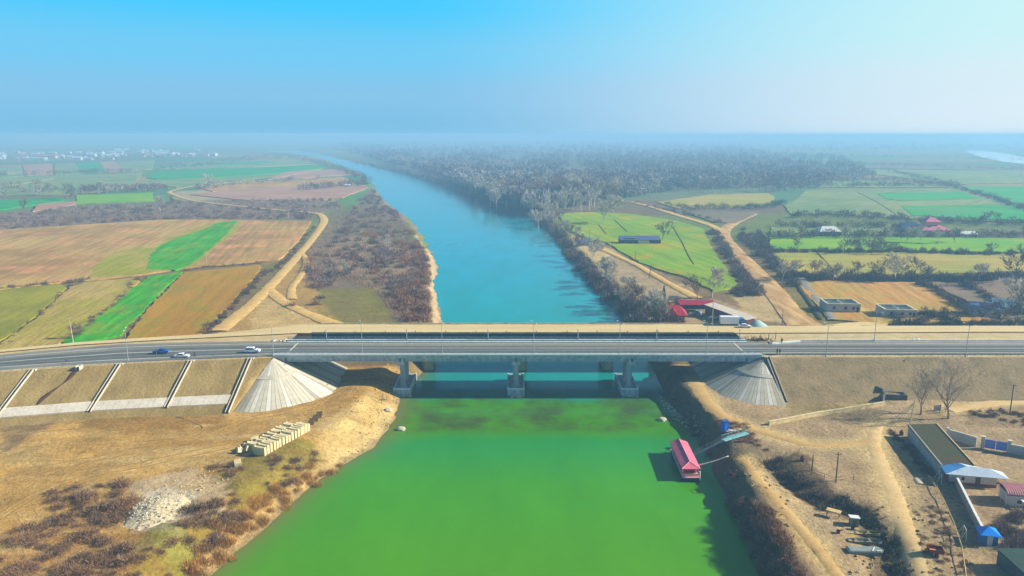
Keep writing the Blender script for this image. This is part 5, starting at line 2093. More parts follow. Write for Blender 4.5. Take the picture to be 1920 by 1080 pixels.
# green roofed barn
zE = 7.9
TL, TR, BR, BL = [P(a, b, zE) for a, b in ((1709, 794), (1753, 800), (1809, 860), (1773, 871))]
ax = Vector((BL[0] - TL[0], BL[1] - TL[1], 0))
bl_ = ax.length
ang_ = math.atan2(ax.y, ax.x)
ctr = ((TL[0] + TR[0] + BR[0] + BL[0]) / 4, (TL[1] + TR[1] + BR[1] + BL[1]) / 4)
barn = thing('green_roof_barn', 'long barn with mossy dark green roof and pale hipped end roofs', 'barn', (ctr[0], ctr[1], 4.5), ang_)
wd_ = 6.0
hb = bl_ / 2
wbox(barn, 'wall', (0, 0, 1.35), (bl_ - .4, wd_ - .5, 3.1), m_wallb)
mb = MB()
v = [(-hb, -wd_ / 2, 2.85), (hb, -wd_ / 2, 2.85), (hb, wd_ / 2, 3.5), (-hb, wd_ / 2, 3.5)]
mb.add(v + [(a, b, c - .2) for a, b, c in v], [(0, 1, 2, 3), (7, 6, 5, 4), (0, 4, 5, 1), (1, 5, 6, 2), (2, 6, 7, 3), (3, 7, 4, 0)])
rf = mb.build('roof', m_roofm, barn)
wbox(rf, 'roof_edge', (0, wd_ / 2 + .12, 3.5), (bl_, .24, .3), M('edge_timber', S(206, 184, 142), None))
# south pale hip roof block
hx0 = hb
ext = 3.2
mb = MB()
v = [(hx0 + .03, -wd_ / 2, 2.8), (hx0 + ext, -wd_ / 2, 2.5), (hx0 + ext, wd_ / 2 + 5.2, 2.5), (hx0 + .03, wd_ / 2 + 5.2, 2.5), (hx0 + .03, 0.2, 3.7), (hx0 + 1.4, 1.2, 3.7), (hx0 + 1.4, wd_ / 2 + 2.2, 3.6)]
mb.add(v, [(0, 1, 5, 4), (1, 2, 6, 5), (2, 3, 6), (3, 4, 5, 6)], 0)
mb.m[-4] = 1
mb.build('end_roof', [m_tin, m_tinb], barn)
wbox(barn, 'end_wall', (hx0 + 1.35, wd_ / 2 - .9, 1.2), (2.5, wd_ + 2.6, 2.5), m_brick)
wbox(barn, 'end_wall', (hx0 + 2.64, wd_ / 2 - .9, 1.6), (.08, wd_ + 2.5, 1.6), m_wall)
w_ = wbox(barn, 'window', (hx0 + 2.70, 0.3, 1.6), (.06, .7, .9), m_white)
wbox(w_, 'pane', (hx0 + 2.74, 0.3, 1.6), (.04, .55, .75), m_win)
d_ = wbox(barn, 'door', (hx0 + 2.70, 3.0, 1.1), (.06, .9, 2.0), m_door)
wbox(d_, 'handle', (hx0 + 2.76, 3.3, 1.1), (.05, .05, .14), m_steel)
mb = MB()
mb.tube((hx0 + 2.9, wd_ / 2 + 4.6, 0), (hx0 + 2.9, wd_ / 2 + 4.6, 2.5), .07).tube((hx0 + .3, wd_ / 2 + 4.6, 0), (hx0 + .3, wd_ / 2 + 4.6, 2.4), .07)
mb.build('porch_post', m_white, barn)


def wall_run(name, pts, z, h, th, mat, label, cat, cap=None, posts=None):
    """a masonry wall through pixel points along its foot"""
    w = [P(a, b, z) for a, b in pts]
    root = thing(name, label, cat, (w[0][0], w[0][1], z - .4))
    ox, oy = w[0]
    mb, mc = MB(), MB()
    for (x0, y0), (x1, y1) in zip(w[:-1], w[1:]):
        L_ = math.hypot(x1 - x0, y1 - y0)
        a = math.atan2(y1 - y0, x1 - x0)
        mb.box(((x0 + x1) / 2 - ox, (y0 + y1) / 2 - oy, h / 2 + .2), (L_, th, h + .4), a)
        mc.box(((x0 + x1) / 2 - ox, (y0 + y1) / 2 - oy, h + .45), (L_, th + .14, .1), a)
    mb.build('panel', mat, root)
    mc.build('coping', cap or mat, root)
    if posts:
        for px, py in posts:
            x, y = P(px, py, z)
            wbox(root, 'pillar', (x - ox, y - oy, h / 2 + .4), (.6, .6, h + .8), cap or mat)
    return root


m_wpink = M('pink_plaster', S(190, 160, 146), S(168, 140, 130), .5, .9)
wall_run('boundary_wall', [(1783, 893), (1806, 940), (1828, 985), (1842, 1012)], 4.5, 1.9, .3, m_wpink, 'pinkish boundary wall running from the green roofed barn to the blue kiosk', 'wall', m_white)
m_fence = M('blue_grey_fence', S(150, 162, 196), S(128, 140, 176), .5, .8)
fz = 4.7
wall_run('yard_wall', [(1776, 820), (1805, 828), (1830, 836)], fz, 1.9, .25, m_wallb, 'grey yard wall between the barn and the blue gate', 'wall', m_wall, [(1776, 820)])
gx0_, gy0_ = P(1845, 840, fz)
gx1_, gy1_ = P(1887, 847, fz)
gt = thing('yard_gate', 'blue sheet metal double gate between pale pillars in the yard wall', 'gate', (gx0_, gy0_, fz), math.atan2(gy1_ - gy0_, gx1_ - gx0_))
gl_ = math.hypot(gx1_ - gx0_, gy1_ - gy0_)
for k in range(2):
    mb = MB()
    mb.box((gl_ * (.25 + .5 * k), 0, 1.1), (gl_ * .48, .06, 2.0))
    for q in range(5):
        mb.box((gl_ * (.25 + .5 * k) + (q - 2) * gl_ * .1, -.05, 1.1), (.06, .06, 2.0))
    lf_ = mb.build('leaf', paint('gate_blue', S(116, 140, 206)), gt)
    wbox(lf_, 'handle', (gl_ * (.46 + .08 * k), -.09, 1.1), (.08, .06, .2), m_steel)
for xx in (-.35, gl_ + .35):
    wbox(gt, 'pillar', (xx, 0, 1.3), (.65, .65, 2.6), m_wallb)
    wbox(gt, 'pillar_cap', (xx, 0, 2.66), (.85, .85, .14), m_wall)
wall_run('yard_wall', [(1890, 848), (1925, 855), (2010, 872)], fz, 1.9, .25, m_wallb, 'grey yard wall beyond the blue gate running out of the photo', 'wall', m_wall)
# pink corrugated building
x, y = P(1888, 952, 4.5)
ph = thing('pink_roof_house', 'house with ribbed pinkish arched roof at the edge of the yard', 'house', (x, y, 4.4), R(-10))
ph.scale = (.8, .75, .75)
mb = MB()
prof = []
for k in range(11):
    t = math.pi * k / 10
    prof.append((math.cos(t) * 3.2, 3.3 + 1.5 * math.sin(t)))
rows = []
for k in range(37):
    xx = -.4 + k * .25
    dz = .07 if k % 2 else 0
    rows.append([(xx, 3.0 + a, b + dz) for a, b in prof])
mb.sheet(rows)
mb.build('arched_roof', M('pink_ribbed_tin', S(168, 116, 118), S(148, 100, 104), .6, .5), ph)
wbox(ph, 'wall', (4.4, 3.0, 1.65), (8.0, 5.6, 3.3), m_wall)
mb = MB()
mb.add([(0.36, 3.0 + a * .9, b - .1) for a, b in prof] + [(.36, 5.8, 3.2), (.36, .2, 3.2)], [tuple(range(11))])
mb.build('gable_panel', m_dark, ph)
w_ = wbox(ph, 'window', (2.5, .17, 1.8), (1.2, .06, 1.1), m_white)
wbox(w_, 'pane', (2.5, .12, 1.8), (1.0, .05, .9), m_win)
wbox(ph, 'porch_slab', (3.2, -1.5, .4), (3.0, 2.4, .5), m_wallb)
wbox(ph, 'porch_canopy', (3.0, -.8, 2.7), (1.2, 1.6, .1), m_white)
mb = MB()
for q in (0.2, 3.0, 5.8):
    mb.tube((-.3, q, 0), (-.3, q, 3.4), .06)
mb.build('roof_post', m_white, ph)
# blue kiosk
x, y = P(1850, 1018, 4.5)
ks = thing('blue_roof_kiosk', 'small blue kiosk with pyramid blue roof at the end of the boundary wall', 'kiosk', (x, y, 4.4), R(-15))
wbox(ks, 'wall', (0, 0, 1.1), (2.4, 2.4, 2.2), M('kiosk_wall', S(86, 120, 160), S(74, 104, 142), .6))
mb = MB()
mb.prism([(-1.6, -1.6), (1.6, -1.6), (1.6, 1.6), (-1.6, 1.6)], 2.2, 3.1, 0, .06)
mb.build('roof', paint('kiosk_blue', S(60, 146, 226)), ks)
d_ = wbox(ks, 'door', (0, -1.23, 1.0), (.8, .06, 1.9), m_white)
wbox(d_, 'handle', (.3, -1.28, 1.0), (.05, .05, .14), m_steel)
# dark green roofed shed at the bottom corner
x, y = P(1876, 1064, 4.5)
sh = thing('dark_green_shed', 'dark green flat roofed shed at the bottom corner of the yard', 'shed', (x, y, 4.4), R(-2))
wbox(sh, 'wall', (3.2, -3.2, 1.3), (6.6, 8.4, 2.6), M('shed_wall', S(84, 96, 92), S(66, 78, 74), .5))
wbox(sh, 'roof', (3.2, -3.2, 2.7), (7.0, 8.8, .2), M('shed_roof', S(36, 66, 54), S(44, 58, 52), .3))
d_ = wbox(sh, 'door', (-.14, -3, 1.0), (.06, 1.2, 2.0), m_door)
wbox(d_, 'handle', (-.2, -3.4, 1.0), (.05, .05, .14), m_steel)
# low stone wall along the slope foot
m_stone = M('pale_stone', S(214, 198, 160), S(176, 160, 124), .9, .9)
wall_run('stone_wall', [(1441, 797), (1480, 790), (1530, 780), (1570, 774), (1620, 766), (1658, 760)], 4.6, .9, .55, m_stone, 'low pale stone wall along the foot of the brown slope', 'wall')
# dark concrete headwall ruin
x, y = P(1668, 752, 4.8)
rn = thing('culvert_headwall', 'dark concrete box culvert with splayed wings at the end of the stone wall', 'culvert', (x, y, 4.4), R(-8))
for c, d, rz_, nm in (((1.9, 1.2, .9), (5.4, .4, 1.8), 0, 'front_wall'), ((1.9, 3.6, .9), (5.4, .4, 1.8), 0, 'back_wall'), ((-.6, 2.4, .9), (.4, 2.0, 1.8), 0, 'end_wall'), ((4.4, 2.4, .9), (.4, 2.0, 1.8), 0, 'end_wall'),
                      ((-1.6, 4.2, 1.3), (3.0, .4, 2.8), R(115), 'wing_wall'), ((-1.5, .2, 1.0), (3.0, .4, 2.2), R(60), 'wing_wall')):
    wbox(rn, nm, c, d, M('headwall_concrete', S(92, 92, 90), S(66, 66, 66), .6), rz_)
# small dark crate by trees
x, y = P(1762, 772, 4.7)
cr_ = thing('animal_pen', 'small grey wire pen between the two bare trees', 'pen', (x, y, H(x, y)), .3)
mb = MB()
for a, b in ((-1, -.8), (1, -.8), (1, .8), (-1, .8)):
    mb.tube((a, b, 0), (a, b, 1.5), .06)
for z_ in (.2, .6, 1.0, 1.45):
    for (a, b), (c_, d2) in (((-1, -.8), (1, -.8)), ((1, -.8), (1, .8)), ((1, .8), (-1, .8)), ((-1, .8), (-1, -.8))):
        mb.tube((a, b, z_), (c_, d2, z_), .035)
mb.build('frame', M('pen_grey', S(96, 98, 100), S(76, 78, 80), 1.0), cr_)
wbox(cr_, 'back_panel', (0, .84, .75), (2.0, .05, 1.4), M('pen_panel', S(110, 112, 112), S(90, 92, 92), 1.0))
# junk on the ditch side
x, y = P(1600, 988, 4.2)
hz = H(x, y)
hut = thing('white_roof_hut', 'tiny grey hut with bright white slanted roof by the ditch', 'hut', (x, y, hz), R(-12))
wbox(hut, 'wall', (0, 0, .75), (1.4, 1.3, 1.5), M('hut_wall', S(128, 132, 122), S(108, 112, 104), .8))
mb = MB()
mb.box((0, 0, 1.62), (1.7, 1.7, .1), rx=-.15)
mb.build('roof', m_white, hut)
d_ = wbox(hut, 'door', (0, -.68, .65), (.6, .05, 1.25), m_door)
x, y = P(1562, 972, 4.2)
wt = thing('wooden_table', 'low pale wooden platform on legs beside the ditch bushes', 'platform', (x, y, H(x, y)), R(-35))
wbox(wt, 'top', (0, 0, 1.1), (2.4, 1.2, .12), M('table_wood', S(206, 184, 138), S(180, 156, 112), 1.0))
for a, b in ((-1, -.5), (1, -.5), (1, .5), (-1, .5)):
    wbox(wt, 'leg', (a, b, .55), (.12, .12, 1.1), m_wood)
m_hullg = M('grey_hull_paint', S(122, 128, 118), S(96, 104, 98), .6, .8)
m_hullo = M('old_boat_wood', S(134, 132, 96), S(104, 100, 74), .6, .9)


def rowboat(px, py, L_, w, h, mat, label, rz):
    x, y = P(px, py, 4.1)
    r = thing('old_rowboat', label, 'boat', (x, y, H(x, y) + .05), rz)
    rows, inn = [], []
    n = 11
    for k in range(n):
        t = k / (n - 1)
        xx = (t - .5) * L_
        ww = w / 2 * (1 - abs(2 * t - 1) ** 3.2 * (.75 if t > .5 else .35))
        rows.append([(xx, -ww, h), (xx, -ww * .75, 0), (xx, ww * .75, 0), (xx, ww, h)])
        inn.append([(xx * .97, -ww * .9, h - .02), (xx * .97, -ww * .65, .12), (xx * .97, ww * .65, .12), (xx * .97, ww * .9, h - .02)])
    mb = MB()
    mb.sheet(rows)
    mb.sheet([q[::-1] for q in inn])
    for a, b in zip(rows[:-1], rows[1:]):
        pass
    mb.sheet([[p[0], q[0]] for p, q in zip(rows, inn)])
    mb.sheet([[q[3], p[3]] for p, q in zip(rows, inn)])
    mb.add(rows[0], [(0, 1, 2, 3)]).add(rows[-1], [(3, 2, 1, 0)])
    mb.build('hull', mat, r)
    for t in (-.25, .15):
        wbox(r, 'thwart', (L_ * t, 0, h - .1), (.3, w * .84, .06), m_hullo)
    return r


rowboat(1619, 1003, 5.6, 1.3, .55, m_hullo, 'old wooden rowboat on the ground, closest to the white roofed hut', R(-2))
rowboat(1621, 1020, 5.6, 1.4, .6, m_hullg, 'grey rowboat lying between the wooden rowboat and the covered one', R(-3))
x, y = P(1621, 1040, 4.1)
r = thing('covered_boat', 'grey flat covered boat with a white oar on top, nearest the trailer', 'boat', (x, y, H(x, y)), R(-3))
mb = MB()
mb.prism([(-2.7, -.85), (2.4, -.85), (2.9, 0), (2.4, .85), (-2.7, .85)], 0, .75, 0, 1.06)
mb.build('hull', m_hullg, r)
mb = MB()
mb.prism([(-2.7, -.8), (2.3, -.8), (2.7, 0), (2.3, .8), (-2.7, .8)], .76, .86, 0, .97)
mb.build('cover', M('boat_cover', S(138, 146, 142), S(112, 122, 120), .6), r)
mb = MB()
mb.box((1.3, -.1, .92), (.16, 1.4, .05), -.6).box((2.0, -.6, .92), (.8, .16, .05), .2)
mb.build('oar', m_white, r)
for px, py, lab in ((1571, 1005, 'rusty bucket on the dirt beside the old rowboats'), (1598, 997, 'small dark bucket on the dirt below the white roofed hut')):
    x, y = P(px, py, 4.2)
    mb = MB()
    mb.lathe([(.28, 0), (.36, .55), (.33, .55), (.26, .06)], (0, 0, 0), 12)
    o = mb.build('bucket', m_rst if px == 1571 else m_dark)
    o.location = (x, y, H(x, y))
    tag(o, lab, 'bucket')
# sloping dark slabs / wood along the wall shade: wire fence frames
for i, (px, py) in enumerate(((1762, 905), (1807, 1012))):
    x, y = P(px, py, 4.4)
    r = thing('swing_frame', ('white metal pipe frame beside the shaded wall near the barn end', 'white metal pipe frame beside the shaded wall near the blue kiosk')[i], 'pipe frame', (x, y, H(x, y)), R(70))
    mb = MB()
    mb.path([(-1.4, 0, 0), (-1.0, 0, 1.9), (1.0, 0, 1.9), (1.4, 0, 0)], .05, 6)
    mb.tube((-1.0, 0, 1.9), (-1.2, .9, 0), .04).tube((1.0, 0, 1.9), (1.2, .9, 0), .04)
    mb.build('pipe', m_white, r)

sp = []
for _ in range(120):
    p = P(rr.uniform(1700, 1830), rr.uniform(900, 1080), 4.6)
    sp.append((p[0], p[1], H(*p)))
for _ in range(90):
    p = P(rr.gauss(1640, 30), rr.gauss(1020, 40), 4.3)
    sp.append((p[0], p[1], H(*p)))
for _ in range(140):
    p = P(rr.uniform(1360, 1480), rr.uniform(880, 1075), 4.0)
    if not inpoly(np.array([p[0]]), np.array([p[1]]), RIVER)[0]:
        sp.append((p[0], p[1], H(*p)))
rubble('rubble', sp, .12, .5, M('yard_debris', S(150, 132, 108), S(96, 84, 70), 1.2, .9), seed=31)
# gas pipe on short stands beside the shaded wall
w = [P(a, b, 5.2) for a, b in ((1742, 893), (1768, 935), (1788, 980), (1804, 1028), (1812, 1085))]
gp_ = thing('gas_pipe', 'thin yellowish pipe on short stands running beside the shaded boundary wall', 'pipe', (w[0][0], w[0][1], 4.6))
mb = MB()
pts = [(a - w[0][0], b - w[0][1], .75) for a, b in w]
mb.path(pts, .07, 8)
mb.build('pipe_run', M('pipe_paint', S(206, 186, 130), S(176, 156, 106), 1.0, .6), gp_)
for (x0, y0, z0), (x1, y1, z1) in zip(pts[:-1], pts[1:]):
    for k in range(3):
        mb = MB()
        xx, yy = x0 + (x1 - x0) * k / 3, y0 + (y1 - y0) * k / 3
        mb.tube((xx, yy, -.5), (xx, yy, .72), .05, .05, 6)
        mb.build('stand', m_steel, gp_)
# slack wire fence above the ditch
fw = [P(a, b, 4.5) for a, b in ((1470, 872), (1492, 884), (1522, 893), (1545, 902), (1567, 909), (1600, 902))]
wf_ = thing('wire_fence', 'slack wire fence on thin posts above the ditch between the wooden poles', 'fence', (fw[0][0], fw[0][1], 4.4))
zs = [H(a, b) - 4.4 for a, b in fw]
for (a, b), zz in zip(fw, zs):
    mb = MB()
    mb.tube((a - fw[0][0], b - fw[0][1], zz - .2), (a - fw[0][0], b - fw[0][1], zz + 1.3), .06, .05, 6)
    mb.build('post', m_wood, wf_)
mb = MB()
for hh2 in (.6, 1.15):
    mb.path([(a - fw[0][0], b - fw[0][1], zz + hh2) for (a, b), zz in zip(fw, zs)], .025, 4)
mb.build('wire', m_dark, wf_)
# stump-like iron stove and plank piles
for i, (px, py, lab) in enumerate(((1504, 866, 'dark rusty iron drum standing at the end of the wire fence'), (1690, 815, 'dark rusty iron drum beside the braced pole'))):
    x, y = P(px, py, 4.6)
    mb = MB()
    mb.lathe([(.42, 0), (.45, .05), (.42, .4), (.45, .45), (.42, .85), (.45, .9), (.2, .92), (.2, 1.3)], (0, 0, 0), 14)
    o = mb.build('iron_drum', m_rst)
    o.location = (x, y, H(x, y) - .03)
    tag(o, lab, 'drum')
for i, (px, py, lab) in enumerate(((1690, 1050, 'short stack of grey planks lying beside the pale track near the covered boat'), (1722, 905, 'loose stack of pale planks on the dirt by the shaded wall'))):
    x, y = P(px, py, 4.5)
    st = thing('plank_stack', lab, 'planks', (x, y, H(x, y)), .4 + i)
    for k in range(7):
        wbox(st, 'plank', (rr.uniform(-.15, .15), (k % 4) * .26 - .4, .06 + .09 * (k // 4)), (rr.uniform(2.2, 2.9), .22, .07), (m_wood, M('pale_plank', None))[i], rr.uniform(-.06, .06))
# ---- yard north of the old bridge
YZ = 4.2
m_redr = M('red_tile_roof', S(176, 70, 78), S(150, 54, 64), .6, .7)
x, y = P(1262, 606, YZ)
rh = thing('red_roof_house', 'house with red hipped tile roof behind bare trees at the bridge end', 'house', (x, y, YZ), R(-8))
wbox(rh, 'wall', (0, 3, 1.6), (8.0, 6.6, 3.6), m_brick)
mb = MB()
mb.add([(-5, -1, 3.2), (5, -1, 3.2), (5, 7, 3.2), (-5, 7, 3.2), (-2.2, 3, 6.2), (2.2, 3, 6.2)], [(0, 1, 5, 4), (1, 2, 5), (2, 3, 4, 5), (3, 0, 4), (3, 2, 1, 0)])
rf = mb.build('roof', m_redr, rh)
mb = MB()
mb.add([(-1.6, -1.3, 3.3), (1.6, -1.3, 3.3), (0, -1.3, 5.4), (0, 2.2, 5.4), (-1.6, 1.6, 3.3), (1.6, 1.6, 3.3)], [(0, 2, 3, 4), (1, 5, 3, 2), (0, 1, 2)])
mb.build('gable', m_redr, rf)
wbox(rf, 'chimney', (2.0, 4.0, 6.2), (.7, .7, 1.4), m_brick)
for q in (-2.4, 2.4):
    w_ = wbox(rh, 'window', (q, -.34, 1.8), (1.3, .08, 1.3), m_white)
    wbox(w_, 'pane', (q, -.40, 1.8), (1.1, .06, 1.1), m_win)
d_ = wbox(rh, 'door', (0, -.34, 1.1), (1.0, .08, 2.1), m_door)
wbox(d_, 'handle', (.35, -.42, 1.1), (.06, .06, .15), m_steel)
x, y = P(1298, 583, YZ)
rs = thing('red_roof_shed', 'long low open shed with dark red roof behind parked cars', 'shed', (x, y, YZ), R(0))
mb = MB()
v = [(-5.5, -2, 2.9), (9, -2, 2.9), (9, 3.4, 3.7), (-5.5, 3.4, 3.7)]
mb.add(v + [(a, b, c - .18) for a, b, c in v], [(0, 1, 2, 3), (7, 6, 5, 4), (0, 4, 5, 1), (1, 5, 6, 2), (2, 6, 7, 3), (3, 7, 4, 0)])
mb.build('roof', M('dark_red_tin', S(150, 44, 70), S(124, 40, 60), .5, .6), rs)
wbox(rs, 'back_wall', (1.75, 3.2, 1.7), (14.4, .25, 3.4), m_dark)
for q in (-5.2, -1.6, 2.0, 5.6, 8.7):
    wbox(rs, 'post', (q, -1.8, 1.4), (.18, .18, 2.9), m_wood)
# long pale roof running towards the road
q0, q1 = P(1330, 571, 7.6), P(1408, 596, 8.2)
L_ = math.hypot(q1[0] - q0[0], q1[1] - q0[1])
lh = thing('pale_roof_barn', 'long narrow barn with pale cream roof and dark red brick wall', 'barn', ((q0[0] + q1[0]) / 2, (q0[1] + q1[1]) / 2, YZ), math.atan2(q1[1] - q0[1], q1[0] - q0[0]))
wbox(lh, 'wall', (0, 0, 1.6), (L_, 3.6, 3.6), m_brick)
mb = MB()
v = [(-L_ / 2 - .4, -2.1, 3.5), (L_ / 2 + .4, -2.1, 3.5), (L_ / 2 + .4, 2.2, 4.1), (-L_ / 2 - .4, 2.2, 4.1)]
mb.add(v + [(a, b, c - .15) for a, b, c in v], [(0, 1, 2, 3), (7, 6, 5, 4), (0, 4, 5, 1), (1, 5, 6, 2), (2, 6, 7, 3), (3, 7, 4, 0)])
mb.build('roof', M('cream_roof', S(228, 216, 200), S(214, 200, 182), .5, .7), lh)
for q in (-.3, .05, .32):
    w_ = wbox(lh, 'window', (L_ * q, -1.84, 1.8), (1.1, .08, 1.0), m_wallb)
    wbox(w_, 'pane', (L_ * q, -1.9, 1.8), (.9, .05, .8), m_win)
# tarp covered heap
x, y = P(1421, 612, DECK)
bm = bmesh.new()
bmesh.ops.create_grid(bm, x_segments=30, y_segments=20, size=1)
for v in bm.verts:
    r2 = max(abs(v.co.x), abs(v.co.y) * .9)
    u_, w_ = v.co.x * 3.4, v.co.y * 2.4
    v.co = Vector((u_, w_, 2.1 * max(0, 1 - (v.co.x ** 2 + v.co.y ** 2) ** .8) * (1 - .3 * v.co.x) + .12 * float(fbm(u_ * 1.2, w_ * 1.2, 5))))
me = bpy.data.meshes.new('tarp_heap')
bm.to_mesh(me)
bm.free()
me.materials.append(M('grey_green_tarp', S(170, 190, 184), S(146, 168, 164), .8, .7, bump=.05))
o = link('tarp_heap', me)
o.location = (x, y, DECK)
tag(o, 'heap under a pale grey green tarpaulin beside the truck cab', 'covered heap')
x, y = P(1405, 590, 9)
mb = MB()
mb.box((0, 0, .4), (1.8, .7, .8), taper=.9).box((0, 0, .86), (1.9, .8, .1))
o = mb.build('steel_tank', m_dark)
o.location = (x, y, H(x, y))
o.rotation_euler = (0, 0, -.5)
tag(o, 'small dark steel tank on the dry grass behind the truck', 'tank')
# landing stage furniture under the dark trees
for i, (px, py) in enumerate(((1196, 584), (1200, 592), (1208, 600))):
    x, y = P(px, py, 3.0)
    r = thing('picnic_table', ('pale blue table under the trees, nearest the river', 'pale blue table under the trees, between two others', 'pale blue table under the trees, nearest the red house')[i], 'table', (x, y, max(1.0, H(x, y))), R(20 * i))
    wbox(r, 'top', (0, 0, .78), (2.2, 1.3, .1), m_tinb)
    for a in (-.9, .9):
        for b in (-.5, .5):
            wbox(r, 'leg', (a, b, .38), (.1, .1, .76), m_wood)


# ---- meadow barn, small shed and unfinished houses
def gable(name, label, cat, px, py, L_, w, h, rh_, wall, roof, rz=0.0, wins=2, z=4.3, hip=0.0, chim=False, group=None, depth=0.0):
    x, y = P(px, py, z)
    r = thing(name, label, cat, (x, y + depth, z - .1), rz, group)
    wbox(r, 'wall', (0, 0, h / 2), (L_, w, h), wall)
    mb = MB()
    e, o_ = L_ / 2 + .4, w / 2 + .45
    hp = hip * L_ / 2
    mb.add([(-e, -o_, h - .1), (e, -o_, h - .1), (e, o_, h - .1), (-e, o_, h - .1), (-e + hp, 0, h + rh_), (e - hp, 0, h + rh_)],
           [(0, 1, 5, 4), (1, 2, 5), (2, 3, 4, 5), (3, 0, 4), (3, 2, 1, 0)])
    rf = mb.build('roof', roof, r)
    if chim:
        wbox(rf, 'chimney', (L_ * .2, w * .15, h + rh_), (.6, .6, 1.3), m_brick)
    for k in range(wins):
        xx = (k + .5) / wins * L_ - L_ / 2
        w_ = wbox(r, 'window', (xx, -w / 2 - .03, h * .55), (1.2, .06, 1.1), m_white)
        wbox(w_, 'pane', (xx, -w / 2 - .08, h * .55), (1.0, .05, .9), m_win)
    if wins:
        xx = L_ / 2 - .9
        d_ = wbox(r, 'door', (xx, -w / 2 - .03, h * .36), (.9, .06, h * .7), m_door)
        wbox(d_, 'handle', (xx - .3, -w / 2 - .08, h * .36), (.06, .05, .14), m_steel)
    return r


x, y = P(1196, 456, 4.4)
r = thing('meadow_barn', 'long low dark roofed barn open at the front in the bright meadow', 'barn', (x, y, 4.3), R(0))
mb = MB()
v = [(-12, -3.4, 2.6), (14, -3.4, 2.6), (14, 4.0, 4.4), (-12, 4.0, 4.4)]
mb.add(v + [(a, b, c - .2) for a, b, c in v], [(0, 1, 2, 3), (7, 6, 5, 4), (0, 4, 5, 1), (1, 5, 6, 2), (2, 6, 7, 3), (3, 7, 4, 0)])
rf = mb.build('roof', M('slate_blue_roof', S(70, 86, 128), S(88, 96, 120), .12, .8), r)
wbox(rf, 'tin_patch', (-4.5, -.2, 3.68), (6.5, 3.0, .06), M('rust_tin_patch', S(120, 116, 96), None)).rotation_euler = (0.0, 0, 0)
wbox(r, 'back_wall', (1, 3.7, 2.1), (25, .3, 4.2), m_dark)
wbox(r, 'side_wall', (-11.8, .3, 1.5), (.3, 6.8, 3.0), m_dark)
wbox(r, 'side_wall', (13.8, .3, 1.5), (.3, 6.8, 3.0), m_dark)
wbox(r, 'front_panel', (3.0, -3.0, 1.2), (7.0, .2, 2.2), m_wall)
wbox(r, 'front_panel', (-6.5, -2.6, 1.2), (9.0, .2, 2.4), m_dark)
for q in (7.2, 10.5, 13.4):
    wbox(r, 'post', (q, -3.2, 1.3), (.25, .25, 2.6), m_wood)
gable('small_shed', 'small low bluish shed beside white posts above the river bank', 'shed', 1094, 459, 9.0, 4.0, 2.4, 1.0, m_wallb, M('shed_blue_roof', S(86, 104, 140), S(74, 90, 124), .4), 0, 1)
x, y = P(1108, 459, 4.3)
for i, dx in enumerate((0, 1.4)):
    mb = MB()
    mb.box((0, 0, 1.6), (.7, .7, 3.2)).box((0, 0, 3.25), (.85, .85, .12))
    o = mb.build('gate_pillar', m_white if i == 0 else m_dark)
    o.location = (x + dx * 1.2, y - 1, 4.2)
    tag(o, ('white gate pillar beside the small riverside shed', 'dark gate pillar beside the white one at the riverside shed')[i], 'pillar')


def shell_house(px, py, L_, w, h, label, rz):
    x, y = P(px, py, 4.3)
    r = thing('unfinished_house', label, 'house', (x, y + w / 2, 4.3), rz)
    for c, d in (((0, -w / 2, h / 2), (L_, .35, h)), ((0, w / 2, h / 2), (L_, .35, h)), ((-L_ / 2 + .18, 0, h / 2), (.35, w - .36, h)), ((L_ / 2 - .18, 0, h / 2), (.35, w - .36, h)), ((0, 0, h / 2), (.25, w - .36, h)), ((L_ * .05, 0, h / 2 - .02), (L_ - .8, .25, h - .04))):
        wbox(r, 'wall', c, d, M('shell_wall', S(182, 184, 180), S(160, 162, 160), .5))
    for c, d in (((0, -w / 2, h + .14), (L_ + .1, .5, .26)), ((0, w / 2, h + .14), (L_ + .1, .5, .26)), ((-L_ / 2 + .18, 0, h + .14), (.5, w - .51, .26)), ((L_ / 2 - .18, 0, h + .14), (.5, w - .51, .26))):
        wbox(r, 'ring_beam', c, d, M('shell_beam', S(222, 214, 184), S(204, 194, 162), .5))
    for q in (-.28, .06, .3):
        wbox(r, 'window_opening', (L_ * q, -w / 2 - .19, h * .55), (1.0, .06, 1.1), m_win)
    wbox(r, 'door_opening', (L_ * .42, -w / 2 - .19, h * .36), (.9, .06, h * .7), m_win)
    return r


shell_house(1583, 586, 12.6, 9, 3.3, 'unfinished roofless pale house on the tan building plot', R(-6))
shell_house(1690, 596, 11.5, 9, 3.0, 'unfinished roofless house half hidden behind dark bushes', R(-6))
gable('white_house', 'white house with white tin roof among the garden strips', 'house', 1552, 440, 14, 10, 3.0, 3.0, m_wall, m_white, R(-3), 3, hip=.45)
gable('pink_roof_villa', 'large house with two tiered pinkish roof among the garden strips', 'house', 1741, 441, 20, 16, 4.6, 3.6, m_wpink, M('pink_roof', S(192, 124, 146), S(176, 112, 134), .4, .6), 0, 3, hip=.6)
vl = P(1741, 441, 4.3)
vr = [o for o in bpy.data.objects if o.name == 'pink_roof_villa'][0]
wbox(vr, 'upper_wall', (0, 0, 8.6), (9, 7, 2.4), m_wpink)
mb = MB()
mb.prism([(-5.6, -4.6), (5.6, -4.6), (5.6, 4.6), (-5.6, 4.6)], 9.8, 12.8, 0, .05)
mb.build('upper_roof', M('pink_roof', None), vr)
gable('dark_roof_house', 'house with steep dark blue roof beside the pinkish villa', 'house', 1702, 434, 13, 10, 3.0, 4.0, m_wallb, M('dark_blue_roof', S(40, 62, 92), S(32, 52, 80), .4), R(-4), 2, hip=.3)
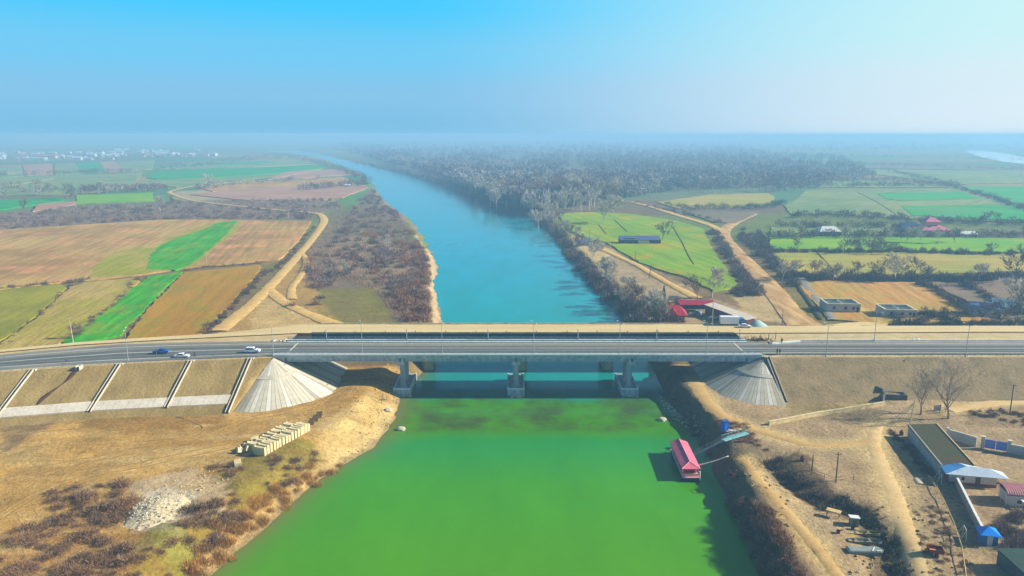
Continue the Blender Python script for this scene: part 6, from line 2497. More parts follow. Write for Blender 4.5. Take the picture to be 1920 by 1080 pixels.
gable('low_white_house', 'low house with white roof edge near the far garden lane', 'house', 1810, 444, 11, 8, 2.6, 1.4, m_wallb, m_white, 0, 2)
gable('grey_cottage', 'small grey cottage with pale rubble around it behind trees', 'house', 1842, 590, 10, 8, 3.0, 2.2, m_wallb, M('grey_blue_roof', S(96, 124, 150), S(80, 108, 134), .4), R(-10), 2)
gable('blue_cottage', 'blue grey cottage with low roof between orchard trees', 'house', 1888, 585, 11, 8, 3.0, 2.4, m_wallb, M('pale_blue_roof', S(120, 146, 164), S(100, 126, 146), .4), R(-18), 2)
gable('field_hut', 'tiny white hut at the edge of the riverside thicket', 'hut', 652, 350, 6, 5, 2.4, 1.4, m_wall, m_white, 0, 1)
# village houses far to the left
rv = random.Random(5)
mv = [M('village_white', S(232, 232, 228), S(214, 214, 210), .2), M('village_cream', S(222, 210, 190), S(204, 192, 172), .2)]
mr = [m_tin, M('village_grey_roof', S(190, 194, 198), S(170, 176, 182), .2), M('village_red_roof', S(176, 120, 110), S(160, 108, 100), .2)]
vpos = []
for _ in range(36):
    vpos.append((rv.uniform(0, 210), rv.uniform(286, 301)))
for _ in range(36):
    vpos.append((rv.uniform(205, 400), rv.uniform(281, 294)))
for _ in range(9):
    vpos.append((rv.uniform(480, 600), rv.uniform(258, 266)))
proto = {}
for i, (px, py) in enumerate(vpos):
    k = (rv.randrange(2), rv.choice([0, 0, 1, 2]))
    x, y = P(px, py, 4)
    if k not in proto:
        r = thing('village_house', 'small pale village house among trees far across the fields', 'house', (x, y, 4.2), 0, 'houses of the far village')
        wbox(r, 'wall', (0, 0, 2.2), (14, 9, 4.4), mv[k[0]])
        mb = MB()
        mb.add([(-7.6, -5, 4.3), (7.6, -5, 4.3), (7.6, 5, 4.3), (-7.6, 5, 4.3), (-6.0, 0, 7.4), (6.0, 0, 7.4)], [(0, 1, 5, 4), (1, 2, 5), (2, 3, 4, 5), (3, 0, 4), (3, 2, 1, 0)])
        mb.build('roof', mr[k[1]], r)
        proto[k] = r
    else:
        r = copy_tree(proto[k])
        r.location = (x, y, 4.2)
    r.rotation_euler = (0, 0, rv.uniform(-.5, .5))
    s_ = rv.uniform(.8, 1.5) * (1 if px < 450 else 1.7)
    r.scale = (s_ * rv.uniform(.9, 1.6), s_, s_)
gable('long_white_hall', 'long white hall with pale roof at the far village edge', 'hall', 66, 301, 60, 14, 7, 2, mv[0], m_tin, 0, 0)
gable('long_pink_hall', 'long low hall with pinkish roof behind the far village houses', 'hall', 84, 297, 70, 14, 6, 4, mv[1], mr[2], 0, 0)

# ------------------------------------------------------------------ vegetation
rngv = np.random.default_rng(42)


def slivers(p0, p1, w):
    """thin twig triangles from p0 to p1, w wide at the foot"""
    d = p1 - p0
    r = rngv.normal(size=p0.shape)
    s = np.cross(d, r)
    s /= np.linalg.norm(s, axis=1)[:, None] + 1e-9
    hw = (w * 0.5)[:, None] if np.ndim(w) else w * 0.5
    V = np.stack([p0 - s * hw, p0 + s * hw, p1 + s * hw * 0.25], 1).reshape(-1, 3)
    Fc = np.arange(len(V)).reshape(-1, 3)
    return V, Fc


def bush_arrays(n, h=1.0, w=0.055, ln=(0.22, 0.5), lump=0.35, up=0.7, rim=0.5):
    d = rngv.normal(size=(n, 3))
    d[:, 2] = np.abs(d[:, 2])
    d /= np.linalg.norm(d, axis=1)[:, None]
    r = rngv.random(n) ** rim
    k = 1 + lump * (vnoise(d[:, 0] * 2.2 + 5, d[:, 1] * 2.2 + d[:, 2] * 1.7, int(rngv.integers(999))) - 0.5) * 2
    p = d * (r * k)[:, None]
    p[:, 2] *= h
    dd = d + rngv.normal(size=(n, 3)) * 0.55
    dd[:, 2] += up
    dd /= np.linalg.norm(dd, axis=1)[:, None]
    L = rngv.uniform(ln[0], ln[1], n)
    p0 = p - dd * (L * 0.5)[:, None]
    p0[:, 2] = np.maximum(p0[:, 2], -0.05)
    return p0, p0 + dd * L[:, None], np.full(n, w) * rngv.uniform(0.6, 1.5, n)


def vmat(name, c, rnd=0.25, c2=None):
    return M(name, c, c2, 1.2, 0.95, rnd=rnd, spec=0.05)


v_purple = vmat('twig_purple', S(136, 112, 108), .22)
v_purple2 = vmat('twig_mauve', S(164, 140, 132), .2)
v_brown = vmat('twig_brown', S(128, 104, 80), .25)
v_dark = vmat('twig_dark', S(92, 82, 72), .25)
v_rust = vmat('twig_rust', S(154, 114, 84), .22)
v_straw = vmat('dry_reed', S(196, 158, 96), .2)
v_grey = vmat('twig_grey', S(150, 138, 124), .2)
v_pale = vmat('bark_pale', S(206, 200, 184), .12)
v_pale2 = vmat('twig_pale', S(194, 190, 178), .15)
v_pale3 = vmat('twig_ash', S(164, 158, 154), .15)
v_green = vmat('leaf_green', S(62, 84, 48), .25)
v_dgreen = vmat('leaf_dark_green', S(34, 52, 32), .2)
v_blue = vmat('twig_slate', S(112, 110, 112), .2)


def bush_mesh(name, mats, probs, n=420, **kw):
    p0, p1, w = bush_arrays(n, **kw)
    V, Fc = slivers(p0, p1, w)
    mi = rngv.choice(len(mats), size=n, p=probs)
    return npmesh(name, V, Fc, mats, mi)


BUSH = {
    'bramble': [bush_mesh('bramble', [v_brown, v_rust, v_dark, v_grey], [.36, .26, .16, .22], 1000, h=.85, w=.035, ln=(.15, .42), lump=.5) for _ in range(4)],
    'thicket': [bush_mesh('thicket', [(v_purple, v_brown, v_grey, v_blue)[i], v_brown, v_purple2, v_dark], [.42, .2, .22, .16], 460, h=.95, w=.055) for i in range(4)],
    'rusty': [bush_mesh('rusty', [v_rust, v_brown, v_purple2], [.5, .28, .22], 460, h=.95, w=.05) for _ in range(3)],
    'reed': [bush_mesh('reed', [v_straw, v_rust, v_brown], [.45, .4, .15], 420, h=.75, w=.03, ln=(.3, .7), up=2.4) for _ in range(3)],
    'hedge': [bush_mesh('hedge', [v_brown, v_dark, v_purple, v_green], [.4, .3, .2, .1], 380, h=.9, w=.065) for _ in range(3)],
    'darkhedge': [bush_mesh('darkhedge', [v_dark, v_blue, v_green, v_brown], [.34, .3, .2, .16], 420, h=1.0, w=.065) for _ in range(3)],
    'green': [bush_mesh('green', [v_green, v_dgreen, v_brown], [.5, .35, .15], 480, h=.95, w=.07) for _ in range(3)],
}


def tree_parts(seed, spread=.24, limbs=14, ntw=620, tww=.008, twl=.10, base=.12, trunk_r=.016, topness=1.0, mats=(v_pale, v_pale2, v_grey), probs=(.3, .45, .25), sub=3, kink=.05):
    rg = random.Random(seed)
    tr = MB()
    segs = []

    def branch(p, d, L, r, lev):
        q = Vector(p)
        n = 4 if lev < 2 else 3
        for i in range(n):
            d2 = (d + Vector((rg.gauss(0, kink * 2), rg.gauss(0, kink * 2), rg.gauss(.04, kink)))).normalized()
            nq = q + d2 * L / n
            ra, rb_ = r * (1 - .8 * i / n), r * (1 - .8 * (i + 1) / n)
            if lev < 3:
                tr.tube(q, nq, max(ra, .0012), max(rb_, .001), 5 if lev < 2 else 3, cap=False)
            segs.append((q.copy(), nq.copy(), lev))
            if lev < sub and i >= (1 if lev else 0):
                m = 2 if lev else max(2, limbs // 4)
                for _ in range(m):
                    az = rg.uniform(0, 6.28)
                    tilt = rg.uniform(.45, .95) if lev == 0 else rg.uniform(.35, .8)
                    a = d2.orthogonal().normalized()
                    b = d2.cross(a)
                    nd_ = (d2 * math.cos(tilt) + (a * math.cos(az) + b * math.sin(az)) * math.sin(tilt)).normalized()
                    nd_ = (nd_ + Vector((0, 0, .22))).normalized()
                    branch(nq, nd_, L * rg.uniform(.42, .62) * (spread / .24 if lev == 0 else 1), ra * .55, lev + 1)
            q, d = nq, d2
    tr.tube((0, 0, -.02), (0, 0, base), trunk_r * 1.25, trunk_r, 7, cap=False)
    branch(Vector((0, 0, base)), Vector((rg.gauss(0, .04), rg.gauss(0, .04), 1)).normalized(), .62, trunk_r, 0)
    sg = [s for s in segs if s[2] >= 1]
    A = np.array([list(s[0]) for s in sg])
    B = np.array([list(s[1]) for s in sg])
    lv = np.array([s[2] for s in sg], dtype=float)
    wgt = lv ** 1.5
    idx = rngv.choice(len(sg), size=ntw, p=wgt / wgt.sum())
    t = rngv.random(ntw)[:, None]
    p0 = A[idx] * (1 - t) + B[idx] * t
    dd = (B - A)[idx]
    dd /= np.linalg.norm(dd, axis=1)[:, None] + 1e-9
    dd = dd + rngv.normal(size=dd.shape) * .5
    dd[:, 2] += .35
    dd /= np.linalg.norm(dd, axis=1)[:, None]
    L = rngv.uniform(.5, 1.3, ntw) * twl
    V, Fc = slivers(p0, p0 + dd * L[:, None], np.full(ntw, tww) * rngv.uniform(.6, 1.4, ntw))
    mi = rngv.choice(len(mats), size=ntw, p=np.array(probs) / sum(probs))
    hmax = max(V[:, 2].max(), .01)
    V /= hmax
    tr.v = [(a / hmax, b / hmax, c / hmax) for a, b, c in tr.v]
    crown = npmesh('crown', V, Fc, list(mats), mi)
    me = bpy.data.meshes.new('trunk')
    me.from_pydata(tr.v, [], tr.f)
    me.materials.append(mats[0])
    me.update()
    return me, crown


TREES = {
    'near': [tree_parts(s, spread=.30, limbs=16, ntw=3600, tww=.0032, twl=.075, base=.09, trunk_r=.022, mats=(v_grey, v_pale2, v_purple2), probs=(.35, .4, .25), sub=4) for s in (3, 8)],
    'poplar': [tree_parts(s, spread=.22, limbs=14, ntw=1500, tww=.0125, twl=.11) for s in (11, 12, 13, 14)],
    'brown': [tree_parts(s, spread=.28, limbs=14, ntw=1200, tww=.0125, twl=.11, mats=(v_brown, v_purple, v_grey), probs=(.35, .4, .25)) for s in (21, 22, 23)],
    'slate': [tree_parts(s, spread=.28, limbs=14, ntw=1200, tww=.0125, twl=.11, mats=(v_dark, v_blue, v_grey), probs=(.25, .45, .3)) for s in (31, 32)],
}


def tree(kind, px, py, h, label, group=None, name='bare_tree', z=None, wide=1.0, rz=None, cat='tree', parts=True):
    zz = 4.3 if z is None else z
    x, y = P(px, py, zz)
    g_ = H(x, y) if z is None or z < 11 else z
    if g_ < .4:
        g_ = .4
    tm, cm = random.choice(TREES[kind])
    rz = random.uniform(0, 6.28) if rz is None else rz
    r = thing(name, label, cat, (x, y, g_ - .05), rz, group)
    r.scale = (h * wide, h * wide, h)
    link('trunk', tm, r)
    link('crown', cm, r)
    return r


def bush(kind, x, y, R_, label, group, name, hs=1.0, cat='shrub', zoff=0.0):
    g_ = H(x, y)
    if g_ < .15:
        g_ = .15
    o = bpy.data.objects.new(name, random.choice(BUSH[kind]))
    C.objects.link(o)
    o.location = (x, y, g_ - .1 + zoff)
    o.rotation_euler = (0, 0, random.uniform(0, 6.28))
    o.scale = (R_ * random.uniform(.85, 1.2), R_ * random.uniform(.85, 1.2), R_ * hs * random.uniform(.8, 1.25))
    tag(o, label, cat, group)
    return o


def sprinkle(poly, n, z=4.0, gap=1.5, inwater=False):
    """n spots inside a pixel polygon, kept apart"""
    xs = [p[0] for p in poly]
    ys = [p[1] for p in poly]
    got, tries = [], 0
    while len(got) < n and tries < n * 60:
        tries += 1
        px, py = random.uniform(min(xs), max(xs)), random.uniform(min(ys), max(ys))
        if not inpoly(np.array([px]), np.array([py]), poly)[0]:
            continue
        x, y = P(px, py, z)
        if not inwater and inpoly(np.array([x]), np.array([y]), RIVER)[0]:
            continue
        gp_ = gap * (1 + y * .0006)
        if any((x - a) ** 2 + (y - b) ** 2 < gp_ * gp_ for a, b in got[-160:]):
            continue
        got.append((x, y))
    return got


def along(pts, n, z=4.0, jx=1.0, jy=1.0):
    o = []
    seg = [math.hypot(b[0] - a[0], b[1] - a[1]) for a, b in zip(pts[:-1], pts[1:])]
    T = sum(seg)
    for i in range(n):
        t = (i + random.uniform(.2, .8)) / n * T
        k = 0
        while k < len(seg) - 1 and t > seg[k]:
            t -= seg[k]
            k += 1
        f = t / seg[k]
        px = pts[k][0] + (pts[k + 1][0] - pts[k][0]) * f
        py = pts[k][1] + (pts[k + 1][1] - pts[k][1]) * f
        x, y = P(px, py, z)
        o.append((x + random.gauss(0, jx), y + random.gauss(0, jy)))
    return o


random.seed(21)
# --- A. brambles and reeds on the near left bank
gA = 'brambles on the near left bank'
lA = 'purplish brown leafless bramble bush on the left dirt lot below the block stack'
for poly, n, rr_ in (([(92, 925), (150, 908), (240, 912), (252, 965), (205, 1000), (120, 985)], 24, 2.1), ([(0, 1005), (100, 975), (200, 1000), (262, 1050), (255, 1090), (0, 1090)], 40, 1.8),
                     ([(360, 945), (430, 925), (452, 965), (402, 1010), (350, 990)], 17, 1.9), ([(402, 872), (462, 868), (455, 900), (412, 905)], 7, 1.7), ([(500, 858), (590, 838), (605, 860), (540, 900), (480, 905)], 13, 1.5),
                     ([(240, 1040), (400, 1000), (360, 1085), (250, 1090)], 12, 1.5)):
    for x, y in sprinkle(poly, n, 3.3, 1.5):
        bush('bramble', x, y, rr_ * random.uniform(.5, 1.15), lA, gA, 'bramble_bush', .85, 'bush')
for x, y in along([(350, 1082), (420, 1010), (500, 945), (580, 885), (620, 862)], 60, 2.0, 1.6, 1.6):
    bush('reed', x, y, random.uniform(.9, 1.7), 'rust coloured clump of dry reeds along the near left waterline', 'reed clumps along the near left waterline', 'reed_clump', 1.0, 'reed clump')
# --- B. thicket on the left bank past the bridges
gB = 'shrubs of the thicket past the bridges'
lB = 'purplish bare shrub in the dense thicket on the left bank beyond the old bridge'
for poly, n in (([(600, 470), (640, 420), (700, 400), (745, 408), (785, 455), (806, 505), (802, 560), (745, 560), (700, 520), (640, 515), (600, 545), (575, 540), (575, 490)], 190),
                ([(745, 530), (800, 530), (808, 600), (760, 606), (735, 560)], 34)):
    for x, y in sprinkle(poly, n, 4.0, 2.3):
        px_ = 960 + 1400 * x / (y * CP + (CAMZ - 4) * SP)
        k = 'rusty' if (random.random() < (.75 if (px_ > 745) else .12)) else 'thicket'
        bush(k, x, y, random.uniform(1.9, 3.6), lB, gB, 'thicket_shrub', 1.0)
for x, y in sprinkle([(640, 425), (665, 388), (700, 350), (720, 380), (750, 405), (700, 402)], 60, 4.0, 3.0):
    bush('thicket', x, y, random.uniform(2.2, 3.6), lB, gB, 'thicket_shrub', 1.0)
for px, py in ((592, 572), (600, 560), (548, 575), (648, 352)):
    x, y = P(px, py, 4)
    bush('thicket', x, y, 2.4, 'solitary %s bare shrub on the rough grass left of the thicket' % {592: 'dark', 600: 'round', 548: 'low', 648: 'far'}[px], None, 'grassland_shrub', 1.0)
tree('poplar', 722, 470, 11, 'bare pale tree rising above the thicket on the left bank', wide=1.3)
tree('poplar', 650, 512, 7, 'short fan shaped bare tree with whitish stems at the thicket edge', wide=1.8)
# --- C. purple belt of scrub
gC = 'shrubs of the scrub belt behind the tan field'
lC = 'purple brown shrub in the scrub belt between the tan field and the farther crops'
for x, y in sprinkle([(0, 405), (70, 398), (150, 388), (290, 384), (330, 378), (430, 388), (590, 398), (586, 412), (300, 411), (120, 423), (0, 430)], 210, 4.0, 3.0):
    bush('thicket', x, y, random.uniform(2.0, 3.6), lC, gC, 'scrub_shrub', 1.0)
for x, y in sprinkle([(390, 380), (470, 375), (640, 372), (640, 392), (480, 388)], 60, 4.0, 3.5):
    bush('thicket', x, y, random.uniform(1.8, 3.0), 'low purple shrub between the track and the pinkish ploughed strips', 'shrubs beside the pinkish strips', 'scrub_shrub', .9)
for px, py, h, k, lab in ((122, 374, 15, 'slate', 'big dark bare tree at the end of the teal green strip'), (132, 376, 12, 'slate', 'smaller dark bare tree touching the big one by the teal strip'),
                          (185, 363, 13, 'poplar', 'pale bare tree behind the small green field'), (200, 362, 11, 'poplar', 'second pale bare tree behind the small green field, with wider crown'),
                          (396, 350, 14, 'poplar', 'white stemmed bare tree beside the far track'), (300, 396, 12, 'poplar', 'grey bare tree where the track meets the scrub belt'),
                          (325, 392, 10, 'brown', 'brown bare tree beside the scrub belt track'), (46, 398, 10, 'brown', 'brown bare tree at the left end of the scrub belt'), (270, 362, 9, 'slate', 'small dark tree at the end of the green field hedge')):
    tree(k, px, py, h * 1.35, lab, wide=1.2)
# --- D. hedgerows of the left fields
for pts, n, lab, grp, rr_ in (([(0, 542), (60, 536), (120, 530), (168, 525)], 24, 'low dark hedge bush between the tan field and the olive meadow', 'hedge below the tan field', 1.5),
                              ([(262, 520), (240, 548), (205, 578), (165, 608), (132, 636)], 34, 'brown hedge bush along the bright green strip', 'hedge along the bright green strip', 1.5),
                              ([(126, 537), (90, 580), (50, 610), (0, 650)], 26, 'low brown hedge bush between the olive meadow and the weedy stubble', 'hedge along the olive meadow', 1.1),
                              ([(340, 508), (390, 500), (440, 497), (492, 493)], 22, 'low dark hedge bush at the top of the ochre field', 'hedge at the top of the ochre field', 1.1),
                              ([(345, 514), (310, 545), (275, 580), (235, 632)], 22, 'low brown bush between the bright green strip and the ochre field', 'bushes beside the ochre field', .8),
                              ([(500, 505), (470, 540), (440, 570), (410, 600), (382, 626)], 34, 'dark hedge bush between the ochre field and the dusty track', 'hedge beside the dusty track', 1.6),
                              ([(590, 425), (565, 455), (535, 490), (505, 510)], 24, 'brown hedge bush between the tan field and the dusty track', 'hedge between tan field and track', 1.5)):
    for x, y in along(pts, n, 4.2, .7, .8):
        bush('hedge', x, y, rr_ * random.uniform(.7, 1.3), lab, grp, 'hedge_bush', 1.0, 'hedge bush')
x, y = P(136, 632, 4.2)
tree('brown', 140, 634, 6.5, 'bare brown tree at the foot of the bright green strip by the utility pole', wide=1.3)
# --- E. right bank past the bridges
gE = 'bushes along the right bank past the bridges'
lE = 'purplish bare bush on the right river bank beyond the old bridge'
for x, y in along([(1196, 606), (1165, 566), (1110, 516), (1072, 474), (1034, 430), (998, 405)], 110, 3.0, 2.0, 3.0):
    bush('thicket' if random.random() < .6 else 'darkhedge', x + 1.5, y, random.uniform(1.8, 3.2), lE, gE, 'bank_bush', 1.35, 'bush')
for x, y in sprinkle([(1072, 470), (1095, 480), (1150, 540), (1185, 575), (1165, 580), (1110, 520)], 44, 4.0, 1.8):
    bush('rusty', x, y, random.uniform(1.2, 2.0), 'reddish dry bush on the slope between the bank bushes and the dry meadow', 'reddish bushes on the right bank', 'rusty_bush', .9, 'bush')
for x, y in along([(985, 400), (950, 387), (900, 370), (850, 350), (800, 333), (750, 320), (700, 310), (660, 301)], 90, 3.5, 4.0, 6.0):
    bush('thicket', x + 3, y, random.uniform(3.0, 5.0), 'dark leafless bush at the water edge of the wooded right bank', 'bushes at the edge of the wood', 'bank_bush', 1.3, 'bush')
gP = 'pale bare trees at the near edge of the wood'
lP = 'tall pale bare tree at the near edge of the riverside wood'
for x_, y_, h in [(1010, 418, 15), (1022, 408, 16), (1000, 398, 18), (1030, 400, 18), (1045, 394, 21), (1060, 398, 20), (1075, 392, 22), (1090, 398, 20), (1105, 394, 21), (1150, 396, 17)]:
    tree('poplar', x_, y_, h, lP, gP, wide=1.25)
for _ in range(46):
    px = random.uniform(880, 1170)
    py = random.uniform(352, 388) - max(0, (950 - px) * .12)
    tree('poplar' if random.random() < .7 else 'brown', px, py, random.uniform(20, 28), lP, gP, wide=1.25)
for _ in range(44):
    tree('poplar' if random.random() < .6 else 'slate', random.uniform(1180, 1480), random.uniform(345, 362), random.uniform(13, 20), 'bare tree in the line behind the dry olive pasture strip', 'trees behind the olive strip', wide=1.2)
for _ in range(18):
    px = random.uniform(700, 900)
    tree('poplar', px, 302 + (px - 700) * .24 - random.uniform(2, 10), random.uniform(17, 24), 'pale tree above the far wooded bend of the river', 'pale trees over the far river bend', wide=1.3)
tree('poplar', 1131, 419, 23, 'large pale willow like tree standing alone on the bright meadow', wide=1.45)
tree('slate', 1242, 450, 14, 'rounded bluish bare tree at the end of the meadow barn', wide=1.5)
tree('poplar', 1335, 556, 15, 'greenish pale bare tree at the lower corner of the bright meadow', wide=1.4)
tree('brown', 1308, 562, 12, 'dark bare tree at the meadow corner beside the footpath', wide=1.3)
tree('poplar', 1239, 606, 14, 'pale bare tree with white trunk in front of the red roofed house', wide=1.2, rz=1.0)
tree('slate', 1222, 600, 10, 'dark bare tree between the river bank and the red roofed house', wide=1.2)
tree('poplar', 1248, 604, 9, 'small pale bare tree against the wall of the red roofed house', wide=1.3)
tree('brown', 1228, 606, 9, 'brown bare tree by the roadside next to the pale trunked one', wide=1.3)
tree('slate', 1210, 606, 6.5, 'small dark tree by the pale blue tables', wide=1.4)
# conifer
x, y = P(1243, 585, 4.2)
cf = thing('conifer', 'dark green pointed conifer behind the red roofed house', 'tree', (x, y, H(x, y)))
mb = MB()
mb.tube((0, 0, 0), (0, 0, 10.5), .2, .05, 7)
mb.build('trunk', v_dark, cf)
n = 1500
t = rngv.random(n) ** .7
zc = 1.2 + 9.5 * (1 - t)
rad = 2.6 * t * rngv.uniform(.35, 1, n) + .1
th = rngv.uniform(0, 6.28, n)
p0 = np.stack([rad * .5 * np.cos(th), rad * .5 * np.sin(th), zc + .3], 1)
p1 = np.stack([rad * 1.1 * np.cos(th), rad * 1.1 * np.sin(th), zc - .25 + rngv.normal(0, .2, n)], 1)
V, Fc = slivers(p0, p1, np.full(n, .26))
link('crown', npmesh('crown', V, Fc, [v_dgreen, v_green], rngv.choice(2, size=n, p=[.75, .25])), cf)
for x, y in sprinkle([(1165, 575), (1230, 560), (1300, 572), (1225, 606), (1190, 606)], 22, 4.0, 2.0):
    bush('darkhedge', x, y, random.uniform(1.4, 2.4), 'dark bush in the shady grove around the red roofed house', 'bushes around the red roofed house', 'grove_bush', 1.2, 'bush')
for x, y in sprinkle([(1255, 606), (1290, 603), (1275, 609), (1240, 610)], 8, 4.0, 1.2):
    bush('reed', x, y, random.uniform(1.0, 1.6), 'dry reed clump along the edge of the sandy old bridge approach', 'reeds by the old bridge approach', 'reed_clump', 1.2, 'reed clump')
# --- F. hedge around the right side of the meadow and along the rutted track
for x, y in sprinkle([(1325, 430), (1352, 436), (1385, 500), (1425, 545), (1420, 560), (1370, 555), (1390, 535), (1362, 490), (1340, 460)], 62, 4.0, 2.4):
    bush('darkhedge' if random.random() < .65 else 'thicket', x, y, random.uniform(2.0, 3.3), 'greyish bush between the bright meadow and the rutted track', 'bushes beside the rutted track', 'track_bush', 1.15, 'bush')
for x, y in sprinkle([(1385, 425), (1430, 440), (1445, 480), (1490, 525), (1500, 540), (1470, 530), (1420, 480), (1385, 450)], 50, 4.0, 2.6):
    bush('darkhedge', x, y, random.uniform(2.2, 3.6), 'dark slate coloured bush on the far side of the rutted track', 'bushes past the rutted track', 'track_bush', 1.2, 'bush')
for x, y in along([(1190, 380), (1250, 394), (1320, 408), (1350, 418)], 26, 4.0, 1.5, 4.0):
    bush('thicket', x, y, random.uniform(2.0, 3.2), 'purplish bush along the track behind the bright meadow', 'bushes along the track behind the meadow', 'track_bush', .9, 'bush')
# --- G. hedges among the right fields
for pts, n, rr_, lab, grp in (([(1440, 473), (1560, 474), (1680, 473), (1800, 477), (1920, 478)], 84, 2.2, 'dark hedge bush between the garden strips and the long dry pasture', 'hedge above the long dry pasture'),
                              ([(1470, 517), (1560, 524), (1700, 527), (1820, 526), (1930, 520)], 96, 2.8, 'tall dark hedge bush between the long dry pasture and the building plots', 'hedge below the long dry pasture')):
    for x, y in along(pts, n, 4.2, 1.0, 2.0):
        bush('darkhedge', x, y, rr_ * random.uniform(.6, 1.4), lab, grp, 'pasture_hedge_shrub', 1.25, 'hedge shrub')
for pts, n, rr_, lab, grp in (([(1720, 530), (1770, 556), (1830, 592)], 20, 2.4, 'dark bush in the diagonal hedge beside the building plot', 'diagonal hedge beside the building plot'),
                              ([(1780, 522), (1830, 545), (1870, 570)], 16, 2.6, 'slate bush in the second diagonal hedge towards the cottages', 'second diagonal hedge by the cottages')):
    for x, y in along(pts, n, 4.2, 1.0, 2.0):
        bush('darkhedge', x, y, rr_ * random.uniform(.7, 1.3), lab, grp, 'pasture_hedge_shrub', 1.1, 'hedge shrub')
for px, py, k, h, lab in ((1480, 522, 'brown', 8, 'bare brown tree at the left end of the pasture hedge'), (1520, 524, 'brown', 8.5, 'bare brown tree in the pasture hedge near the thin ditch'),
                          (1640, 526, 'slate', 9, 'bare slate tree in the pasture hedge above the building plot'), (1678, 528, 'poplar', 12, 'tall pale bare tree in the middle of the pasture hedge'),
                          (1730, 526, 'slate', 10, 'bare slate tree in the pasture hedge past the tall pale one'), (1905, 530, 'slate', 16, 'large bluish bare tree at the right end of the pasture hedge'),
                          (1725, 456, 'poplar', 10, 'white stemmed bare tree in front of the pinkish villa'), (1760, 458, 'poplar', 9, 'second white stemmed bare tree in front of the villa, shorter'),
                          (1700, 455, 'poplar', 9, 'pale bare tree before the dark roofed house'), (1790, 455, 'slate', 9, 'bluish bare tree between the villa and the low white house'),
                          (1636, 470, 'slate', 8, 'dark bare tree beside the bright garden strip'), (1495, 470, 'slate', 7, 'dark bare tree at the near end of the garden strips'),
                          (1868, 616, 'slate', 10, 'dark trunked bare tree beside the right road verge, with a leaning trunk'), (1900, 617, 'slate', 12, 'dark trunked bare tree at the right road verge, taller'),
                          (1915, 590, 'poplar', 13, 'tall pale bare tree behind the two verge trees'), (1840, 604, 'slate', 8, 'bluish bare orchard tree beside the grey cottage'),
                          (1800, 606, 'slate', 7, 'small bluish orchard tree beside the building plot hedge')):
    tree(k, px, py, h * 1.3, lab, wide=1.35)
for x, y in sprinkle([(1668, 596), (1760, 585), (1800, 600), (1800, 618), (1672, 618)], 30, 4.3, 1.9):
    bush('green' if random.random() < .5 else 'darkhedge', x, y, random.uniform(1.6, 2.8), 'dark greenish bush beside the right road in front of the roofless house', 'greenish bushes by the right road', 'roadside_bush', 1.25, 'bush')
for x, y in sprinkle([(1810, 605), (1930, 600), (1930, 614), (1820, 616)], 18, 4.3, 2.0):
    bush('darkhedge', x, y, random.uniform(1.6, 2.8), 'bluish bush among the orchard trees by the right road', 'orchard bushes by the right road', 'roadside_bush', 1.0, 'bush')
for k in range(34):
    px, py = random.choice([(random.uniform(1450, 1920), random.uniform(519, 528)), (random.uniform(1440, 1920), random.uniform(472, 478)), (random.uniform(1450, 1920), random.uniform(442, 450)), (random.uniform(1470, 1920), random.uniform(408, 424))])
    if py < 482 and (1515 < px < 1590 or 1685 < px < 1775 or 1790 < px < 1830):
        px += 100 if px < 1600 else -110
    tree(random.choice(['slate', 'slate', 'brown', 'poplar']), px, py, random.uniform(6, 11), 'bare hedgerow tree among the garden strips and pastures right of the rutted track', 'hedgerow trees of the right fields', 'hedgerow_tree', wide=1.4)
for k in range(22):
    t = random.random()
    px, py = 1022 + 176 * t + random.uniform(0, 22), 406 + 188 * t + random.uniform(-6, 4)
    tree(random.choice(['poplar', 'poplar', 'brown']), px, py, random.uniform(8, 13) - 2 * t, 'small pale bare tree among the bushes of the right bank past the bridges', 'small trees on the right bank', 'riverbank_tree', wide=1.5)
# --- H. two big bare trees on the near right
random.seed(5)
b1 = tree('near', 1727, 775, 13.2, 'bare tree on the dirt yard, the smaller one nearer the stone wall', z=4.7, wide=1.15, rz=.4)
b2 = tree('near', 1778, 784, 16.0, 'tall bare tree with a leaning double trunk above the green roofed barn', z=4.7, wide=1.15, rz=2.1)
# --- J. near right ditch and bank
for x, y in along([(1442, 858), (1462, 888), (1490, 915), (1535, 938), (1580, 950)], 40, 4.0, 1.2, 1.2):
    bush('darkhedge', x, y, random.uniform(.9, 1.6), 'dark bush in the ditch below the thin wooden poles', 'bushes in the ditch', 'ditch_bush', .9, 'bush')
for x, y in along([(1590, 950), (1625, 965), (1650, 990), (1672, 1030), (1685, 1085)], 34, 4.0, .9, .9):
    bush('green' if random.random() < .45 else 'darkhedge', x, y, random.uniform(.9, 1.7), 'dark greenish bush in the ditch beside the old rowboats', 'bushes beside the rowboats', 'ditch_bush', .9, 'bush')
for x, y in sprinkle([(1372, 905), (1400, 930), (1450, 985), (1500, 1085), (1420, 1085), (1396, 1000)], 60, 3.5, 1.1):
    bush('rusty' if random.random() < .6 else 'bramble', x, y, random.uniform(.9, 1.9), 'rust brown dry bush on the near right bank below the winch frame', 'dry bushes on the near right bank', 'bank_bush', 1.0, 'bush')
for x, y in along([(1262, 735), (1290, 775), (1310, 805), (1345, 840)], 30, 2.5, 1.0, 1.0):
    bush('bramble', x, y, random.uniform(.6, 1.2), 'small dark bramble on the steep right bank between bridge and boat', 'brambles between bridge and boat', 'bramble_bush', .8, 'bush')
for x, y in sprinkle([(1330, 790), (1400, 800), (1440, 850), (1400, 840)], 22, 4.0, 1.3):
    bush('bramble', x, y, random.uniform(.7, 1.3), 'dark bramble on the slope behind the blue cabin', 'brambles behind the blue cabin', 'bramble_bush', .8, 'bush')
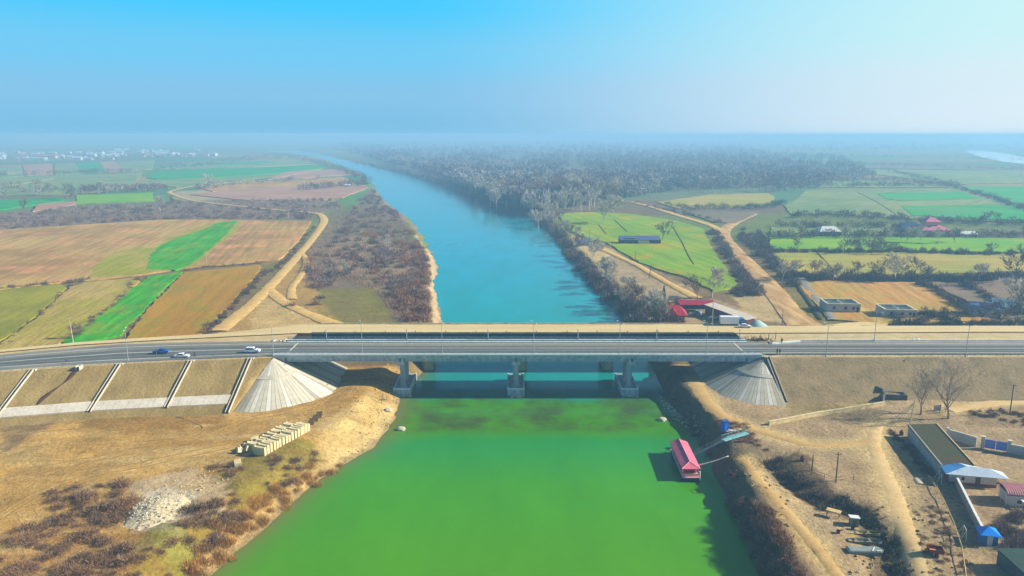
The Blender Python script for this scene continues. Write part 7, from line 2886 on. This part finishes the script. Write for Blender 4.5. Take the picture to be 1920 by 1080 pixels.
for x, y in sprinkle([(1715, 960), (1760, 950), (1800, 1030), (1830, 1085), (1740, 1085)], 30, 4.5, 1.3):
    bush('bramble', x, y, random.uniform(.5, 1.1), 'low brown weed clump on the dirt around the red trailer', 'weeds around the red trailer', 'weed_clump', .7, 'weed clump')
for x, y in along([(1668, 808), (1690, 830), (1720, 865), (1748, 895)], 26, 4.6, .5, .6):
    bush('hedge', x, y, random.uniform(.6, 1.1), 'low brown bush along the shaded side of the green roofed barn', 'bushes beside the barn', 'hedge_bush', .8, 'hedge bush')
for x, y in sprinkle([(1862, 985), (1920, 960), (1925, 1030), (1880, 1035)], 22, 4.5, .9):
    bush('thicket', x, y, random.uniform(.8, 1.5), 'pinkish brown bare shrub between the blue kiosk and the pink roofed house', 'shrubs by the blue kiosk', 'yard_shrub', 1.3)
for x, y in sprinkle([(1812, 770), (1920, 766), (1930, 800), (1880, 790), (1830, 782)], 20, 4.6, 1.2):
    bush('hedge', x, y, random.uniform(.6, 1.2), 'low brown bush in the bare garden beyond the yard wall', 'bushes in the bare garden', 'garden_bush', .8, 'bush')


# ------------------------------------------------------------------ low brushwood between the shrubs
def scrub(name, polys, n, mats, probs, hr=(.5, 1.6), w=.09, z=4.0, seed=1):
    rg = np.random.default_rng(seed)
    pts = []
    for poly, share in polys:
        xs, ys = [p[0] for p in poly], [p[1] for p in poly]
        a = rg.uniform(min(xs), max(xs), int(n * share * 2.2))
        b = rg.uniform(min(ys), max(ys), int(n * share * 2.2))
        k = inpoly(a, b, poly)
        pts.append(np.stack([a[k], b[k]], 1)[:int(n * share)])
    pts = np.concatenate(pts)
    v = (pts[:, 1] - 540) / F
    t = (CAMZ - z) / (v * CP + SP)
    X, Y = (pts[:, 0] - 960) / F * t, t * (CP - v * SP)
    k = ~inpoly(X, Y, RIVER) & (vnoise(X / 4, Y / 4, seed) > .3)
    X, Y = X[k], Y[k]
    g_ = np.maximum(Hf(X, Y), 0)
    N = len(X)
    d = rg.normal(size=(N, 3)) * .55
    d[:, 2] = np.abs(d[:, 2]) + .6
    d /= np.linalg.norm(d, axis=1)[:, None]
    L = rg.uniform(hr[0], hr[1], N) * (1 + Y * .0005)
    p0 = np.stack([X, Y, g_ - .05], 1)
    V, Fc = slivers(p0, p0 + d * L[:, None], np.full(N, w) * (1 + Y * .002))
    return tag(link(name, npmesh(name, V, Fc, mats, rg.choice(len(mats), size=N, p=probs))), kind='stuff')


scrub('undergrowth', [([(575, 475), (625, 415), (655, 385), (700, 352), (722, 380), (770, 430), (808, 505), (805, 560), (812, 606), (745, 604), (705, 545), (640, 522), (600, 545), (572, 540)], 1.0)], 16000, [v_purple, v_rust, v_purple2, v_brown], [.3, .22, .28, .2], (.7, 2.0), .12, seed=3)
scrub('undergrowth', [([(0, 402), (150, 386), (330, 378), (590, 395), (586, 413), (300, 412), (0, 431)], .75), ([(390, 380), (470, 374), (640, 374), (640, 394), (480, 390)], .25)], 8000, [v_purple, v_brown, v_purple2, v_dark], [.4, .2, .25, .15], (.8, 2.4), .14, seed=4)
scrub('undergrowth', [([(1196, 606), (1160, 560), (1105, 512), (1066, 470), (1028, 425), (1000, 400), (1030, 402), (1075, 450), (1130, 510), (1200, 575), (1230, 606)], 1.0)], 12000, [v_purple, v_brown, v_rust, v_purple2], [.3, .3, .2, .2], (.8, 2.4), .12, seed=5)
scrub('undergrowth', [([(85, 930), (240, 905), (258, 965), (205, 1005), (265, 1050), (260, 1090), (0, 1090), (0, 1000), (110, 980)], .6), ([(360, 945), (460, 865), (610, 832), (620, 862), (500, 950), (400, 1030), (350, 1085), (280, 1085)], .4)], 14000, [v_brown, v_rust, v_straw, v_purple], [.35, .3, .2, .15], (.25, .8), .035, 3.2, seed=6)
scrub('undergrowth', [([(1372, 905), (1400, 930), (1450, 985), (1500, 1085), (1420, 1085), (1396, 1000)], .4), ([(1440, 850), (1500, 850), (1560, 925), (1660, 975), (1700, 1085), (1650, 1085), (1610, 985), (1500, 940)], .35), ([(1240, 700), (1290, 745), (1345, 830), (1440, 870), (1400, 900), (1330, 850)], .25)], 15000, [v_brown, v_rust, v_dark, v_green], [.35, .25, .25, .15], (.25, .9), .04, 4.0, seed=7)
scrub('dry_weeds', [([(1470, 700), (1690, 700), (1700, 745), (1480, 785)], .3), ([(1700, 900), (1770, 930), (1830, 1085), (1730, 1085)], .4), ([(1790, 760), (1925, 765), (1925, 800), (1830, 800)], .3)], 5000, [v_brown, v_straw, v_green], [.45, .4, .15], (.15, .5), .03, 4.6, seed=8)

# ------------------------------------------------------------------ far woods: one mass each
def wood(name, polys, n, hrange, mats, ns=44, seed=1, pale=.2, z=4.0, wscale=1.0, gaps=0):
    rg = np.random.default_rng(seed)
    pts = []
    for poly, share in polys:
        xs, ys = [p[0] for p in poly], [p[1] for p in poly]
        need = int(n * share)
        while need > 0:
            a = rg.uniform(min(xs), max(xs), need * 2)
            b = rg.uniform(min(ys), max(ys), need * 2)
            k = inpoly(a, b, poly)
            a, b = a[k][:need], b[k][:need]
            pts += list(zip(a, b))
            need -= len(a)
    pts = np.array(pts)
    u = (pts[:, 0] - 960) / F
    v = (pts[:, 1] - 540) / F
    t = (CAMZ - z) / (v * CP + SP)
    X, Y = u * t, t * (CP - v * SP)
    m = (np.abs(X) < 1800) & (Y < 3600)
    bad = np.zeros(len(X), dtype=bool)
    bad[m] = inpoly(X[m], Y[m], RIVER)
    if gaps:
        bad |= (vnoise(X / 120 + 3, Y / 260, seed + 50) + .25 * vnoise(X / 35, Y / 60, seed + 51) < gaps) & (linedist(X, Y, RB) > 40)
    X, Y = X[~bad], Y[~bad]
    N = len(X)
    hh_ = rg.uniform(hrange[0], hrange[1], N) * (1 + Y * .00012)
    Rr = hh_ * rg.uniform(.34, .62, N) * wscale
    pal = vnoise(X / 90, Y / 140, seed) + rg.normal(0, .18, N)
    tone = np.where(pal > 1 - pale * 1.6, 0, np.where(pal < .35, 2, 1))
    d = rg.normal(size=(N, ns, 3))
    d /= np.linalg.norm(d, axis=2)[:, :, None]
    r = rg.random((N, ns)) ** .45
    c = np.stack([X, Y, np.full(N, 4.0) + hh_ * .56], 1)[:, None, :]
    p = c + d * r[:, :, None] * np.stack([Rr, Rr, hh_ * .46], 1)[:, None, :]
    dd = d * .6 + rg.normal(size=d.shape) * .6
    dd[:, :, 2] += .35
    dd /= np.linalg.norm(dd, axis=2)[:, :, None]
    L = (hh_ * .26)[:, None] * rg.uniform(.6, 1.4, (N, ns))
    p0 = (p - dd * L[:, :, None] * .5).reshape(-1, 3)
    p1 = (p + dd * L[:, :, None] * .5).reshape(-1, 3)
    w = np.repeat(hh_ * .075, ns)
    V, Fc = slivers(p0, p1, w)
    mi = np.repeat(tone, ns)
    mix = rg.random(len(mi))
    mi = np.where(mix < .07, (mi + 1) % 3, mi)
    o = link(name, npmesh(name, V, Fc, mats, mi))
    return tag(o, 'far bare winter wood fading into blue haze', None, None, 'stuff')


wood('far_wood', [([(620, 283), (700, 300), (800, 330), (850, 345), (960, 386), (1000, 400), (1050, 392), (1180, 372), (1270, 358), (1440, 352), (1510, 345), (1500, 315), (1460, 296), (1400, 280), (1200, 270), (900, 266), (650, 266)], .8),
                  ([(640, 276), (700, 302), (820, 330), (960, 384), (1010, 396), (960, 360), (860, 320), (760, 290)], .16), ([(1470, 290), (1580, 300), (1640, 335), (1530, 356), (1460, 362)], .05), ([(1100, 262), (1920, 266), (1920, 280), (1400, 288)], .06)], 8000, (9, 17), [v_pale3, v_blue, v_purple], 46, 3, .27, gaps=.42)
wood('far_treeline', [([(0, 345), (60, 345), (120, 360), (60, 370), (0, 371)], .04), ([(150, 357), (310, 352), (312, 359), (150, 365)], .12), ([(0, 300), (400, 291), (400, 297), (0, 306)], .22), ([(0, 329), (270, 322), (270, 324), (0, 332)], .08),
                      ([(370, 302), (540, 290), (600, 303), (640, 316), (700, 340), (690, 345), (620, 318), (560, 300)], .18), ([(0, 268), (640, 262), (640, 282), (0, 296)], .2), ([(280, 334), (320, 312), (520, 300), (300, 322)], .06), ([(360, 352), (620, 334), (600, 338), (370, 358)], .04), ([(560, 355), (690, 345), (690, 350), (560, 360)], .06)],
     1500, (5, 9), [v_pale2, v_purple, v_dark], 30, 9, .12, wscale=1.3)
wood('garden_hedges', [([(1440, 445), (1560, 443), (1700, 441), (1920, 444), (1920, 449), (1700, 447), (1560, 449), (1440, 450)], .22), ([(1450, 422), (1560, 426), (1680, 425), (1680, 430), (1560, 431), (1450, 427)], .1), ([(1470, 402), (1600, 404), (1720, 413), (1930, 420), (1930, 429), (1720, 421), (1600, 411), (1470, 409)], .26), ([(1790, 352), (1850, 368), (1930, 394), (1930, 402), (1850, 375), (1790, 356)], .12), ([(1225, 388), (1300, 390), (1380, 391), (1440, 388), (1470, 378), (1475, 384), (1440, 394), (1300, 396)], .15), ([(1500, 345), (1730, 347), (1730, 352), (1500, 352)], .15)], 620, (3, 6), [v_blue, v_dark, v_green], 60, 17, .1, wscale=1.5)
wood('far_hedges', [([(1500, 340), (1660, 337), (1800, 352), (1800, 355), (1660, 341), (1500, 345)], .25), ([(1380, 300), (1920, 318), (1920, 321), (1380, 304)], .2), ([(1400, 285), (1920, 300), (1920, 302), (1400, 288)], .2), ([(1660, 318), (1800, 350), (1790, 352), (1650, 320)], .12), ([(1200, 264), (1920, 272), (1920, 280), (1300, 276)], .23)],
     900, (4, 7), [v_blue, v_purple, v_dark], 26, 13, .1, wscale=1.6)
print('objects', len(bpy.data.objects))
